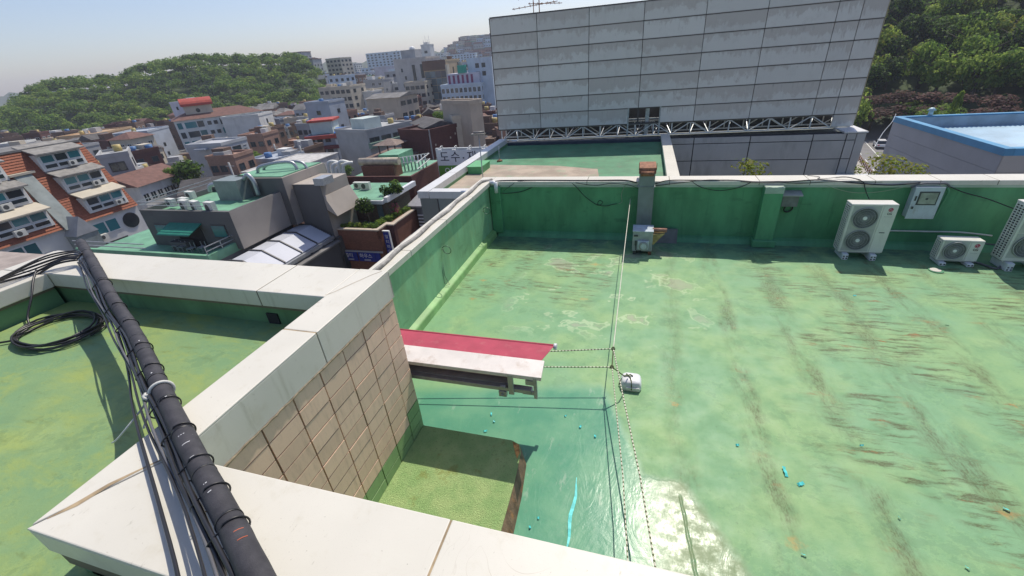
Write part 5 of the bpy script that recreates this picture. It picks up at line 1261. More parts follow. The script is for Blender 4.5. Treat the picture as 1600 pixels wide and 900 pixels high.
# a window one unit wide and high (frame + pane), standing 6 cm proud / 5 cm deep, facing -Y
def win_unit(frame, glass, mull=1):
    m = MB(); f = 0.07
    for (x0,x1,z0,z1) in ((-.5,.5,.5-f,.5),(-.5,.5,-.5,-.5+f),(-.5,-.5+f,-.5+f,.5-f),(.5-f,.5,-.5+f,.5-f)): m.box(x0,x1,-0.06,0.02,z0,z1,0)
    if mull: m.box(-f*.4, f*.4, -0.05, 0.02, -.5+f, .5-f, 0)
    m.box(-.5+f,.5-f,-0.015,0.015,-.5+f,.5-f,1)
    return m.mesh("window", [frame, glass])
WIN = {"w": win_unit(M_FRAME, M_GLASS), "d": win_unit(M_FRAME_D, M_GLASS), "t": win_unit(M_FRAME, M_GLASS_T), "s": win_unit(M_FRAME_D, M_GLASS, 0)}
ac_unit = MB().box(-.4,.4,-.32,0,-.28,.28,0).tube([(-.12,-.325,0),(-.12,-.33,0)],.2,12,1).mesh("condenser", [M_AC, M_AC_DK])
tank_mesh = MB().tube([(0,0,0),(0,0,1.5)],0.7,12).mesh("water_tank", [TANK_Y]); tank_mesh2 = MB().tube([(0,0,0),(0,0,1.3)],0.75,12).mesh("water_tank", [TANK_B])
def windows(t, w, d, h, rows, cf, cs, kind="w", ww=1.5, wh=1.3, z_lo=None, fh=None, skip=0.0, side=1):
    fh = fh or h/max(rows,1)
    for r in range(rows):
        zc = h - fh*(r+0.55)
        if zc < 1: break
        for c in range(cf):
            if random.random() < skip: continue
            inst("window", WIN[kind], t, (w*(c+0.5)/cf, 0, zc), scale=(min(ww,w/cf*0.82),1,wh))
        for c in range(cs):
            if random.random() < skip: continue
            inst("window", WIN[kind], t, (w, d*(c+0.5)/cs, zc), rz=rad(90), scale=(min(ww,d/cs*0.82),1,wh))
def box_part(name, mat, t, x0,x1,y0,y1,z0,z1, bevel=0.0): return MB().box(x0,x1,y0,y1,z0,z1).build(name, mat, t, world=False, bevel=bevel)
def roof_flat(t, w, d, h, mat, wall, par=0.7):
    e = 0.12
    box_part("roof", mat, t, 0.2, w-0.2, 0.2, d-0.2, h-par-0.05, h-par+0.02)
    m = MB()
    m.box(-e,w+e,-e,0.2,h-par,h).box(-e,w+e,d-0.2,d+e,h-par,h).box(-e,0.2,0.2,d-0.2,h-par,h).box(w-0.2,w+e,0.2,d-0.2,h-par,h)
    m.build("parapet", wall, t, world=False)
def roof_pitch(t, w, d, h, mat, rise=1.6, ov=0.5, hip=0.0):
    a = [(-ov,-ov,h),(w+ov,-ov,h),(w+ov,d+ov,h),(-ov,d+ov,h)]
    k = hip*min(w,d)/2
    if w >= d:
        p, q = (-ov+k, d/2, h+rise), (w+ov-k, d/2, h+rise)
        fs = [(0,1,5,4),(2,3,4,5),(1,2,5),(3,0,4),(3,2,1,0)]
    else:
        p, q = (w/2, -ov+k, h+rise), (w/2, d+ov-k, h+rise)
        fs = [(1,2,5,4),(3,0,4,5),(0,1,4),(2,3,5),(3,2,1,0)]
    MB().add(a+[p,q], fs).build("roof", mat, t, world=False)
def clutter(t, w, d, h, n, par=0.7):
    for i in range(n):
        x, y = random.uniform(0.15*w,0.85*w), random.uniform(0.2*d,0.85*d); k = random.random()
        if k < 0.3: inst("water_tank", random.choice([tank_mesh,tank_mesh2]), t, (x,y,h-par))
        elif k < 0.65: inst("condenser", ac_unit, t, (x,y,h-par+0.3), rz=random.uniform(-.2,.2))
        else:
            s_ = random.uniform(1.2,2.6); box_part("roof_house", random.choice([W_GREY,W_CREAM,W_WHITE,W_BRICK_B]), t, x-s_*0.6,x+s_*0.6,y-s_*0.5,y+s_*0.5,h-par,h-par+random.uniform(1.2,2.3))
def block(name, label, P, yaw, w, d, h, wall, roof=("flat",R_GREY), cat="building", group=None, rows=3, cf=3, cs=3, kind="w", ww=1.5, wh=1.3, n_cl=2, skip=0.1, par=0.7, fh=None, foot=True):
    t = thing(name, label, cat, P, yaw, group)
    box_part("wall", wall, t, 0,w,0,d,0,h-(par*0.6 if roof[0]=="flat" else 0))
    if roof[0] == "flat": roof_flat(t,w,d,h,roof[1],wall,par)
    elif roof[0] == "gable": roof_pitch(t,w,d,h,roof[1],roof[2] if len(roof)>2 else 1.6)
    else: roof_pitch(t,w,d,h,roof[1],roof[2] if len(roof)>2 else 1.6,0.5,0.9)
    windows(t,w,d,h-(par if roof[0]=="flat" else 0),rows,cf,cs,kind,ww,wh,skip=skip,fh=fh)
    if roof[0] == "flat" and n_cl: clutter(t,w,d,h,n_cl,par)
    if foot:
        c = Vector(P) + Matrix.Rotation(yaw,3,'Z') @ Vector((w/2,d/2,0)); FOOT.append((c.x,c.y,0.5*math.hypot(w,d)))
    return t
def by_z(pL, pR, z):        # facade whose top edge runs between two surveyed corners at height z
    a, b = on_z(*pL, z), on_z(*pR, z); v = b-a
    return a, math.atan2(v.y, v.x), v.length
def zblock(name, label, pL, pR, z, d, wall, **k):
    a, yaw, w = by_z(pL, pR, z); base = k.pop("base", GZ)
    return block(name, label, (a.x,a.y,base), yaw, w, d, z-base, wall, **k), w
def dblock(name, label, pL, D, yaw, w, d, wall, **k):
    a = on_d(*pL, D); base = terrain_z(a.x,a.y)
    base = k.pop("base", base); c = a
    t = block(name, label, (c.x,c.y,base), rad(yaw), w, d, a.z-base, wall, **k)
    return t

# ---- orange tiled mansard block at far left (facade runs away from us, facing right)
def mansard():
    ez = -9.0
    a, yaw, w = by_z((85,366), (215,320), ez); yaw = rad(92)
    b = on_z(215,320,ez)
    L = 34.0; rise = 8.9; run = 4.6; DP = 14.0
    # local x runs from the near end (-) to the far end at x=L, local -y faces us
    dirv = Vector((math.cos(yaw), math.sin(yaw), 0)); o = b - dirv*L
    t = thing("mansard_block", "brown block with a steep orange tiled roof full of white framed dormers", "building", (o.x,o.y,GZ), yaw)
    c = o + Matrix.Rotation(yaw,3,'Z') @ Vector((L/2,DP/2,0)); FOOT.append((c.x,c.y,22))
    H_ = ez-GZ
    box_part("wall", W_WHITE, t, 0,L,0.3,DP,0,H_)
    MB().add([(0,0,H_),(L,0,H_),(L,run,H_+rise),(0,run,H_+rise),(0,DP,H_),(L,DP,H_),(0,DP-2,H_+rise),(L,DP-2,H_+rise)], [(0,1,2,3),(4,6,7,5),(3,2,7,6),(0,3,6,4),(1,5,7,2),(0,4,5,1)]).build("roof_body", R_DARK, t, world=False)
    # tile courses, each a stepped strip up the slope, split into lengths between the dormers
    M_OT = simple("orange_roof_tile", (0.27,0.085,0.042), 0.8, 0.22, 5.0, 0.3, dirt=((0.12,0.05,0.035),0.5))
    nC = 30
    strips = [(0,L)]
    cm = None
    for i in range(nC):
        f0, f1 = i/nC, (i+1)/nC
        y0, y1, z0_, z1_ = run*f0, run*f1, H_+rise*f0, H_+rise*f1
        m = MB()
        m.hull8([(0,y0-0.14,z0_-0.02),(L,y0-0.14,z0_-0.02),(L,y0+0.02,z0_-0.02),(0,y0+0.02,z0_-0.02)], [(0,y1-0.03,z1_),(L,y1-0.03,z1_),(L,y1+0.02,z1_),(0,y1+0.02,z1_)])
        m.build("tile_course", M_OT, t, world=False)
    box_part("roof_cap", R_GREY, t, 0,L,run-0.2,DP-2,H_+rise,H_+rise+0.25)
    M_SH = simple("grey_weathered_shingle", (0.24,0.23,0.215), 0.85, 0.2, 1.5, 0.3, dirt=((0.12,0.12,0.11),0.6))
    def dormer(x0, x1, zf, hh, roof, nw, glass):
        y_at = lambda z: run*(z-zf_base)/rise
        zf_base = H_
        yb, yt = run*(zf-H_)/rise, run*(zf+hh-H_)/rise
        g = MB().hull8([(x0,yb-0.25,zf),(x1,yb-0.25,zf),(x1,yb+0.6,zf),(x0,yb+0.6,zf)], [(x0,yb-0.05,zf+hh),(x1,yb-0.05,zf+hh),(x1,yt+0.4,zf+hh),(x0,yt+0.4,zf+hh)]).build("dormer", W_WHITE, t, world=False)
        r = MB().hull8([(x0-0.25,yb-0.75,zf+hh-0.02),(x1+0.25,yb-0.75,zf+hh-0.02),(x1+0.25,yt+1.6,zf+hh+1.0),(x0-0.25,yt+1.6,zf+hh+1.0)], [(x0-0.25,yb-0.75,zf+hh+0.14),(x1+0.25,yb-0.75,zf+hh+0.14),(x1+0.25,yt+1.6,zf+hh+1.16),(x0-0.25,yt+1.6,zf+hh+1.16)])
        r.build("dormer_roof", roof, g, world=False)
        for i in range(nw):
            xa = x0+0.25+(x1-x0-0.5)*i/nw; xb = x0+0.25+(x1-x0-0.5)*(i+1)/nw
            for (q0, q1, gl) in ((0.12,0.40,M_GLASS),(0.46,0.92,M_GLASS_T if (i+glass) % 3 else M_GLASS)):
                f = MB().box(xa+0.04,xb-0.04,yb-0.30+0.2*q0,yb-0.12+0.2*q0,zf+hh*q0,zf+hh*q1)
                f.build("window", M_FRAME, g, world=False)
                MB().box(xa+0.12,xb-0.12,yb-0.315+0.2*q0,yb-0.295+0.2*q0,zf+hh*q0+0.07,zf+hh*q1-0.07).build("pane", gl, g, world=False)
    for (x0, x1) in ((28.2,33.2),(18.6,24.2)):
        for k, (zf, hh) in enumerate(((H_+0.7,2.0),(H_+3.5,2.0),(H_+6.3,2.0))):
            sh = -0.25*k if x0 > 25 else 0.0
            dormer(x0+sh, x1+sh, zf, hh, W_CREAM if k == 0 else M_SH, 3, k)
            if x0 > 25: inst("condenser", ac_unit, t, (x1-1.3-k*0.5, run*(zf-H_)/rise-0.35, zf+0.45), scale=(1.1,1.1,1.1))
            else: inst("condenser", ac_unit, t, (x0+2.0+k, run*(zf-H_)/rise-0.35, zf+0.3), scale=(1.3,1.3,1.3))
    # long lead gutter slope and its pointed turret
    M_LEAD = simple("greenish_lead_sheet", (0.22,0.255,0.25), 0.6, 0.2, 0.8, dirt=((0.35,0.36,0.33),0.5))
    MB().hull8([(24.6,-0.4,H_-0.2),(26.3,-0.4,H_-0.2),(26.3,0.2,H_-0.2),(24.6,0.2,H_-0.2)], [(24.6,run*0.73-0.4,H_+rise*0.73),(26.3,run*0.73-0.4,H_+rise*0.73),(26.3,run*0.73+0.2,H_+rise*0.73),(24.6,run*0.73+0.2,H_+rise*0.73)]).build("lead_slope", M_LEAD, t, world=False)
    box_part("lead_cap", W_CREAM, t, 24.2,26.7,run*0.73-0.6,run*0.73+0.3,H_+rise*0.73,H_+rise*0.73+0.25)
    box_part("turret", M_LEAD, t, 24.5,26.9,-1.7,0.3,0,H_-1.0)
    MB().add([(24.4,-1.8,H_-1.0),(27.0,-1.8,H_-1.0),(27.0,0.3,H_-1.0),(24.4,0.3,H_-1.0),(25.7,-1.8,H_+1.2),(25.7,0.6,H_+1.2)], [(0,1,4),(1,2,5,4),(2,3,5),(3,0,4,5),(3,2,1,0)]).build("turret_roof", simple("pale_turret_sheet",(0.36,0.37,0.38),0.6,0.1,1), t, world=False)
    for i in range(4):
        inst("window", WIN["t"], t, (7.0+i*4.4, 0.28, H_-1.3), scale=(3.0,1,1.7))
    inst("window", WIN["t"], t, (29.2,0.28,H_-1.5), scale=(3.4,1,1.7)); inst("window", WIN["d"], t, (29.2,0.28,H_-4.3), scale=(3.6,1,1.7))
    for zc in (H_-1.7, H_-4.8): MB().tube([(32.4,0.2,zc),(32.4,0.34,zc)], 1.05, 24).build("round_window", M_GLASS, t, world=False)
    for xx in (22,28.0): inst("condenser", ac_unit, t, (xx,0.1,H_-2.5), scale=(1.3,1.3,1.3))
mansard()

# ---- charcoal building with green terrace and glass canopy
def charcoal():
    t = thing("charcoal_building", "charcoal building with a green roof terrace, penthouse and glazed canopy", "building", (-42, 21.6, GZ))
    FOOT.append((-36,28,12))
    X1_, X0_ = -31.1, -46.0; Y0_ = 21.7; Y1_ = 40.0
    B = lambda nm, mt, *a, **k: MB().box(*a).build(nm, mt, t, **k)
    B("wall", W_DARK, X0_, X1_, Y0_, 30.5, GZ, -6.7)
    B("deck", R_GREEN, X0_+.2, X1_-.2, Y0_+.2, 30.4, -6.7, -6.55)
    for a in ((X0_,X1_,Y0_,Y0_+.25),(X1_-.25,X1_,Y0_+.25,30.5)): B("deck_kerb", R_GREEN, *a, -6.7, -6.0)
    for z in (-5.7,-5.35): MB().bar((X1_-.1,Y0_+.1,z),(X1_-.1,30.4,z),0.06).build("railing", M_STEEL, t); MB().bar((X0_,Y0_+.1,z),(X1_-6.5,Y0_+.1,z),0.06).build("railing", M_STEEL, t)
    for i in range(7): MB().bar((X1_-.1,Y0_+.1+i*1.35,-6.0),(X1_-.1,Y0_+.1+i*1.35,-5.3),0.05).build("railing_post", M_STEEL, t)
    # penthouse
    PX0, PX1, PY0, PY1 = -40.2, -30.5, 24.3, 31.5
    B("penthouse_wall", W_DARK, PX0, PX1-.02, PY0, PY1, -6.55, -3.9)
    B("penthouse_side", wallm("taupe_render",(0.37,0.33,0.29)), PX1-.02, PX1, PY0+.02, PY1, -6.55, -3.42)
    m = MB().box(PX0,PX1-.03,PY0,PY0+.3,-3.9,-3.4).box(PX0,PX0+.3,PY0+.3,PY1,-3.9,-3.4).box(PX0+.3,PX1-.03,PY1-.3,PY1,-3.9,-3.4).box(PX1-.3,PX1-.03,PY0+.3,PY1-.3,-3.9,-3.4); m.build("parapet", W_DARK, t)
    B("penthouse_roof", R_GREEN, PX0+.3, PX1-.3, PY0+.3, PY1-.3, -3.95, -3.85)
    for (xa, xb, za, zb2) in ((-39.3,-37.4,-5.6,-4.6),(-33.0,-31.5,-5.6,-4.5)):
        f = B("window", M_FRAME_D, xa, xb, PY0-.06, PY0+.02, za, zb2); MB().box(xa+.08,xb-.08,PY0-.075,PY0-.055,za+.08,zb2-.08).build("pane", M_GLASS_T, f)
    B("doorway", M_BLACK, -37.0,-34.2,PY0-.02,PY0+.02,-6.5,-4.7)
    MB().hull8([(-37.4,PY0-1.4,-5.0),(-33.9,PY0-1.4,-5.0),(-33.9,PY0,-4.5),(-37.4,PY0,-4.5)], [(-37.4,PY0-1.4,-4.95),(-33.9,PY0-1.4,-4.95),(-33.9,PY0,-4.42),(-37.4,PY0,-4.42)]).build("awning", simple("teal_awning_cloth",(0.02,0.21,0.14),0.6), t)
    B("planter", W_DARK, -37.0,-35.2,PY0-1.0,PY0-.3,-6.55,-5.75)
    # raised block and lift head behind
    TP = bpy.data.materials["taupe_render"]
    B("stair_head", TP, -35.5,-29.8,29.8,35.5,-6.5,-2.2); B("stair_head_face", W_DARK, -35.5,-29.82,29.78,29.80,-6.5,-2.2)
    B("stair_head_roof", R_GREEN, -35.3,-30.0,30.0,35.3,-2.19,-2.1)
    B("bay", TP, -29.75,-26.8,30.65,34.5,-8,-3.0); B("bay_face", W_DARK, -29.75,-26.82,30.62,30.64,-8,-3.0)
    MB().hull8([(-26.82,30.65,-5.3),(-25.9,30.65,-5.9),(-25.9,34.5,-5.9),(-26.82,34.5,-5.3)], [(-26.82,30.65,-4.1),(-26.75,30.65,-4.1),(-26.75,34.5,-4.1),(-26.82,34.5,-4.1)]).build("bay_skirt", TP, t)
    B("rear_wall", W_DARK, X1_-.5,-26.5,30.66,40,GZ,-8.01)
    B("lower_wall", W_DARK, X1_+.01,-26.6,19.6,30.6,GZ,-8.4)
    B("lower_roof", R_GREY, X1_+.01,-26.3,19.6,30.6,-8.39,-8.25)
    for i in range(6):
        f = MB().box(-27.05,-26.98,21.2+i*1.6,22.5+i*1.6,-8.2,-7.85).build("skirt_window", M_FRAME, t)
    # glazed canopy with a faceted section
    gl = simple("milky_canopy_glass", (0.52,0.54,0.60), 0.25, 0.05, 0.5)
    Y0c, Y1c = 20.6, 30.5
    prof = [(-31.0,-7.35),(-30.3,-6.8),(-29.0,-6.8),(-27.1,-7.75)]
    for k in range(5):
        ya, yb = Y0c+(Y1c-Y0c)*k/5+.05, Y0c+(Y1c-Y0c)*(k+1)/5-.05
        for (x0,z0_),(x1,z1_) in zip(prof[:-1],prof[1:]):
            MB().hull8([(x0,ya,z0_-.03),(x1,ya,z1_-.03),(x1,yb,z1_-.03),(x0,yb,z0_-.03)], [(x0,ya,z0_+.03),(x1,ya,z1_+.03),(x1,yb,z1_+.03),(x0,yb,z0_+.03)]).build("canopy_pane", gl, t)
    for k in range(6):
        y = Y0c+(Y1c-Y0c)*k/5; m = MB()
        for (x0,z0_),(x1,z1_) in zip(prof[:-1],prof[1:]): m.bar((x0,y,z0_+.06),(x1,y,z1_+.06),0.12)
        m.build("canopy_rib", M_FRAME_D, t)
    MB().bar((-26.9,Y0c,-7.9),(-26.9,Y1c,-7.9),0.25).build("gutter", M_STEEL, t); MB().bar((-31.0,Y0c,-7.25),(-31.0,Y1c-4,-7.25),0.2).build("gutter", M_STEEL, t)
    for (xa,ya,w_,d_,z) in ((-26.49,30.5,0.02,2.2,-10.2),(-26.49,33.5,0.02,2.0,-10.2),(-26.49,36.0,0.02,2.0,-9.6)):
        f = MB().box(xa,xa+.06,ya,ya+d_,z-1.2,z+.5).build("window", M_FRAME_D, t); MB().box(xa+.06,xa+.08,ya+.1,ya+d_-.1,z-1.1,z+.4).build("pane", M_GLASS, f)
    # plant on the penthouse roof
    for (x,y) in ((-38.8,26.3),(-37.6,26.6),(-36.0,25.4),(-34.6,25.2),(-32.8,25.0),(-39.2,28.5)):
        inst("condenser", ac_unit, t, (x+42,y-21.6,-3.3-GZ), scale=(1.2,1.2,1.9 if y < 25.5 else 1.2), rz=random.uniform(-.3,.3))
    MB().box(-36.2,-33.6,28.5,30.5,-3.85,-2.1).build("air_handler", M_DUCT, t)
    for (P, r) in ((((-37.6,29,-3.2),(-37.4,29,-2.7),(-36.6,29,-2.5),(-35.6,29.2,-2.6)),.28),(((-33.6,29.4,-2.2),(-33.0,29.4,-1.8),(-32.6,29.4,-2.4),(-32.6,29.4,-3.6)),.3),(((-34,31.5,-2.1),(-33.6,31.5,-1.6),(-31.8,32,-1.35),(-30.6,32.4,-1.5),(-30.3,32.4,-2.4)),.24),(((-34.4,32.6,-2.1),(-33.8,32.6,-1.7),(-32,33,-1.5),(-30.2,33.2,-1.7),(-29.9,33.2,-3.0)),.2)):
        MB().tube(smooth([Vector(p) for p in P],5), r*0.62, 10).build("vent_pipe", M_STEEL, t)
    for z in (-3.0,-2.7):
        MB().bar((PX0,PY0+.1,z),(PX1-2.5,PY0+.1,z),0.05).build("railing", M_STEEL, t); MB().bar((PX0+.1,PY0+.1,z),(PX0+.1,PY1,z),0.05).build("railing", M_STEEL, t)
    MB().box(-27.0,-26.0,30.2,31.6,-3.0,-2.4).build("roof_fan", M_STEEL, t)
    for (x,y,z) in ((-36.5,23.4,-6.5),(-35.6,23.2,-6.5),(-33.6,23.3,-6.5),(-34.4,23.0,-6.5)):
        ch = MB(); 
        for sx in (-.22,.22):
            for sy in (-.22,.22): ch.bar((x+sx,y+sy,z),(x+sx,y+sy,z+(.85 if sy > 0 else .45)),0.04)
        ch.box(x-.25,x+.25,y-.25,y+.25,z+.43,z+.47)
        tag(ch.build("chair", M_STEEL, None, loc=(x,y,z)), "metal chair on the green terrace before the teal awning", "chair", "metal chairs on the green terrace")
charcoal()

# ---- brick building with the roof garden
def garden():
    t = thing("garden_building", "red brick building with a planted roof garden and blue shop banners", "building", (-26, 34, GZ))
    FOOT.append((-26,37,8))
    B = lambda nm, mt, *a, **k: MB().box(*a).build(nm, mt, t, **k)
    zp = -7.3
    B("wall", W_BRICK, -27.0,-22.45,31.2,41,GZ,zp-1.0)
    B("parapet", W_BRICK, -27.0,-22.6,31.15,31.4,zp-1.0,zp-.12); B("parapet", W_BRICK, -22.7,-22.45,31.4,33.0,zp-1.0,zp-.12)
    B("pier", W_BRICK_D, -22.44,-21.7,32.6,33.1,GZ,zp-.12)
    B("wing_wall", W_BRICK, -22.44,-21.75,33.12,38.7,GZ,zp-.12)
    for a in ((-27.1,-22.4,31.08,31.45),(-22.75,-22.38,31.46,32.55),(-22.75,-21.62,32.56,33.15),(-22.1,-21.66,33.16,38.8)): B("coping_strip", W_BEIGE, *a, zp-.119, zp)
    B("garden_deck", R_GREEN, -30.5,-22.7,31.41,41,zp-1.0,zp-.9)
    for a in ((-27.02,-22.42,31.05,31.14),(-21.74,-21.66,33.12,38.7)): B("string_course", W_GREY, *a, zp-2.3, zp-2.15)
    NB = simple("banner_blue",(0.015,0.03,0.25),0.5,0.05)
    def banner(x0,x1,y,z0_,z1_): return MB().box(x0,x1,y-.05,y,z0_,z1_).build("banner", NB, t)
    L = t.location
    def front_txt(b, s, x, y, z, mt=M_WHITE): text("letters", b, s, (x-L.x,y-L.y,z-L.z), (rad(90),0,0), mt, t)
    banner(-26.7,-25.25,31.05,-10.5,-9.6); banner(-25.1,-23.3,31.05,-10.5,-9.6); banner(-23.25,-22.75,31.05,-10.5,-9.6)
    front_txt("멀티", 0.5, -26.15, 30.99, -9.95); front_txt("하우스", 0.5, -24.3, 30.99, -9.95)
    front_txt("0000000", 0.2, -24.2, 30.99, -10.35); front_txt("000000", 0.2, -26.0, 30.99, -10.35)
    for x in (-25.35,-24.05): pass
    # long banner on the right wing, facing right
    MB().box(-21.76,-21.70,33.9,38.0,-10.4,-9.5).build("banner", NB, t)
    text("letters", "멀티 LIVING 하우스", 0.46, (-21.68-L.x,35.95-L.y,-9.85-L.z), (rad(90),0,rad(90)), M_WHITE, t)
    for y in (34.6,36.0,37.3): MB().box(-21.699,-21.69,y-.45,y+.45,-10.33,-10.1).build("banner_strip", simple("pale_cyan_print",(0.35,0.6,0.75),0.5) if y < 35 else bpy.data.materials["pale_cyan_print"], t)
    # projecting vertical signs
    v = MB().box(-22.35,-21.75,31.7,31.85,-10.9,-7.7).build("projecting_sign", NB, t); MB().box(-22.4,-21.7,31.68,31.87,-7.7,-7.6).box(-21.75,-21.68,31.68,31.87,-10,-7.7).build("sign_frame", M_WHITE, v)
    for i, s_ in enumerate("멀티하우스"): text("letters", s_, 0.4, (-22.05-L.x,31.69-L.y,-8.2-i*0.5-L.z), (rad(90),0,0), M_PLASTIC, t)
    vs_ = MB().box(-28.0,-27.1,30.9,31.1,-10.2,-6.3).build("tall_sign", simple("pale_grey_sign",(0.42,0.42,0.46),0.5,0.06), t)
    MB().box(-28.05,-27.05,30.88,31.12,-12.6,-10.21).build("dark_sign", simple("dark_violet_sign",(0.05,0.045,0.08),0.5), t)
    text("letters", "BIZOCI", 0.62, (-27.5-L.x,30.88-L.y,-7.6-L.z), (rad(90),rad(90),0), M_INK, t)
    for i, z in enumerate((-9.2,-9.8)): MB().box(-27.9,-27.2,30.87,30.9,z-.25,z+.25).build("sign_square", M_INK, vs_)
    for i, s_ in enumerate(("여행","은행","의원")): text("letters", s_, 0.42, (-27.55-L.x,30.86-L.y,-10.7-i*.65-L.z), (rad(90),0,0), M_PLASTIC, t)
    # garden house
    B("garden_house_wall", W_BRICK_B, -30.8,-24.0,35.4,40.5,zp-.9,-6.1)
    B("eaves", M_PLASTIC, -31.1,-23.7,34.7,41.2,-6.1,-5.75); B("garden_house_roof", R_GREEN, -30.9,-23.9,34.9,41.0,-5.75,-5.70)
    B("eaves_side", M_PLASTIC, -23.7,-23.3,35.0,41.0,-6.0,-5.5)
    f = B("door", simple("slate_blue_door",(0.10,0.14,0.18),0.5), -24.9,-24.3,35.33,35.39,zp-.9,-6.4); f2 = B("door", M_FRAME, -29.6,-28.9,35.33,35.39,zp-.9,-6.4)
    inst("condenser", ac_unit, t, (-29.0+26,39-34,-5.35-GZ), scale=(1.2,1.2,1.2)); inst("condenser", ac_unit, t, (-27.8+26,38.6-34,-5.3-GZ), scale=(1.3,1.3,1.4))
    return t
garden()
zg = -8.2
def plant(x, y, r, h, crown, label, cat="shrub", grp=None, stem=True, lift=0.0):
    t = thing("garden_plant", label, cat, (x,y,zg))
    if grp: t["group"] = grp
    if stem: inst("trunk", trunks[0], t, (0,0,0.4), scale=(h*.5,h*.5,h*.5))
    inst("crown", crown, t, (0,0,h*0.62+lift), scale=(r,r,h*0.42), rz=random.uniform(0,6))
plant(-28.2,34.0,0.9,2.3,shrub_crowns[0],"light green round bush left in the brick building's roof garden")
plant(-24.9,33.6,1.1,2.9,pine_crown,"spreading dark pine in the middle of the roof garden","tree",lift=.5)
plant(-23.6,36.6,1.3,3.6,pine_crown,"taller pine at the corner of the garden house","tree",lift=.7)
plant(-22.9,35.4,0.6,2.2,pink_crown,"pink flowering bush beside the blue grey door")
for i in range(9): plant(-26.5+i*0.42, 31.9+0.25*(i%2), 0.5, 1.3, shrub_crowns[i % 3] if i < 7 else shrub_crowns[2], "low yellow green hedge shrub along the garden parapet", grp="hedge shrubs along the garden parapet", stem=False)
for i in range(9): plant(-23.3+0.13*i, 33.0+i*0.62, 0.55, 1.4, shrub_crowns[2 if i % 2 else 0], "leafy shrub along the garden's right wall", grp="shrubs along the garden's right wall", stem=False)
# dark annex right of the garden with louvres
t = thing("dark_annex", "narrow black annex with pale louvres between brick garden and terrace", "building", (-21, 38, GZ))
MB().box(-21.5,-18.5,37.0,44,GZ,-7.2).build("wall", W_DARK, t)
MB().hull8([(-22.6,37.0,-7.15),(-18.6,37.0,-7.15),(-18.6,40,-6.7),(-22.6,40,-6.7)],[(-22.6,37.0,-7.0),(-18.6,37.0,-7.0),(-18.6,40,-6.55),(-22.6,40,-6.55)]).build("canopy", simple("grey_ribbed_sheet",(0.23,0.23,0.24),0.5), t)
for i in range(13): MB().box(-21.45,-20.5,36.93,37.0,-8.0-i*.36,-7.88-i*.36).build("louvre", M_PLASTIC, t)
FOOT.append((-20,40,5))

# ---- brown block with green roof, pipes and tanks (behind the garden)
bb = thing("pipe_roof_building", "dark brown block with a green roof crowded by white ducts and railings", "building", (-30, 46, GZ))
FOOT.append((-29,50,9))
MB().box(-35,-25.7,44.5,55,GZ,-6.4).build("wall", W_BRICK_D, bb); MB().box(-34.8,-25.9,44.8,54.8,-6.4,-6.3).build("roof", R_GREEN, bb)
MB().box(-35,-25.7,44.5,44.8,-6.4,-5.9).box(-26.0,-25.7,44.8,55,-6.4,-5.9).build("parapet", W_BRICK_D, bb)
MB().box(-33,-28.5,45.6,47.5,-6.3,-4.9).build("plant_box", W_BRICK, bb); MB().tube([(-33.5,46.3,-4.5),(-28,46.3,-4.5)],0.45,12).build("duct", simple("dusty_cream_duct",(0.50,0.42,0.32),0.6,0.2,2), bb)
for i in range(5): MB().tube(smooth([Vector(p) for p in ((-36.5+i*.5,44.2,-7.5),(-36.6+i*.5,44.2,-4.6-.3*(i%3)),(-36.2+i*.5,44.4,-4.0-.3*(i%3)),(-35.6+i*.5,45,-4.3))],4),0.2,10).build("vent_pipe", M_STEEL_W, bb)
for i in range(9):
    MB().tube([(-29.5+i*.36,48+i*.3,-6.3),(-29.5+i*.36,48+i*.3,-4.6)],0.10,8).build("flue", M_STEEL, bb)
for z in (-5.2,-4.5): MB().bar((-29.8,47.5,z),(-26,50.5,z),0.08).build("railing", M_STEEL_W, bb); MB().bar((-26,50.5,z),(-25,45,z),0.08).build("railing", M_STEEL_W, bb)
MB().box(-33.5,-30.5,50.5,54.5,-6.3,-4.6).build("stair_head", R_GREEN, bb)
inst("condenser", ac_unit, bb, (-2,2.4,-5.7-GZ), scale=(1.4,1.4,1.4))
# ---- billboard
bo = thing("billboard", "white and green roadside billboard with large dark Korean lettering", "billboard", (-21, 49, GZ))
a = on_z(680,232,-4); bx = a.x; byy = a.y
MB().box(bx, bx+9.5, byy, byy+0.3, -8.2, -4.0).build("frame", M_FRAME, bo)
MB().box(bx+.12, bx+9.4, byy-.06, byy-.01, -6.15, -4.25).build("white_panel", simple("billboard_white",(0.80,0.82,0.85),0.5,0.03), bo); MB().box(bx+.12, bx+9.4, byy-.06, byy-.01, -8.2, -6.15).build("green_panel", simple("billboard_green",(0.12,0.34,0.04),0.5,0.05), bo)
Lb = bo.location
for s_, dx, dz, sz in (("도",1.15,-5.15,1.45),("수",2.65,-5.15,1.45),("·",3.75,-5.3,1.6),("재",4.9,-5.15,1.45),("활",6.6,-5.15,1.45)):
    text("letters", s_, sz, (bx+dx-Lb.x, byy-.065-Lb.y, dz-Lb.z), (rad(90),0,0), simple("billboard_ink",(0.01,0.015,0.05),0.5,0) if s_=="도" else bpy.data.materials["billboard_ink"], bo, depth=0.02)
text("letters", "안", 1.5, (bx+1.55-Lb.x, byy-.065-Lb.y, -7.15-Lb.z), (rad(90),0,0), M_WHITE, bo, depth=0.02)
for i in range(4):
    x = bx+1.0+i*1.95; la = MB().tube(smooth([Vector(p) for p in ((x,byy+.1,-4.0),(x+.05,byy-.1,-3.7),(x,byy-.6,-3.75),(x-.05,byy-.8,-4.0))],3),0.05,6).build("lamp_arm", M_STEEL_W, bo)
    MB().box(x-.25,x+.2,byy-.95,byy-.7,-4.15,-4.0).build("lamp_head", M_WHITE, la)
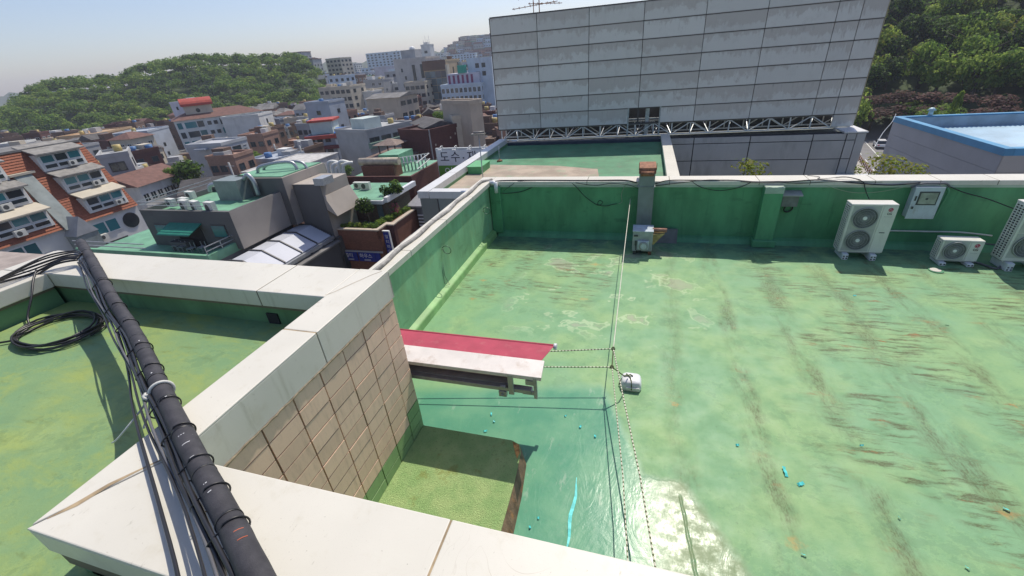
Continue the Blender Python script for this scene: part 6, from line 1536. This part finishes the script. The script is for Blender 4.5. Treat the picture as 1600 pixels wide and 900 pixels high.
for x in (bx+1, bx+8): MB().box(x-.15,x+.15,byy+.3,byy+.6,GZ,-4.2).build("post", M_STEEL, bo)

# ---- surveyed buildings of the town
t, w = zblock("house", "grey rendered house with two dark windows directly behind the orange roof", (150,243), (198,236), -4.5, 9, W_GREY, roof=("flat",R_GREEN), rows=4, cf=1, cs=1, kind="d", ww=2.4, wh=1.7, n_cl=1, skip=0)
t, w = zblock("house", "long low building under a brown roof with a white gutter and ribbon windows", (215,292), (287,269), -10, 9, W_WHITE, roof=("gable",R_BROWN,2.0), rows=2, cf=7, cs=1, ww=2.2, wh=1.5, skip=0)
t, w = zblock("house", "cream house with small dark windows above the brown roofed building", (203,243), (252,229), -9.5, 9, W_CREAM, roof=("gable",R_DARK,1.4), rows=2, cf=4, cs=2, kind="d", skip=0.2)
t, w = zblock("apartment_house", "ochre walk up with two rows of dark windows in the left middle distance", (150,208), (205,197), -7.5, 14, W_ORANGE, rows=3, cf=5, cs=2, kind="d", ww=2.4, wh=1.6, n_cl=3, skip=0)
t, w = zblock("house", "windowless blue grey house left of the white apartment block", (229,204), (262,196), -7.5, 12, W_BLUEG, rows=3, cf=1, cs=2, kind="s", n_cl=3)
# white apartment block
a, yaw, w = by_z((271,190),(410,173),-4.0)
t = block("apartment_block", "white five storey apartment block with a brown roof and deep balconies", (a.x,a.y,GZ), yaw, w, 13, 14, wallm("bright_render",(0.62,0.64,0.63)), roof=("hip",R_BROWN,2.2), rows=0, cf=0, cs=0)
for r in range(5):
    z = 14-1.6-2.75*r
    for (x0,x1) in ((0.02,.07),(0.10,.22),(.23,.30),(.48,.58),(.60,.70)):
        b_ = box_part("balcony", M_GLASS if (r+int(x0*40)) % 2 else M_GLASS_T, t, w*x0,w*x1,-.05,.05,z-.9,z+.9); 
        box_part("balcony_rail", M_FRAME, b_, w*x0-.1,w*x1+.1,-.12,-.06,z-1.0,z-.85)
    box_part("balcony", M_GLASS, t, w*.74,w*.98,-.06,.05,z-.7,z+.8); box_part("balcony_slab", W_WHITE, t, w*.72,w*1.0,-1.2,0.05,z-1.35,z-.75)
    for x in (.36,.43): inst("window", WIN["d"], t, (w*x,0,z), scale=(1.1,1,1.1))
    inst("window", WIN["s"], t, (w,4,z), rz=rad(90), scale=(.9,1,.9))
m = MB(); n_ = 10
P0 = [(3.5,3,16.8),(12,3,16.8),(12,9,16.8),(3.5,9,16.8)]
box_part("roof_house", W_CREAM, t, 4,11.5,3.5,9,14.5,17.6)
vs = []
for i in range(n_+1):
    q = math.pi*i/n_; vs += [(3.4,6.25-3.3*math.cos(q),17.6+2.2*math.sin(q)),(12.1,6.25-3.3*math.cos(q),17.6+2.2*math.sin(q))]
m.add(vs, [(2*i,2*i+2,2*i+3,2*i+1) for i in range(n_)]+[tuple(2*i for i in range(n_+1)),tuple(2*i+1 for i in range(n_,-1,-1))]).build("barrel_roof", R_RED, t, world=False)
MB().tube([(7.5,3.45,16.2),(7.5,3.55,16.2)],0.6,14).build("round_window", M_GLASS, t, world=False)
t, w = zblock("apartment_house", "plain white gable end standing right of the apartment block", (402,178), (424,173), -4.2, 12, W_WHITE, rows=4, cf=1, cs=2, kind="s", n_cl=1, ww=.9)
t = dblock("apartment_house", "narrow lilac white house before the wood, left of the red barrel roof", (264,160), 250, -10, 9, 8, W_LILAC, rows=5, cf=1, cs=3, kind="d", n_cl=2, base=GZ)
# grey penthouse block with a single square window
t, w = zblock("penthouse_block", "blank pale grey block with an outside stair and one square window", (289,226), (344,223), -6.5, 8, wallm("pale_grey_render",(0.42,0.43,0.45)), rows=0, cf=0, cs=0, n_cl=0)
box_part("door", W_CREAM, t, w*.42,w*.52,-.06,0,6.2,9.0); box_part("eave", W_BLUEG, t, w*.3,w*.62,-1.2,0,10.2,10.5)
MB().hull8([(w*.5,-1.1,6.0),(w*.95,-1.1,2.0),(w*.95,-.02,2.0),(w*.5,-.02,6.0)],[(w*.5,-1.1,6.3),(w*.95,-1.1,2.3),(w*.95,-.02,2.3),(w*.5,-.02,6.3)]).build("stair", M_STEEL, t, world=False)
inst("window", WIN["s"], t, (w,4.2,8.9), rz=rad(90), scale=(2.6,1,2.4))
for i in range(3):
    for yy in (1.2,6.8): box_part("vent_slot", M_FRAME_D, t, w,w+.05,yy-.5,yy+.5,8.2+i*.7,8.35+i*.7)
# green roof house with stone faced wall
t, w = zblock("house", "stone faced house with a flat light green roof seen side on", (447,267), (527,238), -8, 9, simple("pale_ashlar",(0.47,0.46,0.44),0.8,0.2,1.2), roof=("flat",R_LGREEN), rows=3, cf=4, cs=1, kind="d", ww=1.5, wh=1.5, n_cl=0, skip=0.15, par=0.15)
# blue grey building with red bands
t, w = zblock("shop_building", "pale blue grey building banded with dark red balconies and a blue awning", (478,213), (551,206), -9, 11, W_BLUEG, roof=("flat",R_GREY), rows=0, cf=0, cs=0, n_cl=1)
for z in (9.0-.5, 6.0-.2): box_part("red_band", R_RED if z > 8 else simple("oxblood_band",(0.14,0.025,0.03),0.6), t, -.3,w*.98,-.9,0,z-.5,z+.4)
box_part("upper_storey", W_PALEG, t, 1.0,w*.55,2,9,9.0,12.0); box_part("upper_roof", R_RED, t, .6,w*.6,1.6,9.4,12.0,12.5); box_part("white_wing", simple("pale_sheet",(0.60,0.64,0.66),0.6,0.05), t, w*.60,w*1.02,-.5,0,0,7.6)
MB().hull8([(w*.62,-1,9.2),(w*.92,-1,9.2),(w*.92,2,10.2),(w*.62,2,10.2)],[(w*.62,-1,9.3),(w*.92,-1,9.3),(w*.92,2,10.3),(w*.62,2,10.3)]).build("blue_awning", R_BLUE, t, world=False)
for r in range(3):
    for c in range(3): inst("window", WIN["d"], t, (w*(.1+.17*c),-.02,1.8+r*2.9), scale=(1.5,1,1.2))
t = dblock("house", "tall pale blue grey box rising behind the red banded building", (475,160), 165, 2, 9, 9, W_BLUEG, rows=3, cf=1, cs=1, kind="s", n_cl=1, base=GZ)
# railing deck building
t, w = zblock("deck_building", "concrete building with long green railed decks in the centre of the town", (572,203), (643,188), -6.5, 12, W_GREY, roof=("flat",R_GREEN), rows=3, cf=4, cs=2, kind="d", ww=3.2, wh=1.6, n_cl=2, skip=0)
for r in range(2): box_part("deck_band", simple("dull_green_band",(0.16,0.25,0.20),0.7,0.15,1) if r == 0 else bpy.data.materials["dull_green_band"], t, -.3,w+.3,-1.0,0,7.4-r*3.6,8.6-r*3.6)
box_part("roof_house", W_PALEG, t, 2,7,3,8,11,13.5)
# dark red brick pair
t, w = zblock("brick_house", "big plain dark red brick wall with scattered small openings", (667,203), (727,189), -5, 8, W_BRICK_D, rows=0, cf=0, cs=0, n_cl=1)
for i in range(16): box_part("opening", W_BEIGE, t, (i*37 % 100)/100*w*.9+.4,(i*37 % 100)/100*w*.9+.7,-.04,0,3+(i*53 % 90)/10,3.35+(i*53 % 90)/10)
for x in (.02,.78,.97): box_part("downpipe", M_STEEL, t, w*x,w*x+.2,-.2,0,0,13)
t, w = zblock("brick_house", "slim dark red brick gable left of the big brick wall", (644,192), (665,200), -5.2, 6, W_BRICK_D, roof=("gable",R_DARK,1.0), rows=2, cf=1, cs=1, kind="s")
t, w = zblock("cream_block", "cream rendered block with a taller windowless tower part", (706,181), (733,178), -3.6, 9, W_CREAM, rows=0, cf=0, cs=0, n_cl=0)
inst("window", WIN["s"], t, (w,4,7.5), rz=rad(90), scale=(.7,1,.9))
t, w = zblock("cream_block", "taller beige tower part behind the cream block, next to the screen", (733,157), (752,154), -1.0, 9, W_BEIGE, rows=1, cf=1, cs=1, kind="s", n_cl=0)
t = dblock("beige_hall", "beige windowless hall with a shallow gable in the middle distance", (572,155), 165, -3, 13, 12, W_BEIGE, roof=("gable",R_GREY,1.2), rows=4, cf=0, cs=3, kind="d", ww=3, wh=1.4, skip=0, base=GZ)
t = dblock("office_block", "tall pale grey office block with dark vertical window slots", (614,93), 240, -4, 18, 14, wallm("warm_grey_stone",(0.44,0.43,0.42)), rows=0, cf=0, cs=0, n_cl=2, base=GZ)
hh = on_d(614,93,240).z-GZ
for x in (.55,.80): box_part("window_slot", M_GLASS, t, 18*x,18*x+1.6,-.08,.02,3,hh-3)
for r in range(7): inst("window", WIN["s"], t, (4+(r%2)*1.5,0,hh-5-r*3.4), scale=(1,1,1.6))
box_part("roof_house", W_GREY, t, 3,11,3,9,hh-.8,hh+3.5); box_part("side_wing", bpy.data.materials["warm_grey_stone"], t, 18.02,24,1,13,0,hh-6)
for r in range(4): inst("window", WIN["d"], t, (21.5,1.0,hh-10-r*3.2), scale=(3.6,1,2.6))
MB().tube([(8,6,hh+3.5),(8,6,hh+4.4),(8,6,hh+4.9)],[1.4,1.3,.3],12).build("dome_tank", M_WHITE, t, world=False)
t = dblock("tower_block", "tall office tower with grey glass front and ochre flank", (660,96), 225, -2, 11.5, 16, wallm("ochre_stone",(0.44,0.34,0.22)), rows=0, cf=0, cs=0, n_cl=1, base=GZ)
hh = on_d(660,96,225).z-GZ
box_part("cornice", W_BRICK_B, t, -.3,11.6,-.3,0,hh-4,hh)
for r in range(8):
    for c in range(4): box_part("glass_panel", M_GLASS_B, t, .3+c*2.8,.3+c*2.8+2.6,-.12,.0,hh-4.2-(r+1)*3.0,hh-4.2-r*3.0-.25)
box_part("corner_pier", W_CREAM, t, 11.4,12.2,-.4,2.2,0,hh-2)
for r in range(3): box_part("window_slot", M_GLASS, t, 11.5,11.58,7.3,8.3,hh-8-r*7.5,hh-3.2-r*7.5)
box_part("rear_glass", M_GLASS_B, t, 11.5,12.0,13.2,16,6,hh-1.5)
t = dblock("school_block", "pale blue and white school like block with rows of small windows and pink panels", (688,133), 190, 3, 17, 14, W_LBLUE, rows=5, cf=9, cs=4, kind="w", ww=1.3, wh=1.9, n_cl=1, skip=0, base=GZ)
hh = on_d(688,133,190).z-GZ
box_part("upper_storey", W_LILAC, t, 2.5,16,2,12,hh-.6,hh+3.6); box_part("green_box", simple("jade_box",(0.03,0.33,0.24),0.5), t, 7.5,10.5,1.5,4,hh+3.6,hh+6.4)
for i in range(6): box_part("pink_panel", simple("plum_panel",(0.22,0.05,0.12),0.6) if i == 0 else bpy.data.materials["plum_panel"], t, 3+i*1.9,3+i*1.9+.9,1.92,2.0,hh,hh+3)
box_part("rear_tower", W_LBLUE, t, 11,21,4,13,0,hh+8.5)
for r in range(2):
    for c in range(2): inst("window", WIN["s"], t, (15+c*2.6,4.0,hh+5.8-r*2.9), scale=(1.5,1,1.6))
for (lb_, px, py, D, yw, w_, d_, wl_, rows_, cf_, cs_) in (
    ("hazy pale blue apartment slab standing on the skyline",571,84,620,10,44,14,W_LBLUE,14,9,2),
    ("slender cream apartment tower at the right end of the wood",508,92,410,-6,15,13,W_CREAM,11,4,3),
    ("blank lilac slab in front of the hazy apartment slab",584,105,430,0,19,12,W_LILAC,5,0,1),
    ("white low block with a rounded corner before the office block",590,132,270,-3,14,10,W_WHITE,4,3,2),
    ("slim white stair tower topped by a cluster of aerials",657,70,330,-3,6.5,6,W_WHITE,5,1,1),
    ("stepped pale apartment house left of the aerial tower",638,79,420,6,18,12,W_WHITE,9,5,2),
    ("grey house with a white dome at the wood's right edge",522,142,330,0,12,9,W_GREY,4,3,2),
    ("dark red windowless drum like tower among the roofs",562,125,300,0,4.5,4.5,W_BRICK_D,0,0,0),
    ("grey block with a white roof rail left of the lilac slab",545,115,480,4,20,12,W_BLUEG,6,4,2),
    ("white shop block with three dark windows in the valley",541,145,225,2,13,9,W_WHITE,2,3,2),
    ("long white shop block right of the one with three windows",556,141,240,2,10,9,W_CREAM,3,3,2),
    ("bluish apartment block against the houses of the far hillside",722,98,300,-2,9,14,W_BLUEG,10,2,4),
     ("tall hazy white tower right of the valley's gap",540,100,690,0,16,14,W_WHITE,13,4,3),
    ("twin hazy tower nearest the lilac slab",602,97,760,5,20,14,W_LBLUE,12,4,3),
    ("hazy cream tower left of the stepped apartment house",630,95,720,-5,18,14,W_CREAM,12,4,3),
    ("hazy pale tower just right of the aerial tower",675,84,800,3,24,14,W_WHITE,12,5,3),
    ("broad hazy slab below the far treeline",700,86,700,8,40,14,W_LBLUE,11,9,3),
    ("hazy lilac slab before the far hillside houses",738,92,640,0,22,14,W_LILAC,10,5,3),
    ("red brick house on the slope beside the screen's edge",752,100,420,-3,18,10,W_BRICK,3,4,2),
    ("pale blue low house right of the school like block",752,126,230,0,12,10,W_LBLUE,4,3,2)):
    t = dblock("town_block", lb_, (px,py), D, yw, w_, d_, wl_, rows=rows_, cf=cf_, cs=cs_, kind="d", ww=2.2, wh=1.5, n_cl=1, skip=0.05, base=GZ)
    if "aerials" in lb_:
        h_ = on_d(px,py,D).z-GZ
        for i in range(4): MB().tube([(1+i*1.4,3,h_-.7),(1+i*1.4,3,h_+3+2*(i%2))],0.09,5).build("aerial", M_STEEL, t, world=False)
RM = random.Random(33)
mids = 0
while mids < 60:
    az_ = RM.uniform(-38.5,-18.5); D_ = RM.uniform(215,560); x_, y_ = D_*math.sin(rad(az_)), D_*math.cos(rad(az_))
    if any((x_-fx)**2+(y_-fy)**2 < (fr+7)**2 for fx, fy, fr in FOOT) or terrain_z(x_,y_) > GZ+2: continue
    hm = RM.choice((12,14,15,17,18,20,21)) + (D_-215)*0.012; wn_, wm = RM.choice((("white",W_WHITE),("pale blue",W_LBLUE),("grey",W_GREY),("cream",W_CREAM),("lilac",W_LILAC),("blue grey",W_BLUEG),("brown brick",W_BRICK_B)))
    block("mid_rise", wn_+" flat roofed mid rise block in the hazy valley left of the screen", (x_,y_,GZ), rad(RM.choice((0,0,5,-8,20))), RM.uniform(9,15), RM.uniform(8,12), hm, wm, roof=("flat",RM.choice((R_GREY,R_GREEN,R_DARK))), group=wn_+" mid rise blocks in the valley", rows=int(hm/3), cf=RM.choice((3,4)), cs=2, kind=RM.choice("wds"), ww=1.9, wh=1.5, n_cl=3)
    mids += 1
t = thing("pavilion", "small brown hip roofed pavilion on posts above a roof", "pavilion", tuple(on_z(606,243,-9)))
p = t.location.copy()
MB().box(p.x-4,p.x+5,p.y-2,p.y+8,GZ,p.z-.05).build("base", W_BRICK_B, t)
FOOT.append((p.x,p.y+3,6))
for sx in (-1.7,1.7):
    for sy in (0.2,3.2): MB().bar((p.x+sx,p.y+sy,p.z),(p.x+sx,p.y+sy,p.z+1.9),0.18).build("post", W_BRICK_B, t)
MB().add([(p.x-2.6,p.y-.6,p.z+1.9),(p.x+2.6,p.y-.6,p.z+1.9),(p.x+2.6,p.y+4,p.z+1.9),(p.x-2.6,p.y+4,p.z+1.9),(p.x-.3,p.y+1.7,p.z+2.8),(p.x+.3,p.y+1.7,p.z+2.8)], [(0,1,5,4),(1,2,5),(2,3,4,5),(3,0,4),(3,2,1,0)]).build("roof", simple("taupe_shingle",(0.22,0.165,0.14),0.85,0.2,2), t)
# school on the hill crest
p = on_d(372,92,428); t = block("hilltop_school", "flat brown building peeping over the crest of the wooded hill", (p.x,p.y,terrain_z(p.x,p.y)), rad(25), 24, 10, p.z-terrain_z(p.x,p.y)+.5, W_BRICK_P, rows=2, cf=6, cs=1, n_cl=0)

# ---- the crowd of ordinary houses
specs = [("grey", W_GREY), ("brown brick", W_BRICK_B), ("cream", W_CREAM), ("white", W_WHITE), ("dark red brick", W_BRICK_D), ("pink brick", W_BRICK_P), ("beige", W_BEIGE), ("blue grey", W_BLUEG)]
rspec = [("grey", R_GREY), ("green", R_GREEN), ("dark slate", R_DARK), ("dark slate", R_DARK), ("brown shingle", R_BROWN), ("grey", R_GREY)]
R2 = random.Random(21); count = 0
houses = []
gx = -330
while gx < 20:
    gy = 40
    while gy < 420:
        x = gx + R2.uniform(-1.5,1.5); y = gy + R2.uniform(-1.5,1.5); gy += 9.4
        az = math.degrees(math.atan2(x, y)); D = math.hypot(x, y)
        if az < -68 or az > -13 or D < 62: continue
        if terrain_z(x, y) > GZ + 1.5: continue
        if az < -37.5 and D > 300: continue
        if az > -24 and D < 72: continue
        if any((x-fx)**2+(y-fy)**2 < (fr+6.0)**2 for fx, fy, fr in FOOT): continue
        houses.append((D, x, y))
    gx += 9.7
houses.sort()
win_far = WIN
for D, x, y in houses[:292]:
    wn_, wm = R2.choice(specs if R2.random() < 0.45 else [specs[1],specs[1],specs[4],specs[5],specs[0],specs[6]]); rn_, rm = R2.choice(rspec)
    w, d = R2.uniform(5.6,8.4), R2.uniform(5.4,7.8); h = R2.choice((5.8,6.4,8.2,8.8,9.2,11)) if D > 85 else R2.uniform(5.5,8)
    pitched = R2.random() < 0.25
    rt = (R2.choice(("gable","hip")), R2.choice([R_BROWN,R_DARK,R_GREY]), R2.uniform(1.2,2)) if pitched else ("flat", rm)
    nm_r = ("pitched " if pitched else rn_+" flat ")
    t = block("town_house", f"{wn_} house with a {nm_r}roof in the crowded town below", "house" and (x-w/2,y-d/2,terrain_z(x,y)), R2.choice((0.0,0.0,rad(8),rad(-6),rad(30))), w, d, h, wm, roof=rt, cat="house", group=f"{wn_} houses with {nm_r}roofs in the town", rows=max(2,int(h/3)), cf=2 if D > 200 else 3, cs=2, kind=R2.choice("wds"), n_cl=5 if D < 150 else 3, foot=False)
# far quarter and far hillside: houses too small to pick apart
m = MB(); R3 = random.Random(4)
def lump(x, y, z, w, d, h, mi):
    for r in range(int(h/3)):
        for c in range(3):
            xx = x-w/2+w*(c+.5)/3; zz = z+1.6+r*3.0; m.box(xx-.8,xx+.8,y-d/2-.05,y-d/2+.05,zz-.6,zz+.6,7)
            yy = y-d/2+d*(c+.5)/3; m.box(x+w/2-.05,x+w/2+.05,yy-.7,yy+.7,zz-.6,zz+.6,7)
    m.box(x-w/2,x+w/2,y-d/2,y+d/2,z-3,z+h,mi).box(x-w/2-.3,x+w/2+.3,y-d/2-.3,y+d/2+.3,z+h,z+h+.5,4+(mi+int(x)) % 3)
for D, x, y in houses[292:]: lump(x,y,terrain_z(x,y),R3.uniform(6,8.6),R3.uniform(5.5,8),R3.uniform(5.5,10.5),R3.randrange(4))
for i in range(900):
    az = R3.uniform(-40,-12); D = R3.uniform(430,1000); x, y = D*math.sin(rad(az)), D*math.cos(rad(az)); z = terrain_z(x,y)
    h = R3.uniform(5,12) if z > GZ+4 else R3.choice((8,10,12,14,18))
    lump(x,y,z,R3.uniform(8,14),R3.uniform(8,12),h,R3.randrange(4))
tag(m.build("far_houses", [W_LBLUE,W_CREAM,W_GREY,W_BRICK_P,R_GREY,R_BROWN,R_GREEN,M_GLASS], fix=False), kind="stuff")
m = MB()
for i in range(70):
    az = R3.uniform(-25,-13); D = R3.uniform(960,1010); x, y = D*math.sin(rad(az)), D*math.cos(rad(az)); z = terrain_z(x,y)+3; r = R3.uniform(6,10)
    m.add([(x+v.x*r, y+v.y*r, z+v.z*r*.9) for v in sv], sf[::2])
tag(m.build("far_treeline", M_LEAF, fix=False), kind="stuff")
# green among the houses
for (px, py, z, h, r, lb_) in ((290,262,-13,7,3.6,"dark leafy tree left of the blank grey penthouse block"),(272,266,-13,6,3.0,"round leafy tree beside the long brown roofed building"),(455,243,-14,5,3.2,"low leafy tree before the light green roof"),(480,240,-14,5,3.4,"bright leafy tree right of the low one, behind the light green roof"),(395,244,-14,5,3.0,"tree at the foot of the white apartment block"),(535,262,-14,5,2.4,"small tree right of the stone faced house"),(175,225,-14,6,2.6,"tree in front of the ochre walk up"),(415,250,-14,5,2.8,"tree between apartment block and light green roof"),(690,178,-12,9,3,"dark cypress like tree under the glass tower")):
    p = on_z(px, py, z+h*0.6); tree("garden_tree", lb_, "tree", p.x, p.y, GZ, p.z-GZ+h*.35, r, random.choice(mid_crowns), cz=0.72, rzs=r*.9)
# leaning utility poles with wires in the alleys
for (px, py, z) in ((612,262,-9),(470,235,-9),(545,215,-9),(430,232,-9),(360,262,-9)):
    p = on_z(px, py, z); up = thing("utility_pole", "grey concrete utility pole with crossarm rising between the roofs", "pole", (p.x,p.y,GZ), 0, "utility poles in the alleys")
    MB().tube([(p.x,p.y,GZ),(p.x,p.y,p.z+1)],0.17,8).build("pole", W_GREY, up); MB().bar((p.x-1,p.y,p.z+.3),(p.x+1,p.y,p.z+.3),0.12).build("crossarm", M_STEEL, up)
# ---- the hazy air
if True:
    t = bpy.data.materials.new("hazy_air"); t.use_nodes = True; nt = t.node_tree; nt.nodes.clear()
    o_ = nt.nodes.new("ShaderNodeOutputMaterial"); v_ = nt.nodes.new("ShaderNodeVolumePrincipled")
    v_.inputs["Density"].default_value = HAZE_DENSITY; v_.inputs["Color"].default_value = (0.82, 0.86, 1.0, 1); v_.inputs["Anisotropy"].default_value = 0.0
    nt.links.new(v_.outputs[0], o_.inputs["Volume"])
    hz = MB().box(-2600, 1500, -300, 2600, GZ-1.6, 75).build("haze", t); tag(hz, kind="stuff")
